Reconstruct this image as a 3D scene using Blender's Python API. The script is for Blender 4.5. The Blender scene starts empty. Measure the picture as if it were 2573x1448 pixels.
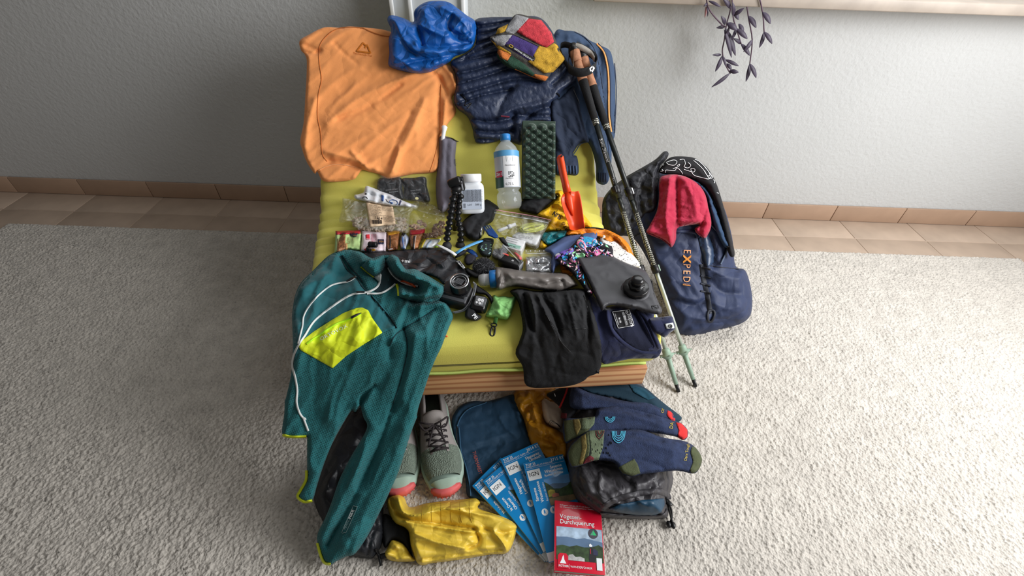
import bpy, bmesh, math, random
import numpy as np
from mathutils import Vector, Matrix
from mathutils.geometry import delaunay_2d_cdt
from math import pi, sin, cos, radians

# ------------------------------------------------------------------ camera, world, light, exposure
SC = bpy.context.scene
COL = SC.collection
FPX, CAMH, PITCH, ROLL = 1150.0, 1.21, radians(42), radians(2)
CF = np.array([0, cos(PITCH), -sin(PITCH)])
_u0 = np.array([0, sin(PITCH), cos(PITCH)]); _r0 = np.array([1.0, 0, 0])
CR = _r0*cos(ROLL) + _u0*sin(ROLL)
CU = -_r0*sin(ROLL) + _u0*cos(ROLL)
CO = np.array([0, 0, CAMH])
cd = bpy.data.cameras.new('camera'); cam = bpy.data.objects.new('camera', cd); COL.objects.link(cam)
cd.sensor_fit = 'HORIZONTAL'; cd.sensor_width = 36.0; cd.lens = 36.0*FPX/2573.0
cd.clip_start = 0.02; cd.clip_end = 50
cam.matrix_world = Matrix(((CR[0], CU[0], -CF[0], CO[0]), (CR[1], CU[1], -CF[1], CO[1]), (CR[2], CU[2], -CF[2], CO[2]), (0, 0, 0, 1)))
SC.camera = cam

W = bpy.data.worlds.new('World'); SC.world = W; W.use_nodes = True
W.node_tree.nodes['Background'].inputs[0].default_value = (1.0, 0.96, 0.92, 1)
W.node_tree.nodes['Background'].inputs[1].default_value = 0.18

def area_light(name, loc, target, sx, sy, power, col):
    l = bpy.data.lights.new(name, 'AREA'); l.shape = 'RECTANGLE'; l.size = sx; l.size_y = sy
    l.energy = power; l.color = col
    o = bpy.data.objects.new(name, l); COL.objects.link(o); o.location = loc
    o.rotation_euler = (Vector(target)-Vector(loc)).to_track_quat('-Z', 'Y').to_euler()
    return o
# the big window to the right of the photographer and the window above the sill of the far wall
area_light('window_light_side', (2.2, 0.40, 1.50), (0.0, 0.95, 0.3), 1.3, 1.3, 84, (0.985, 0.99, 1.0))
area_light('window_light_far', (0.75, 1.86, 1.70), (0.1, 0.6, 0.0), 1.6, 1.1, 24, (0.97, 0.99, 1.0))
SC.view_settings.view_transform = 'Standard'; SC.view_settings.look = 'None'
SC.view_settings.exposure = 0.0; SC.view_settings.gamma = 1.0; SC.view_settings.use_curve_mapping = False

# ------------------------------------------------------------------ rays and placing
def rays(P):
    P = np.asarray(P, float).reshape(-1, 2)
    return CF[None] + CR[None]*((P[:, :1]-1286.5)/FPX) + CU[None]*((724-P[:, 1:2])/FPX)
def at_z(px, py, z):
    d = rays([(px, py)])[0]; return Vector(CO + d*((z-CAMH)/d[2]))
def at_y(px, py, y):
    d = rays([(px, py)])[0]; return Vector(CO + d*(y/d[1]))
def at_plane(px, py, p0, n):
    d = rays([(px, py)])[0]; n = np.array(n); t = ((np.array(p0)-CO) @ n)/(d @ n); return Vector(CO + d*t)

# ------------------------------------------------------------------ noise
def _hash(ix, iy, seed):
    h = (ix.astype(np.int64)*374761393 + iy.astype(np.int64)*668265263 + seed*1442695041) & 0x7fffffff
    h = ((h ^ (h >> 13))*1274126177) & 0x7fffffff
    h = h ^ (h >> 16)
    return (h & 0xffff)/65535.0
def vnoise(x, y, seed=0):
    ix = np.floor(x); iy = np.floor(y); fx = x-ix; fy = y-iy
    fx = fx*fx*fx*(fx*(6*fx-15)+10); fy = fy*fy*fy*(fy*(6*fy-15)+10)
    a = _hash(ix, iy, seed); b = _hash(ix+1, iy, seed); c = _hash(ix, iy+1, seed); d = _hash(ix+1, iy+1, seed)
    return (a+(b-a)*fx)*(1-fy) + (c+(d-c)*fx)*fy
def fbm(x, y, seed=0, o=3):
    s = 0; a = .5; t = 0
    for k in range(o):
        s = s + a*vnoise(x*(2**k), y*(2**k), seed+17*k); t += a; a *= .5
    return s/t
def worley(x, y, seed=0):
    ix = np.floor(x); iy = np.floor(y); b1 = np.full(x.shape, 9.); b2 = np.full(x.shape, 9.)
    for dx in (-1, 0, 1):
        for dy in (-1, 0, 1):
            cx = ix+dx; cy = iy+dy
            px = cx+_hash(cx, cy, seed); py = cy+_hash(cx, cy, seed+91)
            d = np.hypot(px-x, py-y)
            b2 = np.minimum(b2, np.maximum(b1, d)); b1 = np.minimum(b1, d)
    return b1, b2
def smooth(e0, e1, x):
    t = np.clip((x-e0)/(e1-e0), 0, 1); return t*t*(3-2*t)

# ------------------------------------------------------------------ materials
MATS = {}
def mat(name, col, rough=.8, bump=0, bscale=200, metal=0, spec=.5, alpha=1, trans=0, sheen=0, var=.12, vscale=12, kind='noise', emis=None, ior=1.45, coat=0, uv=False, rot=0, dist=.002, sq=(1, 1), crease=None):
    if name in MATS: return MATS[name]
    m = bpy.data.materials.new(name); m.use_nodes = True; nt = m.node_tree; N = nt.nodes; L = nt.links
    b = N['Principled BSDF']; MATS[name] = m
    def lin(c): return tuple(((x/255)/12.92 if x/255 <= .04045 else ((x/255+.055)/1.055)**2.4) for x in c)
    c = lin(col)
    b.inputs['Roughness'].default_value = rough; b.inputs['Metallic'].default_value = metal
    b.inputs['Specular IOR Level'].default_value = spec; b.inputs['Alpha'].default_value = alpha
    b.inputs['Transmission Weight'].default_value = trans; b.inputs['IOR'].default_value = ior
    b.inputs['Coat Weight'].default_value = coat
    if sheen:
        b.inputs['Sheen Weight'].default_value = sheen; b.inputs['Sheen Roughness'].default_value = .4
    tc = N.new('ShaderNodeTexCoord'); mp = N.new('ShaderNodeMapping'); mp.inputs['Rotation'].default_value = (0, 0, rot)
    mp.inputs['Scale'].default_value = (sq[0], sq[1], 1)
    L.new(tc.outputs['UV' if uv else 'Object'], mp.inputs[0])
    if var:
        n = N.new('ShaderNodeTexNoise'); n.inputs['Scale'].default_value = vscale; n.inputs['Detail'].default_value = 4
        L.new(mp.outputs[0], n.inputs[0])
        r = N.new('ShaderNodeValToRGB'); e = r.color_ramp.elements
        e[0].position = .3; e[1].position = .7
        e[0].color = tuple(x*(1-var) for x in c)+(1,); e[1].color = tuple(min(1, x*(1+var)) for x in c)+(1,)
        L.new(n.outputs[0], r.inputs[0]); L.new(r.outputs[0], b.inputs['Base Color'])
    else:
        b.inputs['Base Color'].default_value = c+(1,)
    prev = None
    if crease:
        cs, csc, ck = crease
        wn = N.new('ShaderNodeTexNoise'); wn.inputs['Scale'].default_value = csc*.6; wn.inputs['Detail'].default_value = 2; L.new(mp.outputs[0], wn.inputs[0])
        mx = N.new('ShaderNodeVectorMath'); mx.operation = 'MULTIPLY_ADD'; L.new(wn.outputs[1], mx.inputs[0]); mx.inputs[1].default_value = (1.2/csc,)*3; L.new(mp.outputs[0], mx.inputs[2])
        rp = N.new('ShaderNodeMapRange')
        if ck == 'v':
            v = N.new('ShaderNodeTexVoronoi'); v.feature = 'DISTANCE_TO_EDGE'; v.inputs['Scale'].default_value = csc; L.new(mx.outputs[0], v.inputs[0]); L.new(v.outputs[0], rp.inputs[0]); rp.inputs[2].default_value = .45
        else:
            v = N.new('ShaderNodeTexNoise'); v.inputs['Scale'].default_value = csc; v.inputs['Detail'].default_value = 2.5; L.new(mx.outputs[0], v.inputs[0])
            ma = N.new('ShaderNodeMath'); ma.operation = 'SUBTRACT'; ma.inputs[1].default_value = .5; L.new(v.outputs[0], ma.inputs[0])
            mb = N.new('ShaderNodeMath'); mb.operation = 'ABSOLUTE'; L.new(ma.outputs[0], mb.inputs[0]); L.new(mb.outputs[0], rp.inputs[0]); rp.inputs[2].default_value = .2
        cb = N.new('ShaderNodeBump'); cb.inputs['Strength'].default_value = cs; cb.inputs['Distance'].default_value = .35/csc
        L.new(rp.outputs[0], cb.inputs['Height']); prev = cb; L.new(cb.outputs[0], b.inputs['Normal'])
    if emis: b.inputs['Emission Strength'].default_value = emis
    if bump:
        if kind == 'noise':
            t = N.new('ShaderNodeTexNoise'); t.inputs['Scale'].default_value = bscale; t.inputs['Detail'].default_value = 3; o = t.outputs[0]
        elif kind == 'voro':
            t = N.new('ShaderNodeTexVoronoi'); t.inputs['Scale'].default_value = bscale; o = t.outputs[0]
        elif kind in ('waffle', 'knit', 'rib'):
            w1 = N.new('ShaderNodeTexWave'); w1.inputs['Scale'].default_value = bscale; w1.bands_direction = 'X'
            w1.inputs['Distortion'].default_value = .6; w1.inputs['Detail'].default_value = 0
            L.new(mp.outputs[0], w1.inputs[0])
            if kind == 'rib': o = w1.outputs[0]; t = None
            else:
                w2 = N.new('ShaderNodeTexWave'); w2.inputs['Scale'].default_value = bscale; w2.bands_direction = 'Y'
                w2.inputs['Distortion'].default_value = .6; w2.inputs['Detail'].default_value = 0
                L.new(mp.outputs[0], w2.inputs[0])
                mm = N.new('ShaderNodeMath'); mm.operation = 'MINIMUM'
                L.new(w1.outputs[0], mm.inputs[0]); L.new(w2.outputs[0], mm.inputs[1]); o = mm.outputs[0]; t = None
        if t: L.new(mp.outputs[0], t.inputs[0])
        bp = N.new('ShaderNodeBump'); bp.inputs['Strength'].default_value = bump; bp.inputs['Distance'].default_value = dist
        L.new(o, bp.inputs['Height']); (L.new(prev.outputs[0], bp.inputs['Normal']) if prev else None); L.new(bp.outputs[0], b.inputs['Normal'])
    return m
def lin(c): return tuple(((x/255)/12.92 if x/255 <= .04045 else ((x/255+.055)/1.055)**2.4) for x in c)

# ------------------------------------------------------------------ objects
def obj(name, V, Fc, m=None, parent=None, smooth_=True, uv=None):
    me = bpy.data.meshes.new(name)
    V = np.asarray(V, float).reshape(-1, 3)
    me.from_pydata(V.tolist(), [], [tuple(int(i) for i in f) for f in Fc])
    if uv is not None and len(me.loops):
        ul = me.uv_layers.new(name='UVMap'); idx = np.empty(len(me.loops), np.int32); me.loops.foreach_get('vertex_index', idx)
        ul.data.foreach_set('uv', np.asarray(uv, np.float32)[idx].ravel())
    me.validate(); me.update()
    if smooth_: me.polygons.foreach_set('use_smooth', [True]*len(me.polygons))
    o = bpy.data.objects.new(name, me); COL.objects.link(o)
    if m: me.materials.append(m)
    if parent: put(o, parent)
    return o
def weld(o, d=.0002):
    bm = bmesh.new(); bm.from_mesh(o.data); bmesh.ops.remove_doubles(bm, verts=bm.verts, dist=d); bmesh.ops.recalc_face_normals(bm, faces=bm.faces); bm.to_mesh(o.data); bm.free(); return o
def put(o, parent):
    o.parent = parent; o.matrix_parent_inverse = world_of(parent).inverted()
def world_of(o):
    return (world_of(o.parent) @ o.matrix_parent_inverse @ o.matrix_basis) if o.parent else o.matrix_basis.copy()
def bobj(name, bm, m=None, parent=None, smooth_=True, mw=None):
    me = bpy.data.meshes.new(name); bmesh.ops.recalc_face_normals(bm, faces=bm.faces); bm.to_mesh(me); bm.free()
    if mw is not None: me.transform(mw)
    if smooth_: me.polygons.foreach_set('use_smooth', [True]*len(me.polygons))
    o = bpy.data.objects.new(name, me); COL.objects.link(o)
    if m: me.materials.append(m)
    if parent: put(o, parent)
    return o
def tag(o, label, cat, group=None):
    o['label'] = label; o['category'] = cat
    if group: o['group'] = group
    return o
def struct(o): o['kind'] = 'structure'; return o
def empty(name, loc=(0, 0, 0)):
    o = bpy.data.objects.new(name, None); COL.objects.link(o); o.empty_display_size = .05; o.location = loc
    return o
def thing(name, label, cat, loc=(0, 0, 0), group=None): return tag(empty(name, loc), label, cat, group)
def base_of(V): V = np.asarray(V).reshape(-1, 3); c = V.mean(0); return (c[0], c[1], V[:, 2].min())

def box_bm(sx, sy, sz, bevel=0, seg=2, c=(0, 0, 0), bm=None):
    bm2 = bmesh.new(); bmesh.ops.create_cube(bm2, size=1)
    bmesh.ops.scale(bm2, vec=(sx, sy, sz), verts=bm2.verts)
    if bevel: bmesh.ops.bevel(bm2, geom=bm2.edges[:], offset=bevel, segments=seg, affect='EDGES', profile=.5)
    bmesh.ops.translate(bm2, vec=c, verts=bm2.verts)
    if bm is None: return bm2
    tmp = bpy.data.meshes.new('t'); bm2.to_mesh(tmp); bm2.free(); bm.from_mesh(tmp); bpy.data.meshes.remove(tmp); return bm
def box(name, sx, sy, sz, m, parent=None, bevel=.003, c=(0, 0, 0), mw=None, seg=2):
    return bobj(name, box_bm(sx, sy, sz, bevel, seg, c), m, parent, bevel > 0, mw)
def lathe(name, prof, m, parent=None, seg=32, mw=None, sq=0, caps=True):
    V = []; Fc = []; n = len(prof)
    for i, (r, z) in enumerate(prof):
        for k in range(seg):
            a = 2*pi*k/seg
            V.append((r*cos(a), r*sin(a), z))
    for i in range(n-1):
        for k in range(seg):
            k2 = (k+1) % seg
            Fc.append((i*seg+k, i*seg+k2, (i+1)*seg+k2, (i+1)*seg+k))
    if caps:
        Fc.append(tuple(range(seg))[::-1]); Fc.append(tuple((n-1)*seg+k for k in range(seg)))
    V = np.array(V)
    if mw is not None: V = np.array([mw @ Vector(v) for v in V])
    return obj(name, V, Fc, m, parent)
def tube_geo(pts, r, seg=8, flat=1.0, updir=None):
    pts = [Vector(p) for p in pts]; n = len(pts); rr = r if hasattr(r, '__len__') else [r]*n
    V = []; Fc = []; prev = None
    for i, p in enumerate(pts):
        t = (pts[min(i+1, n-1)]-pts[max(i-1, 0)]).normalized()
        if prev is None:
            up = Vector(updir) if updir else (Vector((0, 0, 1)) if abs(t.z) < .9 else Vector((1, 0, 0)))
            a = t.cross(up).normalized()
        else: a = (prev - t*prev.dot(t)).normalized()
        prev = a; b = t.cross(a)
        for k in range(seg):
            q = 2*pi*k/seg; V.append(p + a*cos(q)*rr[i] + b*sin(q)*rr[i]*flat)
    for i in range(n-1):
        for k in range(seg):
            k2 = (k+1) % seg; Fc.append((i*seg+k, i*seg+k2, (i+1)*seg+k2, (i+1)*seg+k))
    Fc.append(tuple(range(seg))[::-1]); Fc.append(tuple((n-1)*seg+k for k in range(seg)))
    return V, Fc
def tube(name, pts, r, m, parent=None, seg=8, flat=1.0, updir=None):
    V, Fc = tube_geo(pts, r, seg, flat, updir); return obj(name, np.array([tuple(v) for v in V]), Fc, m, parent)
def crom(P, n=5, closed=False):
    P = np.asarray(P, float); N = len(P); out = []
    rng = N if closed else N-1
    for i in range(rng):
        if closed: p0, p1, p2, p3 = P[(i-1) % N], P[i], P[(i+1) % N], P[(i+2) % N]
        else: p0, p1, p2, p3 = P[max(i-1, 0)], P[i], P[i+1], P[min(i+2, N-1)]
        for k in range(n):
            t = k/n
            out.append(.5*((2*p1)+(-p0+p2)*t+(2*p0-5*p1+4*p2-p3)*t*t+(-p0+3*p1-3*p2+p3)*t**3))
    if not closed: out.append(P[-1])
    return np.array(out)

# ------------------------------------------------------------------ outlines -> meshes
def resample(P, step, closed=True):
    P = np.asarray(P, float); Q = np.vstack([P, P[:1]]) if closed else P
    d = np.r_[0, np.cumsum(np.hypot(*np.diff(Q, axis=0).T))]
    n = max(3 if closed else 1, int(round(d[-1]/step))); t = np.linspace(0, d[-1], n+1)
    R = np.c_[np.interp(t, d, Q[:, 0]), np.interp(t, d, Q[:, 1])]
    return R[:-1] if closed else R
def inside(P, poly):
    x, y = P[:, 0], P[:, 1]; r = np.zeros(len(P), bool); n = len(poly)
    for i in range(n):
        x1, y1 = poly[i]; x2, y2 = poly[(i+1) % n]
        if y1 == y2: continue
        c = ((y1 > y) != (y2 > y)) & (x < (x2-x1)*(y-y1)/(y2-y1)+x1); r ^= c
    return r
def segdist(P, A, B):
    d = B-A; l = (d**2).sum(1)+1e-9; out = np.full(len(P), 1e9)
    for i in range(len(A)):
        t = np.clip(((P-A[i])@d[i])/l[i], 0, 1); q = P-A[i]-t[:, None]*d[i]
        out = np.minimum(out, np.hypot(q[:, 0], q[:, 1]))
    return out
def polydist(P, poly, closed=True):
    poly = np.asarray(poly, float); B = np.roll(poly, -1, 0)
    if not closed: return segdist(P, poly[:-1], poly[1:])
    return segdist(P, poly, B)
def fill(bound, step, jit=.18, seed=1):
    lo = bound.min(0); hi = bound.max(0); rng = np.random.RandomState(seed)
    ys = np.arange(lo[1], hi[1], step*.87); G = []
    for j, y in enumerate(ys):
        xs = np.arange(lo[0]+(j % 2)*step*.5, hi[0], step); G.append(np.c_[xs, np.full(len(xs), y)])
    G = np.vstack(G) if G else np.zeros((0, 2)); G = G+rng.uniform(-jit, jit, G.shape)*step
    G = G[inside(G, bound)]
    if len(G): G = G[polydist(G, bound) > step*.55]
    allp = np.vstack([bound, G]); n = len(bound)
    r = delaunay_2d_cdt([Vector(p) for p in allp], [(i, (i+1) % n) for i in range(n)], [], 1, 1e-5)
    V = np.array([tuple(v) for v in r[0]]); T = [tuple(f) for f in r[2]]
    return V, T
def bedges(T):
    E = {}
    for f in T:
        for i in range(len(f)):
            a, b = f[i], f[(i+1) % len(f)]; E[(a, b)] = 1
    return [(a, b) for (a, b) in E if (b, a) not in E]

class Sheet:
    """a soft or flat thing lying on a height field: outline traced, its surface solved for on H(x,y)+thickness"""
    def __init__(s, outline, H, thick=.01, er=14, folds=(), wr=None, crump=None, step=5, hmin=.002, sm=True, seed=1, frame=None, tmax=2.7, pw=.5, extra=None, tmin=.75, fs=1.0):
        s.o = np.asarray(outline, float)
        if sm: s.o = crom(s.o, 5, True)
        s.H = H; s.th = thick; s.er = er; s.folds = folds; s.wr = wr; s.cr = crump; s.step = step; s.hmin = hmin; s.seed = seed
        s.frame = frame; s.tmax = tmax; s.tmin = tmin; s.pw = pw; s.extra = extra
        s.b = resample(s.o, step)
        s.fl = [(crom(np.asarray(p, float), 4) if len(p) > 2 else np.asarray(p, float), w, a*fs) for p, w, a in folds]
    def h(s, P):
        d = polydist(P, s.b); d = np.where(inside(P, s.b), d, 0)
        e = np.clip(d/s.er, 0, 1); e = (1-(1-e)**2)**s.pw
        h = s.hmin + s.th*e
        for p, w, a in s.fl:
            h = h + a*np.exp(-(polydist(P, p, False)/w)**1.35)*np.clip(d/(s.er*.5), .15, 1)
        if s.wr:
            for (amp, sc, ang, an) in (s.wr if isinstance(s.wr, list) else [s.wr]):
                c, q = cos(ang), sin(ang); x = (P[:, 0]*c+P[:, 1]*q)/sc/an; y = (-P[:, 0]*q+P[:, 1]*c)/sc
                n = fbm(x, y, s.seed, 2); r_ = 1-np.abs(2*n-1); h = h + amp*(1.6*r_*r_-.7+(n-.5))*np.clip(d/(s.er*.6), .1, 1)
        if s.cr:
            for k, (amp, sc) in enumerate(s.cr if isinstance(s.cr, list) else [s.cr]):
                wx = P[:, 0]+14*vnoise(P[:, 0]/35, P[:, 1]/35, s.seed+5); wy = P[:, 1]+14*vnoise(P[:, 0]/35+9, P[:, 1]/35, s.seed+6)
                rg = np.random.RandomState(s.seed*7+k); acc = 0
                for j in range(5):
                    a = rg.uniform(0, pi); ss = sc*rg.uniform(1.3, 2.6); ph = rg.uniform(0, 1)
                    t = (wx*cos(a)+wy*sin(a))/ss+ph; tri = 4*np.abs(t-np.floor(t)-.5)-1
                    acc = acc+tri*smooth(.35, .65, vnoise(P[:, 0]/(sc*2.2)+j*7, P[:, 1]/(sc*2.2), s.seed+j*13+k))
                h = h + amp*.55*acc*np.clip(d/(s.er*.6), .1, 1)
        if s.extra is not None: h = h + s.extra(P, d)
        return np.maximum(h, s.hmin*.5)
    def solve(s, P, h):
        P = np.asarray(P, float).reshape(-1, 2); D = rays(P); O = CO.copy()
        if s.frame is not None:
            M = np.array(s.frame.inverted()); O = M[:3, :3]@CO+M[:3, 3]; D = D@M[:3, :3].T
        n = len(P); ts = np.linspace(s.tmin, s.tmax, 120); lo = np.full(n, s.tmin); hi = np.full(n, s.tmax); done = np.zeros(n, bool)
        for t0, t1 in zip(ts[:-1], ts[1:]):
            q = O+D*t1; bad = (q[:, 2] - s.H(q[:, 0], q[:, 1]) - h < 0) & ~done
            lo[bad] = t0; hi[bad] = t1; done |= bad
            if done.all(): break
        for k in range(16):
            m = .5*(lo+hi); q = O+D*m[:, None]; b = q[:, 2]-s.H(q[:, 0], q[:, 1])-h < 0
            hi = np.where(b, m, hi); lo = np.where(b, lo, m)
        q = O+D*lo[:, None]; base = q.copy(); base[:, 2] = np.minimum(s.H(q[:, 0], q[:, 1]), q[:, 2]-.0008)
        if s.frame is not None:
            M = np.array(s.frame); q = q@M[:3, :3].T+M[:3, 3]; base = base@M[:3, :3].T+M[:3, 3]
        return q, base
    def point(s, P, off=0):
        P = np.asarray(P, float).reshape(-1, 2); return s.solve(P, s.h(P)+off)[0]
    def build(s, name, m, parent=None, label=None, cat=None, group=None, bottom=True):
        V, T = fill(s.b, s.step, seed=s.seed); q, _ = s.solve(V, s.h(V)); base, _ = s.solve(V, np.full(len(V), s.hmin*.25)); n = len(V)
        # orient towards the camera
        a = q[[t[0] for t in T]]; nn = np.cross(q[[t[1] for t in T]]-a, q[[t[2] for t in T]]-a)
        if ((nn*(CO-a)).sum()) < 0: T = [t[::-1] for t in T]
        Fc = list(T); VV = q
        if bottom:
            VV = np.vstack([q, base]); Fc += [tuple(i+n for i in t[::-1]) for t in T]
            Fc += [(b, a_, a_+n, b+n) for a_, b in bedges(T)]
        loc = base_of(q); uv = np.tile(V/100.0, (2 if bottom else 1, 1))
        s.obj = obj(name, VV-np.array(loc), Fc, m, None, True, uv); s.obj.location = loc
        if parent: put(s.obj, parent)
        if label: tag(s.obj, label, cat, group)
        return s.obj
    def _add(s, name, q, Fc, m, parent=None, uv=None, sm=True, label=None):
        o = obj(name, q, Fc, m, None, sm, uv); put(o, parent or s.obj)
        if label: o['label'] = label
        return o
    def patch(s, name, outline, m, off=.002, step=None, sm=False, parent=None, label=None, puff=0, per=10):
        P = np.asarray(outline, float); P = crom(P, 5, True) if sm else P
        b = resample(P, step or s.step) if step != 0 else P
        V, T = fill(b, step or s.step, seed=7); hh = s.h(V)+off
        if puff: hh = hh+puff*np.sqrt(np.clip(polydist(V, b)/per, 0, 1))
        q, _ = s.solve(V, hh); n = len(V)
        a = q[[t[0] for t in T]]; nn = np.cross(q[[t[1] for t in T]]-a, q[[t[2] for t in T]]-a)
        if ((nn*(CO-a)).sum()) < 0: T = [t[::-1] for t in T]
        be = bedges(T); bi = sorted({i for e in be for i in e}); mp = {v: k for k, v in enumerate(bi)}
        low, _ = s.solve(V[bi], s.h(V[bi])-.001)
        Fc = list(T)+[(y, x, mp[x]+n, mp[y]+n) for x, y in be]
        return s._add(name, np.vstack([q, low]), Fc, m, parent, np.vstack([V, V[bi]])/100.0, True, label)
    def strip(s, name, pl, w, m, off=.002, sm=True, parent=None, step=None, label=None, closed=False):
        P = np.asarray(pl, float); P = crom(P, 6, closed) if sm else P
        P = resample(P, step or s.step, closed); n = len(P)
        if closed: P = np.vstack([P, P[:1]]); n += 1
        t = np.gradient(P, axis=0); t /= np.hypot(t[:, 0], t[:, 1])[:, None]+1e-9; nr = np.c_[-t[:, 1], t[:, 0]]
        ww = np.asarray(w)*np.ones(n) if not hasattr(w, '__len__') else np.interp(np.linspace(0, 1, n), np.linspace(0, 1, len(w)), w)
        rows = []; hs = []
        for k, o in ((-.5, -.001), (-.42, off), (0, off*1.15), (.42, off), (.5, -.001)):
            rows.append(P+nr*(ww*k)[:, None]); hs.append(np.full(n, o))
        A = np.vstack(rows); q, _ = s.solve(A, s.h(A)+np.concatenate(hs))
        Fc = [(r*n+i, r*n+i+1, (r+1)*n+i+1, (r+1)*n+i) for r in range(4) for i in range(n-1)]
        return s._add(name, q, Fc, m, parent, A/100.0, True, label)
    def text(s, string, org, size, ang, m, off=.0025, name='lettering', bold=0, sx=1, shear=0, parent=None, spacing=1, arc=0):
        V, T = text_geo(string, bold, spacing); V = V*np.array([sx, 1])*size; V[:, 0] += V[:, 1]*shear
        if arc: V[:, 1] += arc*((V[:, 0]/max(1e-6, V[:, 0].max())-.5)**2)*size
        c, q_ = cos(ang), sin(ang); P = np.c_[org[0]+V[:, 0]*c+V[:, 1]*q_, org[1]+V[:, 0]*q_-V[:, 1]*c]
        q, _ = s.solve(P, s.h(P)+off); return s._add(name, q, T, m, parent, None, False)

_TC = {}
def text_geo(string, bold=0, spacing=1):
    k = (string, bold, spacing)
    if k in _TC: return _TC[k][0].copy(), _TC[k][1]
    c = bpy.data.curves.new('t', 'FONT'); c.body = string; c.size = 1; c.resolution_u = 2; c.offset = bold; c.fill_mode = 'FRONT'; c.space_character = spacing
    o = bpy.data.objects.new('t', c); COL.objects.link(o); dg = bpy.context.evaluated_depsgraph_get()
    me = bpy.data.meshes.new_from_object(o.evaluated_get(dg))
    V = np.array([(v.co.x, v.co.y) for v in me.vertices]); T = [tuple(p.vertices) for p in me.polygons]
    bpy.data.objects.remove(o); bpy.data.curves.remove(c); bpy.data.meshes.remove(me)
    if len(V) == 0: V = np.zeros((0, 2))
    _TC[k] = (V, T); return V.copy(), T
def flat_text(string, mw, x, y, size, m, parent, name='lettering', bold=0, ang=0, sx=1, z=.0004, spacing=1, fn=None):
    V, T = text_geo(string, bold, spacing); V = V*np.array([sx, 1])*size; c, s_ = cos(ang), sin(ang)
    X = x+V[:, 0]*c-V[:, 1]*s_; Y = y+V[:, 0]*s_+V[:, 1]*c
    P = [fn(a, b) if fn else mw @ Vector((a, b, z)) for a, b in zip(X, Y)]
    return obj(name, np.array([tuple(p) for p in P]), T, m, parent, False)
def flat_poly(name, pts, mw, m, parent, z=.0003, sm=False):
    P = [mw @ Vector((a, b, z)) for a, b in pts]
    return obj(name, np.array([tuple(p) for p in P]), [tuple(range(len(P)))], m, parent, False)
def basis(o, x, y):
    """matrix with origin o, local x along x, local y near y, z = x cross y"""
    x = Vector(x).normalized(); y = Vector(y); z = x.cross(y).normalized(); y = z.cross(x)
    return Matrix(((x.x, y.x, z.x, o[0]), (x.y, y.y, z.y, o[1]), (x.z, y.z, z.z, o[2]), (0, 0, 0, 1)))
def quad_frame(tl, tr, bl, p0, n):
    """plane (p0,n): frame with origin at bl corner; returns matrix, width, height"""
    A = at_plane(*tl, p0, n); B = at_plane(*tr, p0, n); C = at_plane(*bl, p0, n)
    return basis(C, B-A, A-C), (B-A).length, (A-C).length
# ------------------------------------------------------------------ the room
WALLY = 1.925
m_wall = mat('plaster_wall', (188, 189, 188), .92, .8, 75, dist=.003, var=.02, vscale=3)
m_tile = mat('stone_tile', (176, 156, 138), .55, .05, 60, var=.10, vscale=9)
m_skirt = mat('skirting_tile', (166, 138, 116), .5, .05, 60, var=.08, vscale=9)
m_grout = mat('grout', (120, 108, 98), .95, .3, 200)
m_rug = mat('rug_wool', (190, 184, 175), .95, .7, 150, kind='voro', dist=.004, var=.10, vscale=22, sheen=.2)
m_sill = mat('sill_stone', (170, 158, 146), .5, .1, 80)
struct(box('wall_back', 9.4, .1, 2.6, m_wall, bevel=0, mw=Matrix.Translation((0, WALLY+.05, 1.2))))
fl = struct(box('floor', 9.4, 4.4, .02, m_tile, bevel=0, mw=Matrix.Translation((0, -.275, -.0125))))
rnd = random.Random(4)
base_me = None
def rep(name, me, loc, parent):
    o = bpy.data.objects.new(name, me); COL.objects.link(o); o.location = loc; put(o, parent); return o
tw, td = .330, .327
ya = WALLY-.155
me_t = box('tile', tw-.004, td-.004, .012, m_tile, None, .0015); me = me_t.data; bpy.data.objects.remove(me_t)
me_s = box('tile', tw-.004, .147, .012, m_tile, None, .0015); mes = me_s.data; bpy.data.objects.remove(me_s)
for i in range(-9, 10):
    rep('tile', mes, (i*tw+.10, WALLY-.078, -.0065), fl)
    rep('tile', me, (i*tw+.10, ya-td/2, -.0065), fl)
bb = struct(box('baseboard_back', 8.4, .006, .078, m_grout, bevel=0, mw=Matrix.Translation((0, WALLY-.003, .039))))
me_b = box('tile', tw-.003, .009, .081, m_skirt, None, .0015); mb = me_b.data; bpy.data.objects.remove(me_b)
for i in range(-12, 13): rep('skirting_tile', mb, (i*tw+.052, WALLY-.0065, .0415), bb)
# window sill at the top right, seen from below
sl = at_y(1480, 6, WALLY); szl = at_y(1856, 17, WALLY-.115).z
struct(box('trim_1', 1.9, .12, .035, m_sill, bevel=.004, mw=Matrix.Translation((sl.x+.95, WALLY-.055, szl+.0175))))
# rug of thick wool loops
x0, x1, y0, y1, st = -2.25, 2.25, .10, 1.655, .0042
nx = int((x1-x0)/st); ny = int((y1-y0)/st)
X, Y = np.meshgrid(np.linspace(x0, x1, nx), np.linspace(y0, y1, ny))
f1, f2 = worley(X/.0150+.8*fbm(X*20, Y*20, 2), Y/.0125+.8*fbm(X*20, Y*20, 31), 5)
Z = .003+.0080*np.clip((f2-f1)*1.6, 0, 1)**.45*(.75+.5*fbm(X*14, Y*14, 3)) + .003*fbm(X*5, Y*5, 8)
ed = np.minimum.reduce([X-x0, x1-X, y1-Y, np.ones_like(X)])
Z = Z*np.clip(ed/.012, .05, 1)
idx = np.arange(nx*ny).reshape(ny, nx)
Fq = np.c_[idx[:-1, :-1].ravel(), idx[:-1, 1:].ravel(), idx[1:, 1:].ravel(), idx[1:, :-1].ravel()]
rug = obj('rug', np.c_[X.ravel(), Y.ravel(), Z.ravel()], Fq.tolist(), m_rug)
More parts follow.
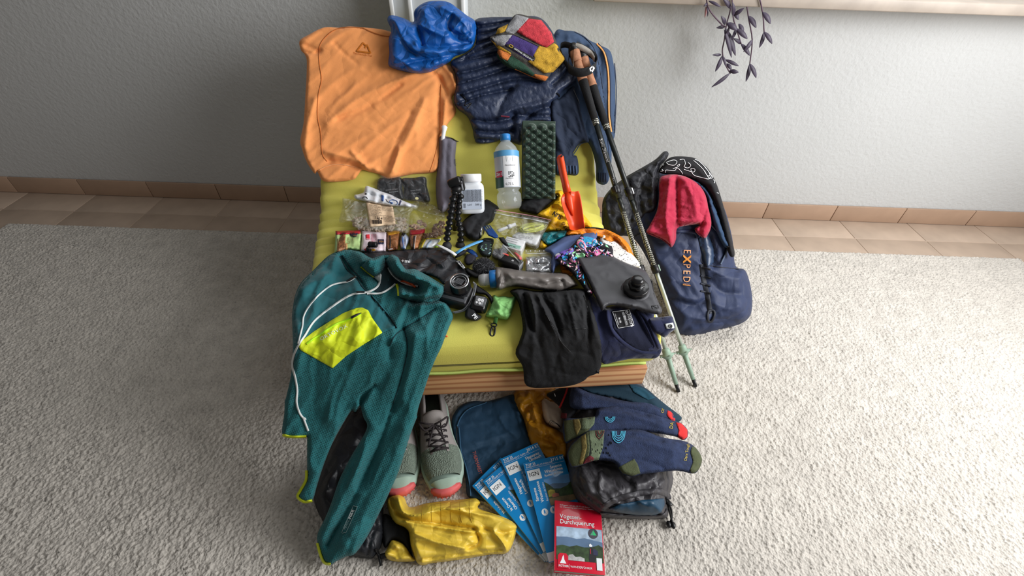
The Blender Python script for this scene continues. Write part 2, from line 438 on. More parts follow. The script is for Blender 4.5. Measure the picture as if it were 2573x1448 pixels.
tag(rug, 'thick cream wool loop rug spread under the folding chair', 'rug')

# ------------------------------------------------------------------ futon chair
YAW = radians(6); CHO = np.array([.392, .759])
CUx = np.array([cos(YAW), sin(YAW)]); CVy = np.array([-sin(YAW), cos(YAW)])
def uv_of(x, y):
    dx = x-CHO[0]; dy = y-CHO[1]; return dx*CUx[0]+dy*CUx[1], dx*CVy[0]+dy*CVy[1]
def from_uv(u, v, z): return Vector((CHO[0]+u*CUx[0]+v*CVy[0], CHO[1]+u*CUx[1]+v*CVy[1], z))
PV = np.array([-.2, 0, .06, .20, .40, .50, .56, .61, .66, .72, .80, .90, .98, 1.03, 1.10, 1.3])
PZ = np.array([.372, .384, .388, .400, .404, .408, .418, .440, .480, .540, .625, .735, .815, .832, .81, .6])
_pc = crom(np.c_[PV, PZ], 12)
def prof(v): return np.interp(v, _pc[:, 0], _pc[:, 1])
RF = .07
def Hmat(x, y):
    """top of the mattress"""
    u, v = uv_of(x, y); z = prof(np.maximum(v, .0))
    e = np.clip((RF-v)/RF, 0, 1); z = z-RF*(1-np.sqrt(np.clip(1-e*e, 0, 1)))
    return np.where(v < 0, z+v*7, z)
def Hseat(x, y):
    z = Hmat(x, y); return np.maximum(z, 0.012)
def Hfloor(x, y): return np.full(np.shape(x), .0125)
m_mat = mat('lime_cotton', (212, 204, 96), .9, .25, 500, var=.05, vscale=5, sheen=.15)
m_seam = mat('seam_thread', (150, 152, 60), .9, .2, 500)
m_pipe = mat('piping_green', (186, 204, 110), .9, .2, 500)
m_pine = mat('pine', (205, 152, 104), .55, .15, 30, var=.0)
def pine():
    m = m_pine; nt = m.node_tree; N = nt.nodes; L = nt.links; b = N['Principled BSDF']
    tc = N.new('ShaderNodeTexCoord'); mp = N.new('ShaderNodeMapping'); mp.inputs['Scale'].default_value = (.45, 13, 13)
    mp.inputs['Rotation'].default_value = (0, .0, -YAW)
    L.new(tc.outputs['Object'], mp.inputs[0]); w = N.new('ShaderNodeTexWave'); w.bands_direction = 'Z'; w.inputs['Scale'].default_value = 1.1
    w.inputs['Distortion'].default_value = 9; w.inputs['Detail'].default_value = 2; w.inputs['Detail Scale'].default_value = .6
    L.new(mp.outputs[0], w.inputs[0]); r = N.new('ShaderNodeValToRGB'); e = r.color_ramp.elements
    e[0].color = lin((178, 120, 80))+(1,); e[1].color = lin((216, 168, 120))+(1,); e[0].position = .05; e[1].position = .6
    L.new(w.outputs[0], r.inputs[0]); L.new(r.outputs[0], b.inputs['Base Color'])
pine()
chair = thing('futon_chair', 'lime green futon chair with reclined back on a low pine frame', 'chair', tuple(from_uv(-.47, .5, 0)))
# mattress: loft along the profile; seat and back are one folded mattress
WL = np.array([[0, -.895], [.15, -.905], [.29, -.925], [.45, -.95], [.62, -.968], [.9, -.955], [1.05, -.94]])
WR = np.array([[0, -.005], [.12, .0], [.28, -.03], [.42, -.055], [.58, -.045], [.75, -.05], [1.05, -.05]])
def mattress(name, va, vb, fa, fb):
    sv = np.unique(np.r_[np.linspace(va, vb, 76), va+np.array([.002, .006, .012, .02, .03, .045, .06]), vb-np.array([.002, .006, .012, .02, .03, .045, .06])])
    th = RF; V = []; UVs = []; NP = 72; m = []
    zt = prof(sv); dz = np.gradient(zt, sv); nl = np.hypot(1, dz); nv, nz = -dz/nl, 1/nl
    for i, v in enumerate(sv):
        ea = np.clip((v-va)/RF, 0, 1); eb = np.clip((vb-v)/RF, 0, 1)
        k = (max(0, 1-(1-ea)**3.4)**.3 if fa else 1)*(math.sqrt(max(0, 1-(1-eb)**2)) if fb else 1); k = max(k, .02)
        uL = np.interp(v, WL[:, 0], WL[:, 1]); uR = np.interp(v, WR[:, 0], WR[:, 1]); cx = .5*(uL+uR); hw = .5*(uR-uL)-.03*(1-k)
        for j in range(NP):
            a = 2*pi*j/NP; ca, sa = cos(a), sin(a)
            ex = np.sign(ca)*abs(ca)**.22; ez = np.sign(sa)*abs(sa)**.36
            du = cx+hw*ex; off = th*k*ez
            edge = (1-abs(ex))*hw
            # crosswise creases where the mattress folds, and stitched pleats along the front
            w = 0
            if ez > -.2:
                w += -.010*math.exp(-((v-.52)/.14)**2)*(.5+.5*math.sin(v*150+3*math.sin(du*7)+fbm(np.array([du*6]), np.array([v*9.]), 3)[0]*5))*(.8 if edge > .3 else 2.0)
                w += .006*(fbm(np.array([du*5]), np.array([v*5.]), 11)[0]-.5)
                w += -.011*math.exp(-((v-.03)/.08)**2)*max(0, math.sin(du*58+math.sin(du*19)*1.6))**4
            V.append(tuple(from_uv(du, v+(nv[i])*(off-th+w), zt[i]+nz[i]*(off-th+w))))
    n = len(sv); Fc = [(i*NP+j, i*NP+(j+1) % NP, (i+1)*NP+(j+1) % NP, (i+1)*NP+j) for i in range(n-1) for j in range(NP)]
    Fc += [tuple(range(NP))[::-1], tuple((n-1)*NP+j for j in range(NP))]
    return obj(name, np.array(V), Fc, m_mat, chair)
mattress('mattress', 0.0, 1.0, True, True)
def front_line(name, z, off, r, m, n=40):
    tube(name, [from_uv(-.87+.83*i/n, -off, z+.002*sin(i*.7)) for i in range(n+1)], r, m, chair, 6)
front_line('seam', .352, -.0075, .0012, m_seam)
front_line('piping', .283, -.003, .0035, m_pipe)
front_line('piping', .275, -.005, .0018, m_seam)
rl = Matrix.Translation(from_uv(-.47, .03, .207)) @ Matrix.Rotation(YAW, 4, 'Z')
box('front_rail', .90, .026, .070, m_pine, chair, .002, mw=rl)
box('back_rail', .90, .026, .070, m_pine, chair, .002, mw=Matrix.Translation(from_uv(-.47, .60, .207)) @ Matrix.Rotation(YAW, 4, 'Z'))
for u in (-.905, -.035):
    box('side_rail', .026, .545, .070, m_pine, chair, .002, mw=Matrix.Translation(from_uv(u, .315, .207)) @ Matrix.Rotation(YAW, 4, 'Z'))
for k in range(7):
    box('slat', .84, .05, .016, m_pine, chair, .002, mw=Matrix.Translation(from_uv(-.47, .09+.075*k, .249)) @ Matrix.Rotation(YAW, 4, 'Z'))
for u in (-.82, -.12):
    for v in (.17, .50):
        box('leg', .05, .05, .158, m_pine, chair, .003, mw=Matrix.Translation(from_uv(u, v, .0915)) @ Matrix.Rotation(YAW, 4, 'Z'))
# ------------------------------------------------------------------ clothes over the backrest
def A(*p): return [(708+x/3.016, y/3.016) for x, y in p]          # tracing grid of the upper left
def B(*p): return [(1108+x/3.016, y/3.016) for x, y in p]         # upper middle
def C(*p): return [(1400+x/3.017, y/3.017) for x, y in p]         # upper right
def lifted(H, d): return lambda x, y: H(x, y)+d
m_or = mat('orange_jersey', (246, 160, 94), .95, .25, 600, var=.04, vscale=6, sheen=.2, crease=(.09, 7, 'n'))
m_or2 = mat('orange_seam', (190, 108, 48), .95)
m_blue = mat('blue_nylon', (14, 84, 160), .42, .12, 150, var=.06, crease=(.38, 22, 'v'))
m_puf = mat('navy_nylon', (38, 48, 72), .45, .2, 120, var=.10, vscale=20, crease=(.14, 40, 'n'))
m_navy = mat('navy_softshell', (46, 66, 94), .75, .15, 500, var=.06, crease=(.25, 8, 'n'))
m_navyd = mat('navy_dark_softshell', (28, 40, 62), .8, .15, 500, var=.06, crease=(.25, 9, 'n'))
m_blk = mat('black_plastic', (18, 18, 20), .4, .05, 200, var=.05)
m_wht = mat('white_plastic', (232, 233, 235), .4, var=.02)
m_zipw = mat('zip_white', (214, 218, 216), .6, var=.03)
m_zipo = mat('zip_orange', (214, 150, 84), .6, .6, 160, var=.05)
def Hback(x, y):
    """mattress with a soft roll over its top edge and past its sides"""
    u, v = uv_of(x, y); return np.where(v > .97, prof(.97)+(v-.97)*2.2, Hmat(x, y))

# white box behind the backrest
p = at_y(990, 30, 1.86); q = at_y(1173, 30, 1.86)
bx = thing('storage_box', 'white plastic storage box standing behind the blue rain jacket', 'box', ((p.x+q.x)/2, 1.868, 0))
w = q.x-p.x
box('body', w, .10, 1.02, mat('translucent_plastic', (206, 210, 214), .35, var=.03), bx, .008, mw=Matrix.Translation(((p.x+q.x)/2, 1.868, .513)))
for dx in (-w/2+.006, -w/2+.07, w/2-.008):
    box('rib', .014, .012, 1.0, m_wht, bx, .003, mw=Matrix.Translation(((p.x+q.x)/2+dx, 1.812, .513)))

# softshell jacket on the right
sj = Sheet(C((-10,235),(60,232),(130,238),(200,270),(250,308),(330,345),(400,385),(425,470),(438,560),(441,750),(441,1000),(415,1100),(410,1250),(380,1390),(300,1380),(292,1250),(240,1090),(120,1000),(0,900),(-40,600),(-60,400)),
    lifted(Hback, .004), .035, 14, [(C((250,320),(300,500),(330,700),(360,950)), 10, .012), (C((200,700),(240,900),(290,1150)), 9, .010), (C((310,420),(350,700),(365,900)), 6, -.008), (C((300,1000),(340,1200),(350,1350)), 7, .008), (C((60,330),(130,280)), 8, .008)],
    wr=(.006, 26, radians(80), 3), step=5, seed=3)
sj.build('softshell_jacket', m_navy, label='blue softshell jacket with orange zip hanging off the right of the backrest', cat='jacket')
zp = sj.strip('zip', C((300,330),(350,390),(375,470),(390,600),(392,850),(400,930),(410,1000)), 5, m_zipo, .004)
sj.strip('zip_tape', C((310,328),(362,392),(388,475),(402,600),(404,850),(412,930),(420,990)), 3, m_navyd, .003)
sj.strip('seam', C((130,240),(230,300),(300,420),(350,700),(380,1000),(395,1200)), 2, m_navyd, .0015)
sj.strip('seam', C((435,480),(448,700),(436,1010)), 2.5, m_navyd, .0015)
for k in range(6): sj.strip('cuff_pleat', C((305+13*k, 1310), (307+13*k, 1384)), 3, m_navyd, .003, sm=False)
# trousers beside it
nt_ = Sheet(B((830,760),(900,740),(1000,650),(1040,740),(1080,900),(1122,1050),(1115,1082),(1060,1084),(1020,1130),(1000,1175),(1032,1190),(1040,1320),(960,1326),(860,1312),(858,1100),(836,950)),
    lifted(Hback, .03), .03, 12, [(B((900,800),(930,950),(950,1150)), 9, -.012), (B((1000,760),(1060,950),(1100,1050)), 9, .012), (B((880,1150),(960,1180),(1040,1200)), 7, -.01)], wr=(.006, 22, radians(75), 3), step=5, seed=5)
nt_.build('trousers', m_navyd, label='dark navy trousers with elastic cuff hanging beside the foam pad', cat='trousers')
for k in range(7): nt_.strip('cuff_pleat', B((880+24*k, 1255), (884+24*k, 1318)), 4, m_navy, .003, sm=False)
nt_.strip('hem', B((1000,1178),(1025,1140),(1060,1090),(1112,1078)), 2.5, m_navy, .002)
nt_.strip('drawcord', B((1005,680),(1050,780),(1090,880),(1110,960)), 1.8, mat('cord_grey', (110, 112, 118), .7), .003)

# orange shirt
fo = [(A((1010,560),(800,640),(560,760),(340,940)), 9, .009), (A((900,640),(620,830),(420,900)), 6, -.007), (A((1080,760),(1000,950),(900,1150),(820,1320)), 10, .010),
      (A((980,860),(880,1060),(810,1250)), 6, -.007), (A((1195,600),(1190,850),(1200,1150)), 8, -.010), (A((1240,760),(1230,880),(1215,1010)), 7, .010),
      (A((250,760),(200,930),(180,1120)), 9, .010), (A((400,330),(480,410),(570,480)), 5, -.004), (A((360,1225),(500,1240),(640,1300),(760,1345)), 6, -.010),
      (A((330,1150),(450,1180),(600,1230),(720,1290)), 8, .009), (A((530,1150),(620,1250),(660,1290)), 5, .009), (A((840,1300),(870,1200),(890,1120)), 6, .010), (A((700,1000),(520,1100),(400,1180)), 10, .006),
      (A((150,330),(220,360),(270,390)), 7, -.008), (A((160,390),(240,405),(290,380)), 5, -.010), (A((1150,560),(1200,600),(1250,720)), 6, -.010), (A((1230,500),(1290,580),(1320,660)), 6, .010)]
ot = Sheet(A((135,310),(200,265),(320,208),(440,210),(510,200),(620,208),(740,220),(820,240),(960,300),(1080,420),(1210,480),(1280,500),(1330,620),(1335,690),(1290,740),(1320,850),(1250,950),(1210,1040),(1200,1200),(1170,1300),(1000,1320),(900,1340),(800,1358),(740,1322),(660,1302),(610,1288),(575,1330),(540,1362),(400,1378),(310,1370),(268,1300),(250,1318),(190,1230),(150,1120),(140,1060),(165,930),(180,700),(190,480),(175,415),(145,380)),
    lifted(Hback, .002), .018, 9, fo, wr=[(.006, 44, radians(-38), 3), (.0022, 15, radians(-40), 4)], step=4.5, seed=8, fs=1.5)
ot.build('t_shirt', m_or, label='orange t-shirt with a triangle logo draped over the left of the backrest', cat='shirt')
ot.strip('seam', A((620,212),(520,205),(430,215),(350,260),(285,350),(284,480),(300,600),(276,720),(270,880),(292,1000),(300,1120),(310,1180),(345,1225)), 2.2, m_or2, .0015)
ot.strip('seam', A((1205,640),(1200,800),(1195,1000),(1160,1180),(1120,1305)), 1.6, m_or2, .0012)
ot.strip('neckline', A((620,215),(700,250),(790,275),(850,270)), 3, m_or2, .002)
ot.strip('hem', A((270,1300),(330,1265),(440,1245),(590,1275)), 2.2, mat('orange_light', (244, 176, 118), .95), .002)
m_logo = mat('print_ochre', (196, 112, 32), .9)
ot.strip('printed_logo', A((634,344),(614,326),(566,388),(672,402),(646,342),(628,362)), 5.2, m_logo, .0016, sm=False, step=1.5)
ot.text('The Colorado Trail', A((540,408))[0], 6.6, radians(9), m_logo, .0018, sx=.92)

# puffer jacket: sewn baffles
qs = [((265,205),(380,190),(520,165)), ((262,262),(350,250),(430,225)), ((258,338),(340,310),(430,288)), ((180,432),(300,375),(420,330)), ((80,475),(250,445),(440,400)),
      ((105,560),(270,528),(450,470)), ((118,640),(300,590),(510,520)), ((140,720),(320,665),(560,600),(730,615)), ((110,800),(250,740),(420,700),(520,680)),
      ((215,905),(380,925),(545,895)), ((240,985),(400,1005),(545,990)), ((260,1060),(400,1065)), ((560,870),(700,880),(836,880)), ((640,905),(740,830),(836,810)), ((780,130),(840,230)), ((990,505),(900,600),(850,640))]
fq = [(B(*l), 5.5, -.032) for l in qs] + [(B((430,890),(560,820),(700,800),(850,760)), 9, .028), (B((560,640),(700,640),(880,640)), 16, .012), (B((420,900),(470,760),(560,650)), 7, -.018), (B((160,730),(210,780),(260,760)), 6, -.016), (B((545,860),(550,1000),(545,1080)), 6, -.018), (B((1010,540),(1000,620),(940,680)), 10, .016)]
pj = Sheet(B((262,150),(370,130),(540,128),(700,122),(780,155),(850,250),(890,350),(940,440),(1000,500),(1032,580),(1000,640),(930,690),(900,735),(870,765),(842,785),(842,905),(830,930),(640,940),(620,1092),(540,1080),(470,1055),(400,1080),(280,1090),(250,1040),(240,980),(200,885),(130,830),(95,760),(115,650),(108,560),(72,470),(180,410),(250,350),(266,240)),
    lifted(Hback, .02), .055, 18, fq, wr=[(.0026, 10, radians(70), 2.5), (.003, 26, radians(-20), 2)], step=3.6, seed=11)
pj.build('puffer_jacket', m_puf, label='navy quilted down jacket heaped over the middle of the backrest', cat='jacket')
pj.strip('drawcord', B((150,715),(190,760),(180,800),(230,780),(205,820)), 3, m_blk, .006)
pj.strip('zip_pull', B((880,705),(900,730),(915,780)), 4, m_blk, .008); pj.strip('zip_pull', B((905,735),(930,775)), 4, m_blk, .008)
pj.strip('label_tag', B((455,880),(520,888)), 4, mat('maroon', (110, 30, 50), .8), .004)

# blue rain jacket, crumpled
fb_ = [(A((1010,100),(1030,200),(1060,340)), 7, -.030), (A((1060,345),(1200,360),(1400,330),(1460,300)), 8, -.026), (A((860,170),(920,300),(1000,380),(1200,400)), 9, .022), (A((1020,330),(1080,380),(1240,380),(1440,370)), 7, .022),
       (A((1040,190),(1180,250),(1260,260),(1380,120)), 8, .022), (A((1290,120),(1260,210),(1350,270),(1420,260)), 6, -.020), (A((1280,230),(1340,300),(1450,330)), 5, -.018), (A((850,180),(940,350),(1010,410)), 7, -.02), (A((1100,30),(1080,110),(1130,200)), 10, .014),
       (A((880,520),(1000,470),(1180,440),(1330,400)), 6, -.016), (A((860,480),(980,440)), 6, .012), (A((1220,60),(1300,90),(1420,160)), 10, .012)]
bj = Sheet(A((800,150),(830,115),(930,140),(1000,165),(1005,80),(1080,20),(1170,5),(1260,15),(1330,60),(1400,115),(1470,165),(1475,260),(1450,350),(1390,400),(1310,430),(1270,470),(1200,510),(1130,545),(1030,558),(940,545),(850,520),(808,490),(815,400),(810,300),(830,230)),
    lifted(Hback, .03), .075, 20, fb_, wr=[(.008, 34, radians(35), 2.5)], crump=[(.009, 50)], step=3.0, seed=21)
bj.build('rain_jacket', m_blue, label='crumpled bright blue rain jacket on top of the backrest', cat='jacket')

# patchwork beanie
BE = B((375,280),(420,270),(430,215),(510,180),(570,108),(690,130),(760,150),(840,250),(885,340),(900,380),(945,445),(900,500),(840,550),(790,618),(700,590),(600,545),(500,505),(440,440),(420,360),(375,310))
be = Sheet(BE, lifted(Hback, .085), .035, 12, [(B((385,290),(450,260),(560,250),(740,345),(880,390)), 6, -.010), (B((430,350),(530,430),(660,500),(780,560)), 6, -.012), (B((480,300),(600,330),(740,420)), 12, .008)], wr=(.004, 22, .6, 1.5), step=4, seed=4)
m_kg = mat('knit_grey', (150, 150, 152), .97, .8, 420, var=.18, vscale=90, dist=.004)
be.build('beanie', mat('knit_dark', (70, 66, 62), .97, .8, 420, var=.2, vscale=90, dist=.004), label='colourful patchwork knitted beanie lying on the down jacket', cat='hat')
kn = lambda n, c: mat('knit_'+n, c, .97, .8, 420, var=.22, vscale=90, dist=.004)
m_mus, m_red, m_pur, m_grn, m_ora = kn('mustard', (190, 148, 46)), kn('red', (196, 58, 68)), kn('purple', (66, 50, 112)), kn('green', (34, 66, 50)), kn('orange', (196, 112, 52))
for n, pts, mm in [('grey_patch', ((570,110),(668,136),(575,240),(545,262),(485,242),(515,180)), m_kg), ('grey_patch', ((382,286),(430,264),(545,260),(482,344),(430,350)), m_kg), ('red_patch', ((665,140),(760,152),(838,250),(858,320),(800,360),(740,335),(660,290),(570,240)), m_red), ('mustard_patch', ((430,218),(510,182),(485,240),(412,265),(420,245)), m_mus),
                   ('mustard_patch', ((745,345),(800,362),(858,325),(890,350),(900,382),(944,446),(900,498),(850,548),(780,555),(655,465),(712,440),(700,420)), m_mus), ('purple_patch', ((540,262),(740,345),(700,425),(670,460),(480,345)), m_pur),
                   ('orange_patch', ((432,372),(500,398),(532,418),(505,460),(450,440),(425,400)), m_ora), ('green_patch', ((532,418),(640,490),(710,560),(690,582),(600,548),(500,490),(505,455)), m_grn), ('orange_patch', ((712,562),(780,572),(815,582),(790,616),(700,590),(690,578)), m_ora),
                   ('mustard_patch', ((380,305),(440,345),(530,400),(532,414),(430,368)), m_mus), ('green_patch', ((420,400),(500,470),(600,540),(560,530),(480,495),(430,440)), m_grn)]:
    be.patch(n, B(*pts), mm, .0015, step=4)
be.patch('woven_label', B((505,330),(715,440),(705,465),(485,348)), mat('label_black', (24, 22, 26), .8), .003, step=4)
be.text('NATIONAL GEOGRAPHIC', B((553,372))[0], 6.2, radians(33), m_wht, .0042, bold=.01, sx=.78)
be.strip('emblem', B((525,337),(548,349),(537,363),(514,350)), 1.3, mat('emblem_yellow', (238, 200, 60), .6), .0042, sm=False, step=1.5, closed=True)
be.strip('brim_edge', B((375,285),(440,262),(540,258),(640,300),(740,348)), 3.5, mat('knit_dark', (70, 66, 66), .97, .5, 300), .004)
be.strip('brim_edge', B((560,525),(640,560),(720,595)), 2, m_ora, .004)
# ------------------------------------------------------------------ clothes on and over the front of the seat
def J(*p): return [(708+x/3.218, 600+y/3.218) for x, y in p]
def K(*p): return [(708+x/3.231, 1000+y/3.231) for x, y in p]
def NN(*p): return [(1270+x/3.448, 580+y/3.448) for x, y in p]
m_tealw = mat('teal_waffle_fleece', (30, 98, 102), .95, .6, 7.5, kind='waffle', uv=True, rot=radians(-20), var=.06, vscale=3, dist=.0025, sheen=.08, crease=(.12, 6, 'n'))
m_teals = mat('teal_smooth_fleece', (26, 90, 97), .9, .15, 400, var=.06, sheen=.2, crease=(.15, 8, 'n'))
m_teald = mat('teal_seam_shade', (10, 40, 46), .9)
m_lime = mat('neon_yellow', (206, 220, 30), .6, .1, 200, var=.05, crease=(.28, 22, 'v'))
m_limed = mat('neon_yellow_zip', (180, 232, 20), .5, .4, 500, var=.03)
m_blkf = mat('black_fabric', (17, 18, 21), .85, .25, 300, var=.12, vscale=30, crease=(.14, 12, 'n'))
m_navt = mat('navy_merino', (27, 33, 66), .92, .25, 500, var=.1, vscale=25, sheen=.25, crease=(.2, 10, 'n'))
m_navt2 = mat('navy_merino_rib', (20, 25, 50), .92, .3, 500)

def Hjack(x, y):
    u, v = uv_of(x, y)
    z = prof(np.maximum(v, .0)); s = -.004-v
    z = np.where(s > 0, z+.004-.95*s-.06*smooth(0, .08, s), z+.004)          # slope from the seat edge to the floor
    out = np.clip(-.945-u, 0, 2); z = z-2.6*out                              # falls over the left side
    return np.maximum(z, .0135+.062*smooth(.17, .07, np.hypot((x+.33)*1.0, (y-.50)*.75)))
JO = J((400,125),(480,90),(560,85),(650,110),(720,150),(760,150),(820,128),(890,125),(940,150),(965,200),(1000,250),(1080,245),(1180,300),(1260,350),(1315,380),(1316,430),(1290,490),(1330,520),(1375,590),(1385,640),(1360,700),(1320,800),(1290,880),(1250,960),(1200,1080),(1160,1200),(1110,1350),(1090,1448)) + \
     K((1110,130),(1050,280),(1000,440),(940,620),(860,800),(780,960),(720,1080),(660,1180),(590,1270),(520,1290),(440,1330),(400,1355),(345,1345),(310,1270),(286,1150),(300,1080),(350,980),(400,860),(470,660),(560,480),(690,250),(660,150),(640,0)) + \
     J((760,1180),(700,1250),(600,1400)) + K((560,110),(430,330),(350,520),(290,700),(250,830),(185,845),(130,815),(150,760),(195,680),(205,590),(205,480),(205,330)) + \
     K((200,320),(100,330),(5,300),(20,130),(25,0)) + J((30,1300),(75,1100),(90,900),(85,700),(85,600),(110,450),(160,350),(250,260),(350,160))
fj = [(J((470,140),(560,270),(640,350),(680,420)), 5, -.008), (J((700,450),(800,560),(920,720)), 4, -.006), (J((990,730),(1100,660),(1240,570)), 4, -.006), (J((985,740),(1020,900),(960,1150),(900,1400)), 7, -.012),
      (J((870,880),(860,1000),(760,1200)), 12, -.020), (J((130,700),(150,900),(120,1100)), 12, .012), (J((300,900),(280,1100),(260,1400)), 16, -.010), (J((500,1100),(420,1250),(380,1448)), 14, .016), (J((1080,780),(1050,1000),(980,1300)), 16, .018), (J((860,1000),(780,1150),(620,1350)), 8, .014),
      (K((900,50),(800,350),(640,700),(480,1000),(370,1200)), 6, -.014), (K((760,250),(600,600),(430,950),(330,1150)), 14, .016), (K((1000,250),(880,550),(700,900),(520,1200)), 16, .014), (K((560,1150),(520,1280)), 7, -.008),
      (J((640,210),(720,290),(780,350)), 6, -.012), (J((820,140),(850,220),(930,310),(1060,380)), 12, -.022), (J((940,160),(980,250),(1120,330),(1290,380)), 13, .022), (J((1000,480),(1120,500),(1300,480)), 8, -.022), (J((960,440),(1060,480),(1280,440)), 8, .016), (J((650,190),(740,170),(820,140)), 9, .022), (J((1040,560),(1160,540),(1330,530)), 9, .014), (J((380,250),(480,300),(560,260)), 12, -.010), (J((180,420),(300,330),(420,280)), 14, .012)]
tj = Sheet(JO, Hjack, .028, 12, fj, wr=[(.009, 50, radians(112), 3), (.003, 20, radians(115), 4)], step=4.6, seed=31, fs=1.25)
tj.build('fleece_jacket', m_tealw, label='teal half-open fleece jacket with neon yellow pocket draped over the seat corner', cat='jacket')
tj.patch('chest_panel', J((400,130),(470,140),(540,250),(620,330),(680,420),(760,480),(860,600),(925,720),(820,760),(740,800),(690,600),(600,565),(520,600),(300,720),(150,870),(100,1000),(92,900),(88,620),(112,455),(165,355),(255,262)), m_teals, .0012, step=6)
tj.patch('pocket', J((600,562),(650,556),(700,580),(730,640),(815,760),(640,870),(520,950),(412,1048),(290,980),(150,900),(136,870),(150,835),(260,750),(400,660),(500,600)), m_lime, .004, step=4, puff=.003, per=8)
pk = tj.obj.children[-1]
tj.strip('pocket_zip', J((200,850),(300,780),(420,700),(540,650),(640,605)), 6, m_limed, .009, parent=pk)
tj.strip('zip_slider', J((560,640),(610,615),(645,600)), [7, 7, 2], m_blk, .012, parent=pk)
tj.text('ORTOVOX', J((316,826))[0], 12.5, radians(-27), m_zipw, .0085, sx=1.15, parent=pk, spacing=1.1)
tj.patch('neck_opening', J((830,190),(905,320),(1010,378),(925,362),(870,402),(790,438),(745,425),(785,380),(800,285)), m_teald, .001, step=4)  # flat dark patch, paints the shade inside the open collar
tj.patch('collar', J((642,222),(690,175),(760,148),(822,130),(842,190),(828,240),(805,278),(745,308),(690,270)), m_tealw, .006, step=4, puff=.022, per=12)
tj.patch('collar', J((838,180),(885,122),(940,148),(966,198),(1004,248),(1080,245),(1180,298),(1262,348),(1318,382),(1318,432),(1292,492),(1190,515),(1090,512),(1000,490),(950,470),(944,400),(960,372),(1040,398),(1110,402),(1110,382),(1010,350),(925,310),(870,250)), m_tealw, .006, step=4, puff=.030, per=14)
zw = [(J((845,190),(880,270),(940,330),(1020,370),(1100,385)), 6), (J((800,290),(780,380),(700,430),(560,455),(420,540),(270,660),(190,780),(130,870),(95,950),(85,1030),(110,1130),(125,1230),(120,1330),(150,1420),(195,1470)) + K((175,160),(215,270)), 5.5),
      (J((690,445),(800,440),(870,405),(920,365)), 5), (J((600,305),(540,345),(420,370),(340,420),(240,520),(180,620),(165,720),(130,850)), 4.5)]
for l, w_ in zw: tj.strip('zip', l, w_, m_zipw, .005)
tj.strip('zip_slider', J((525,345),(560,325),(600,308)), [5, 7, 4], m_blk, .007); tj.strip('zip_slider', J((605,432),(670,432)), 5, m_blk, .007)
tj.strip('trim', J((640,225),(700,275),(745,310)), 5, m_lime, .004); tj.strip('trim', J((928,365),(942,410),(945,462)), 7, m_lime, .005)
tj.patch('zip_guard', J((745,312),(805,275),(800,330),(785,350)), m_zipw, .004, step=4)
tj.strip('hanger_loop', J((960,345),(1000,345),(1050,372),(1082,392)), [4, 8, 8, 5], mat('orange_red', (232, 92, 40), .6), .008)
tj.text('ORTOVOX', J((985,352))[0], 5, radians(26), m_zipw, .0095)
tj.strip('seam', J((470,140),(530,250),(600,310),(640,370),(680,420)), 3, m_teald, .003); tj.strip('seam', J((490,135),(560,240),(620,300),(650,350)), 3, m_teald, .003)
tj.strip('seam', J((705,450),(800,560),(870,640),(922,722)), 3, m_teald, .003); tj.strip('seam', J((715,450),(810,560),(880,640),(932,722)), 2, m_teald, .003)
tj.strip('seam', J((870,870),(920,780),(990,725),(1100,660),(1240,570)), 2, m_teald, .003); tj.strip('seam', J((990,730),(1015,900),(960,1150),(880,1400)), 2, m_teald, .003)
tj.strip('hem', K((5,302),(80,318),(200,316)), 7, m_lime, .005); tj.strip('hem', K((200,590),(196,670),(150,755),(128,805),(180,845),(248,836)), 7, m_lime, .005); tj.strip('hem', K((288,1180),(312,1270),(345,1340),(398,1352)), 7, m_lime, .005)
tj.text('MERINO', K((517,1075))[0], 10.5, radians(-66), mat('print_grey', (110, 130, 130), .8), .004, sx=.8)
tj.text('INSIDE', K((556,988))[0], 10.5, radians(-66), m_zipw, .004, sx=.8, bold=.02)
tj.strip('printed_frame', K((490,1085),(575,890),(585,880),(605,885),(608,898),(525,1085),(512,1092)), 1.3, mat('print_grey', (110, 130, 130), .8), .004, closed=True, step=3)

# black stuff sack under the hanging jacket
m_sack = mat('black_ripstop', (22, 24, 29), .5, .2, 200, var=.08, crease=(.4, 16, 'v'))
sk = Sheet(J((600,1400),(760,1180),(830,1000),(880,950),(960,1010),(960,1250))+K((900,150),(860,500),(830,800),(825,1000),(830,1100),(800,1220),(740,1300),(690,1305),(600,1290),(450,1250),(330,1000),(270,870),(265,780),(300,650),(360,480),(440,320),(600,40)),
    Hfloor, .05, 30, [(K((760,1000),(720,1150),(700,1290)), 5, -.012), (K((730,1050),(640,1150),(600,1250)), 5, .010)], crump=[(.008, 26)], step=6, seed=33)
sk.build('stuff_sack', m_sack, label='black stuff sack on the rug under the hanging fleece jacket', cat='bag')
sk.strip('buckle_strap', K((770,1225),(785,1270),(808,1365)), 8, m_blk, .012); sk.strip('buckle_strap', K((800,1290),(840,1280),(890,1265)), 14, m_blk, .014)

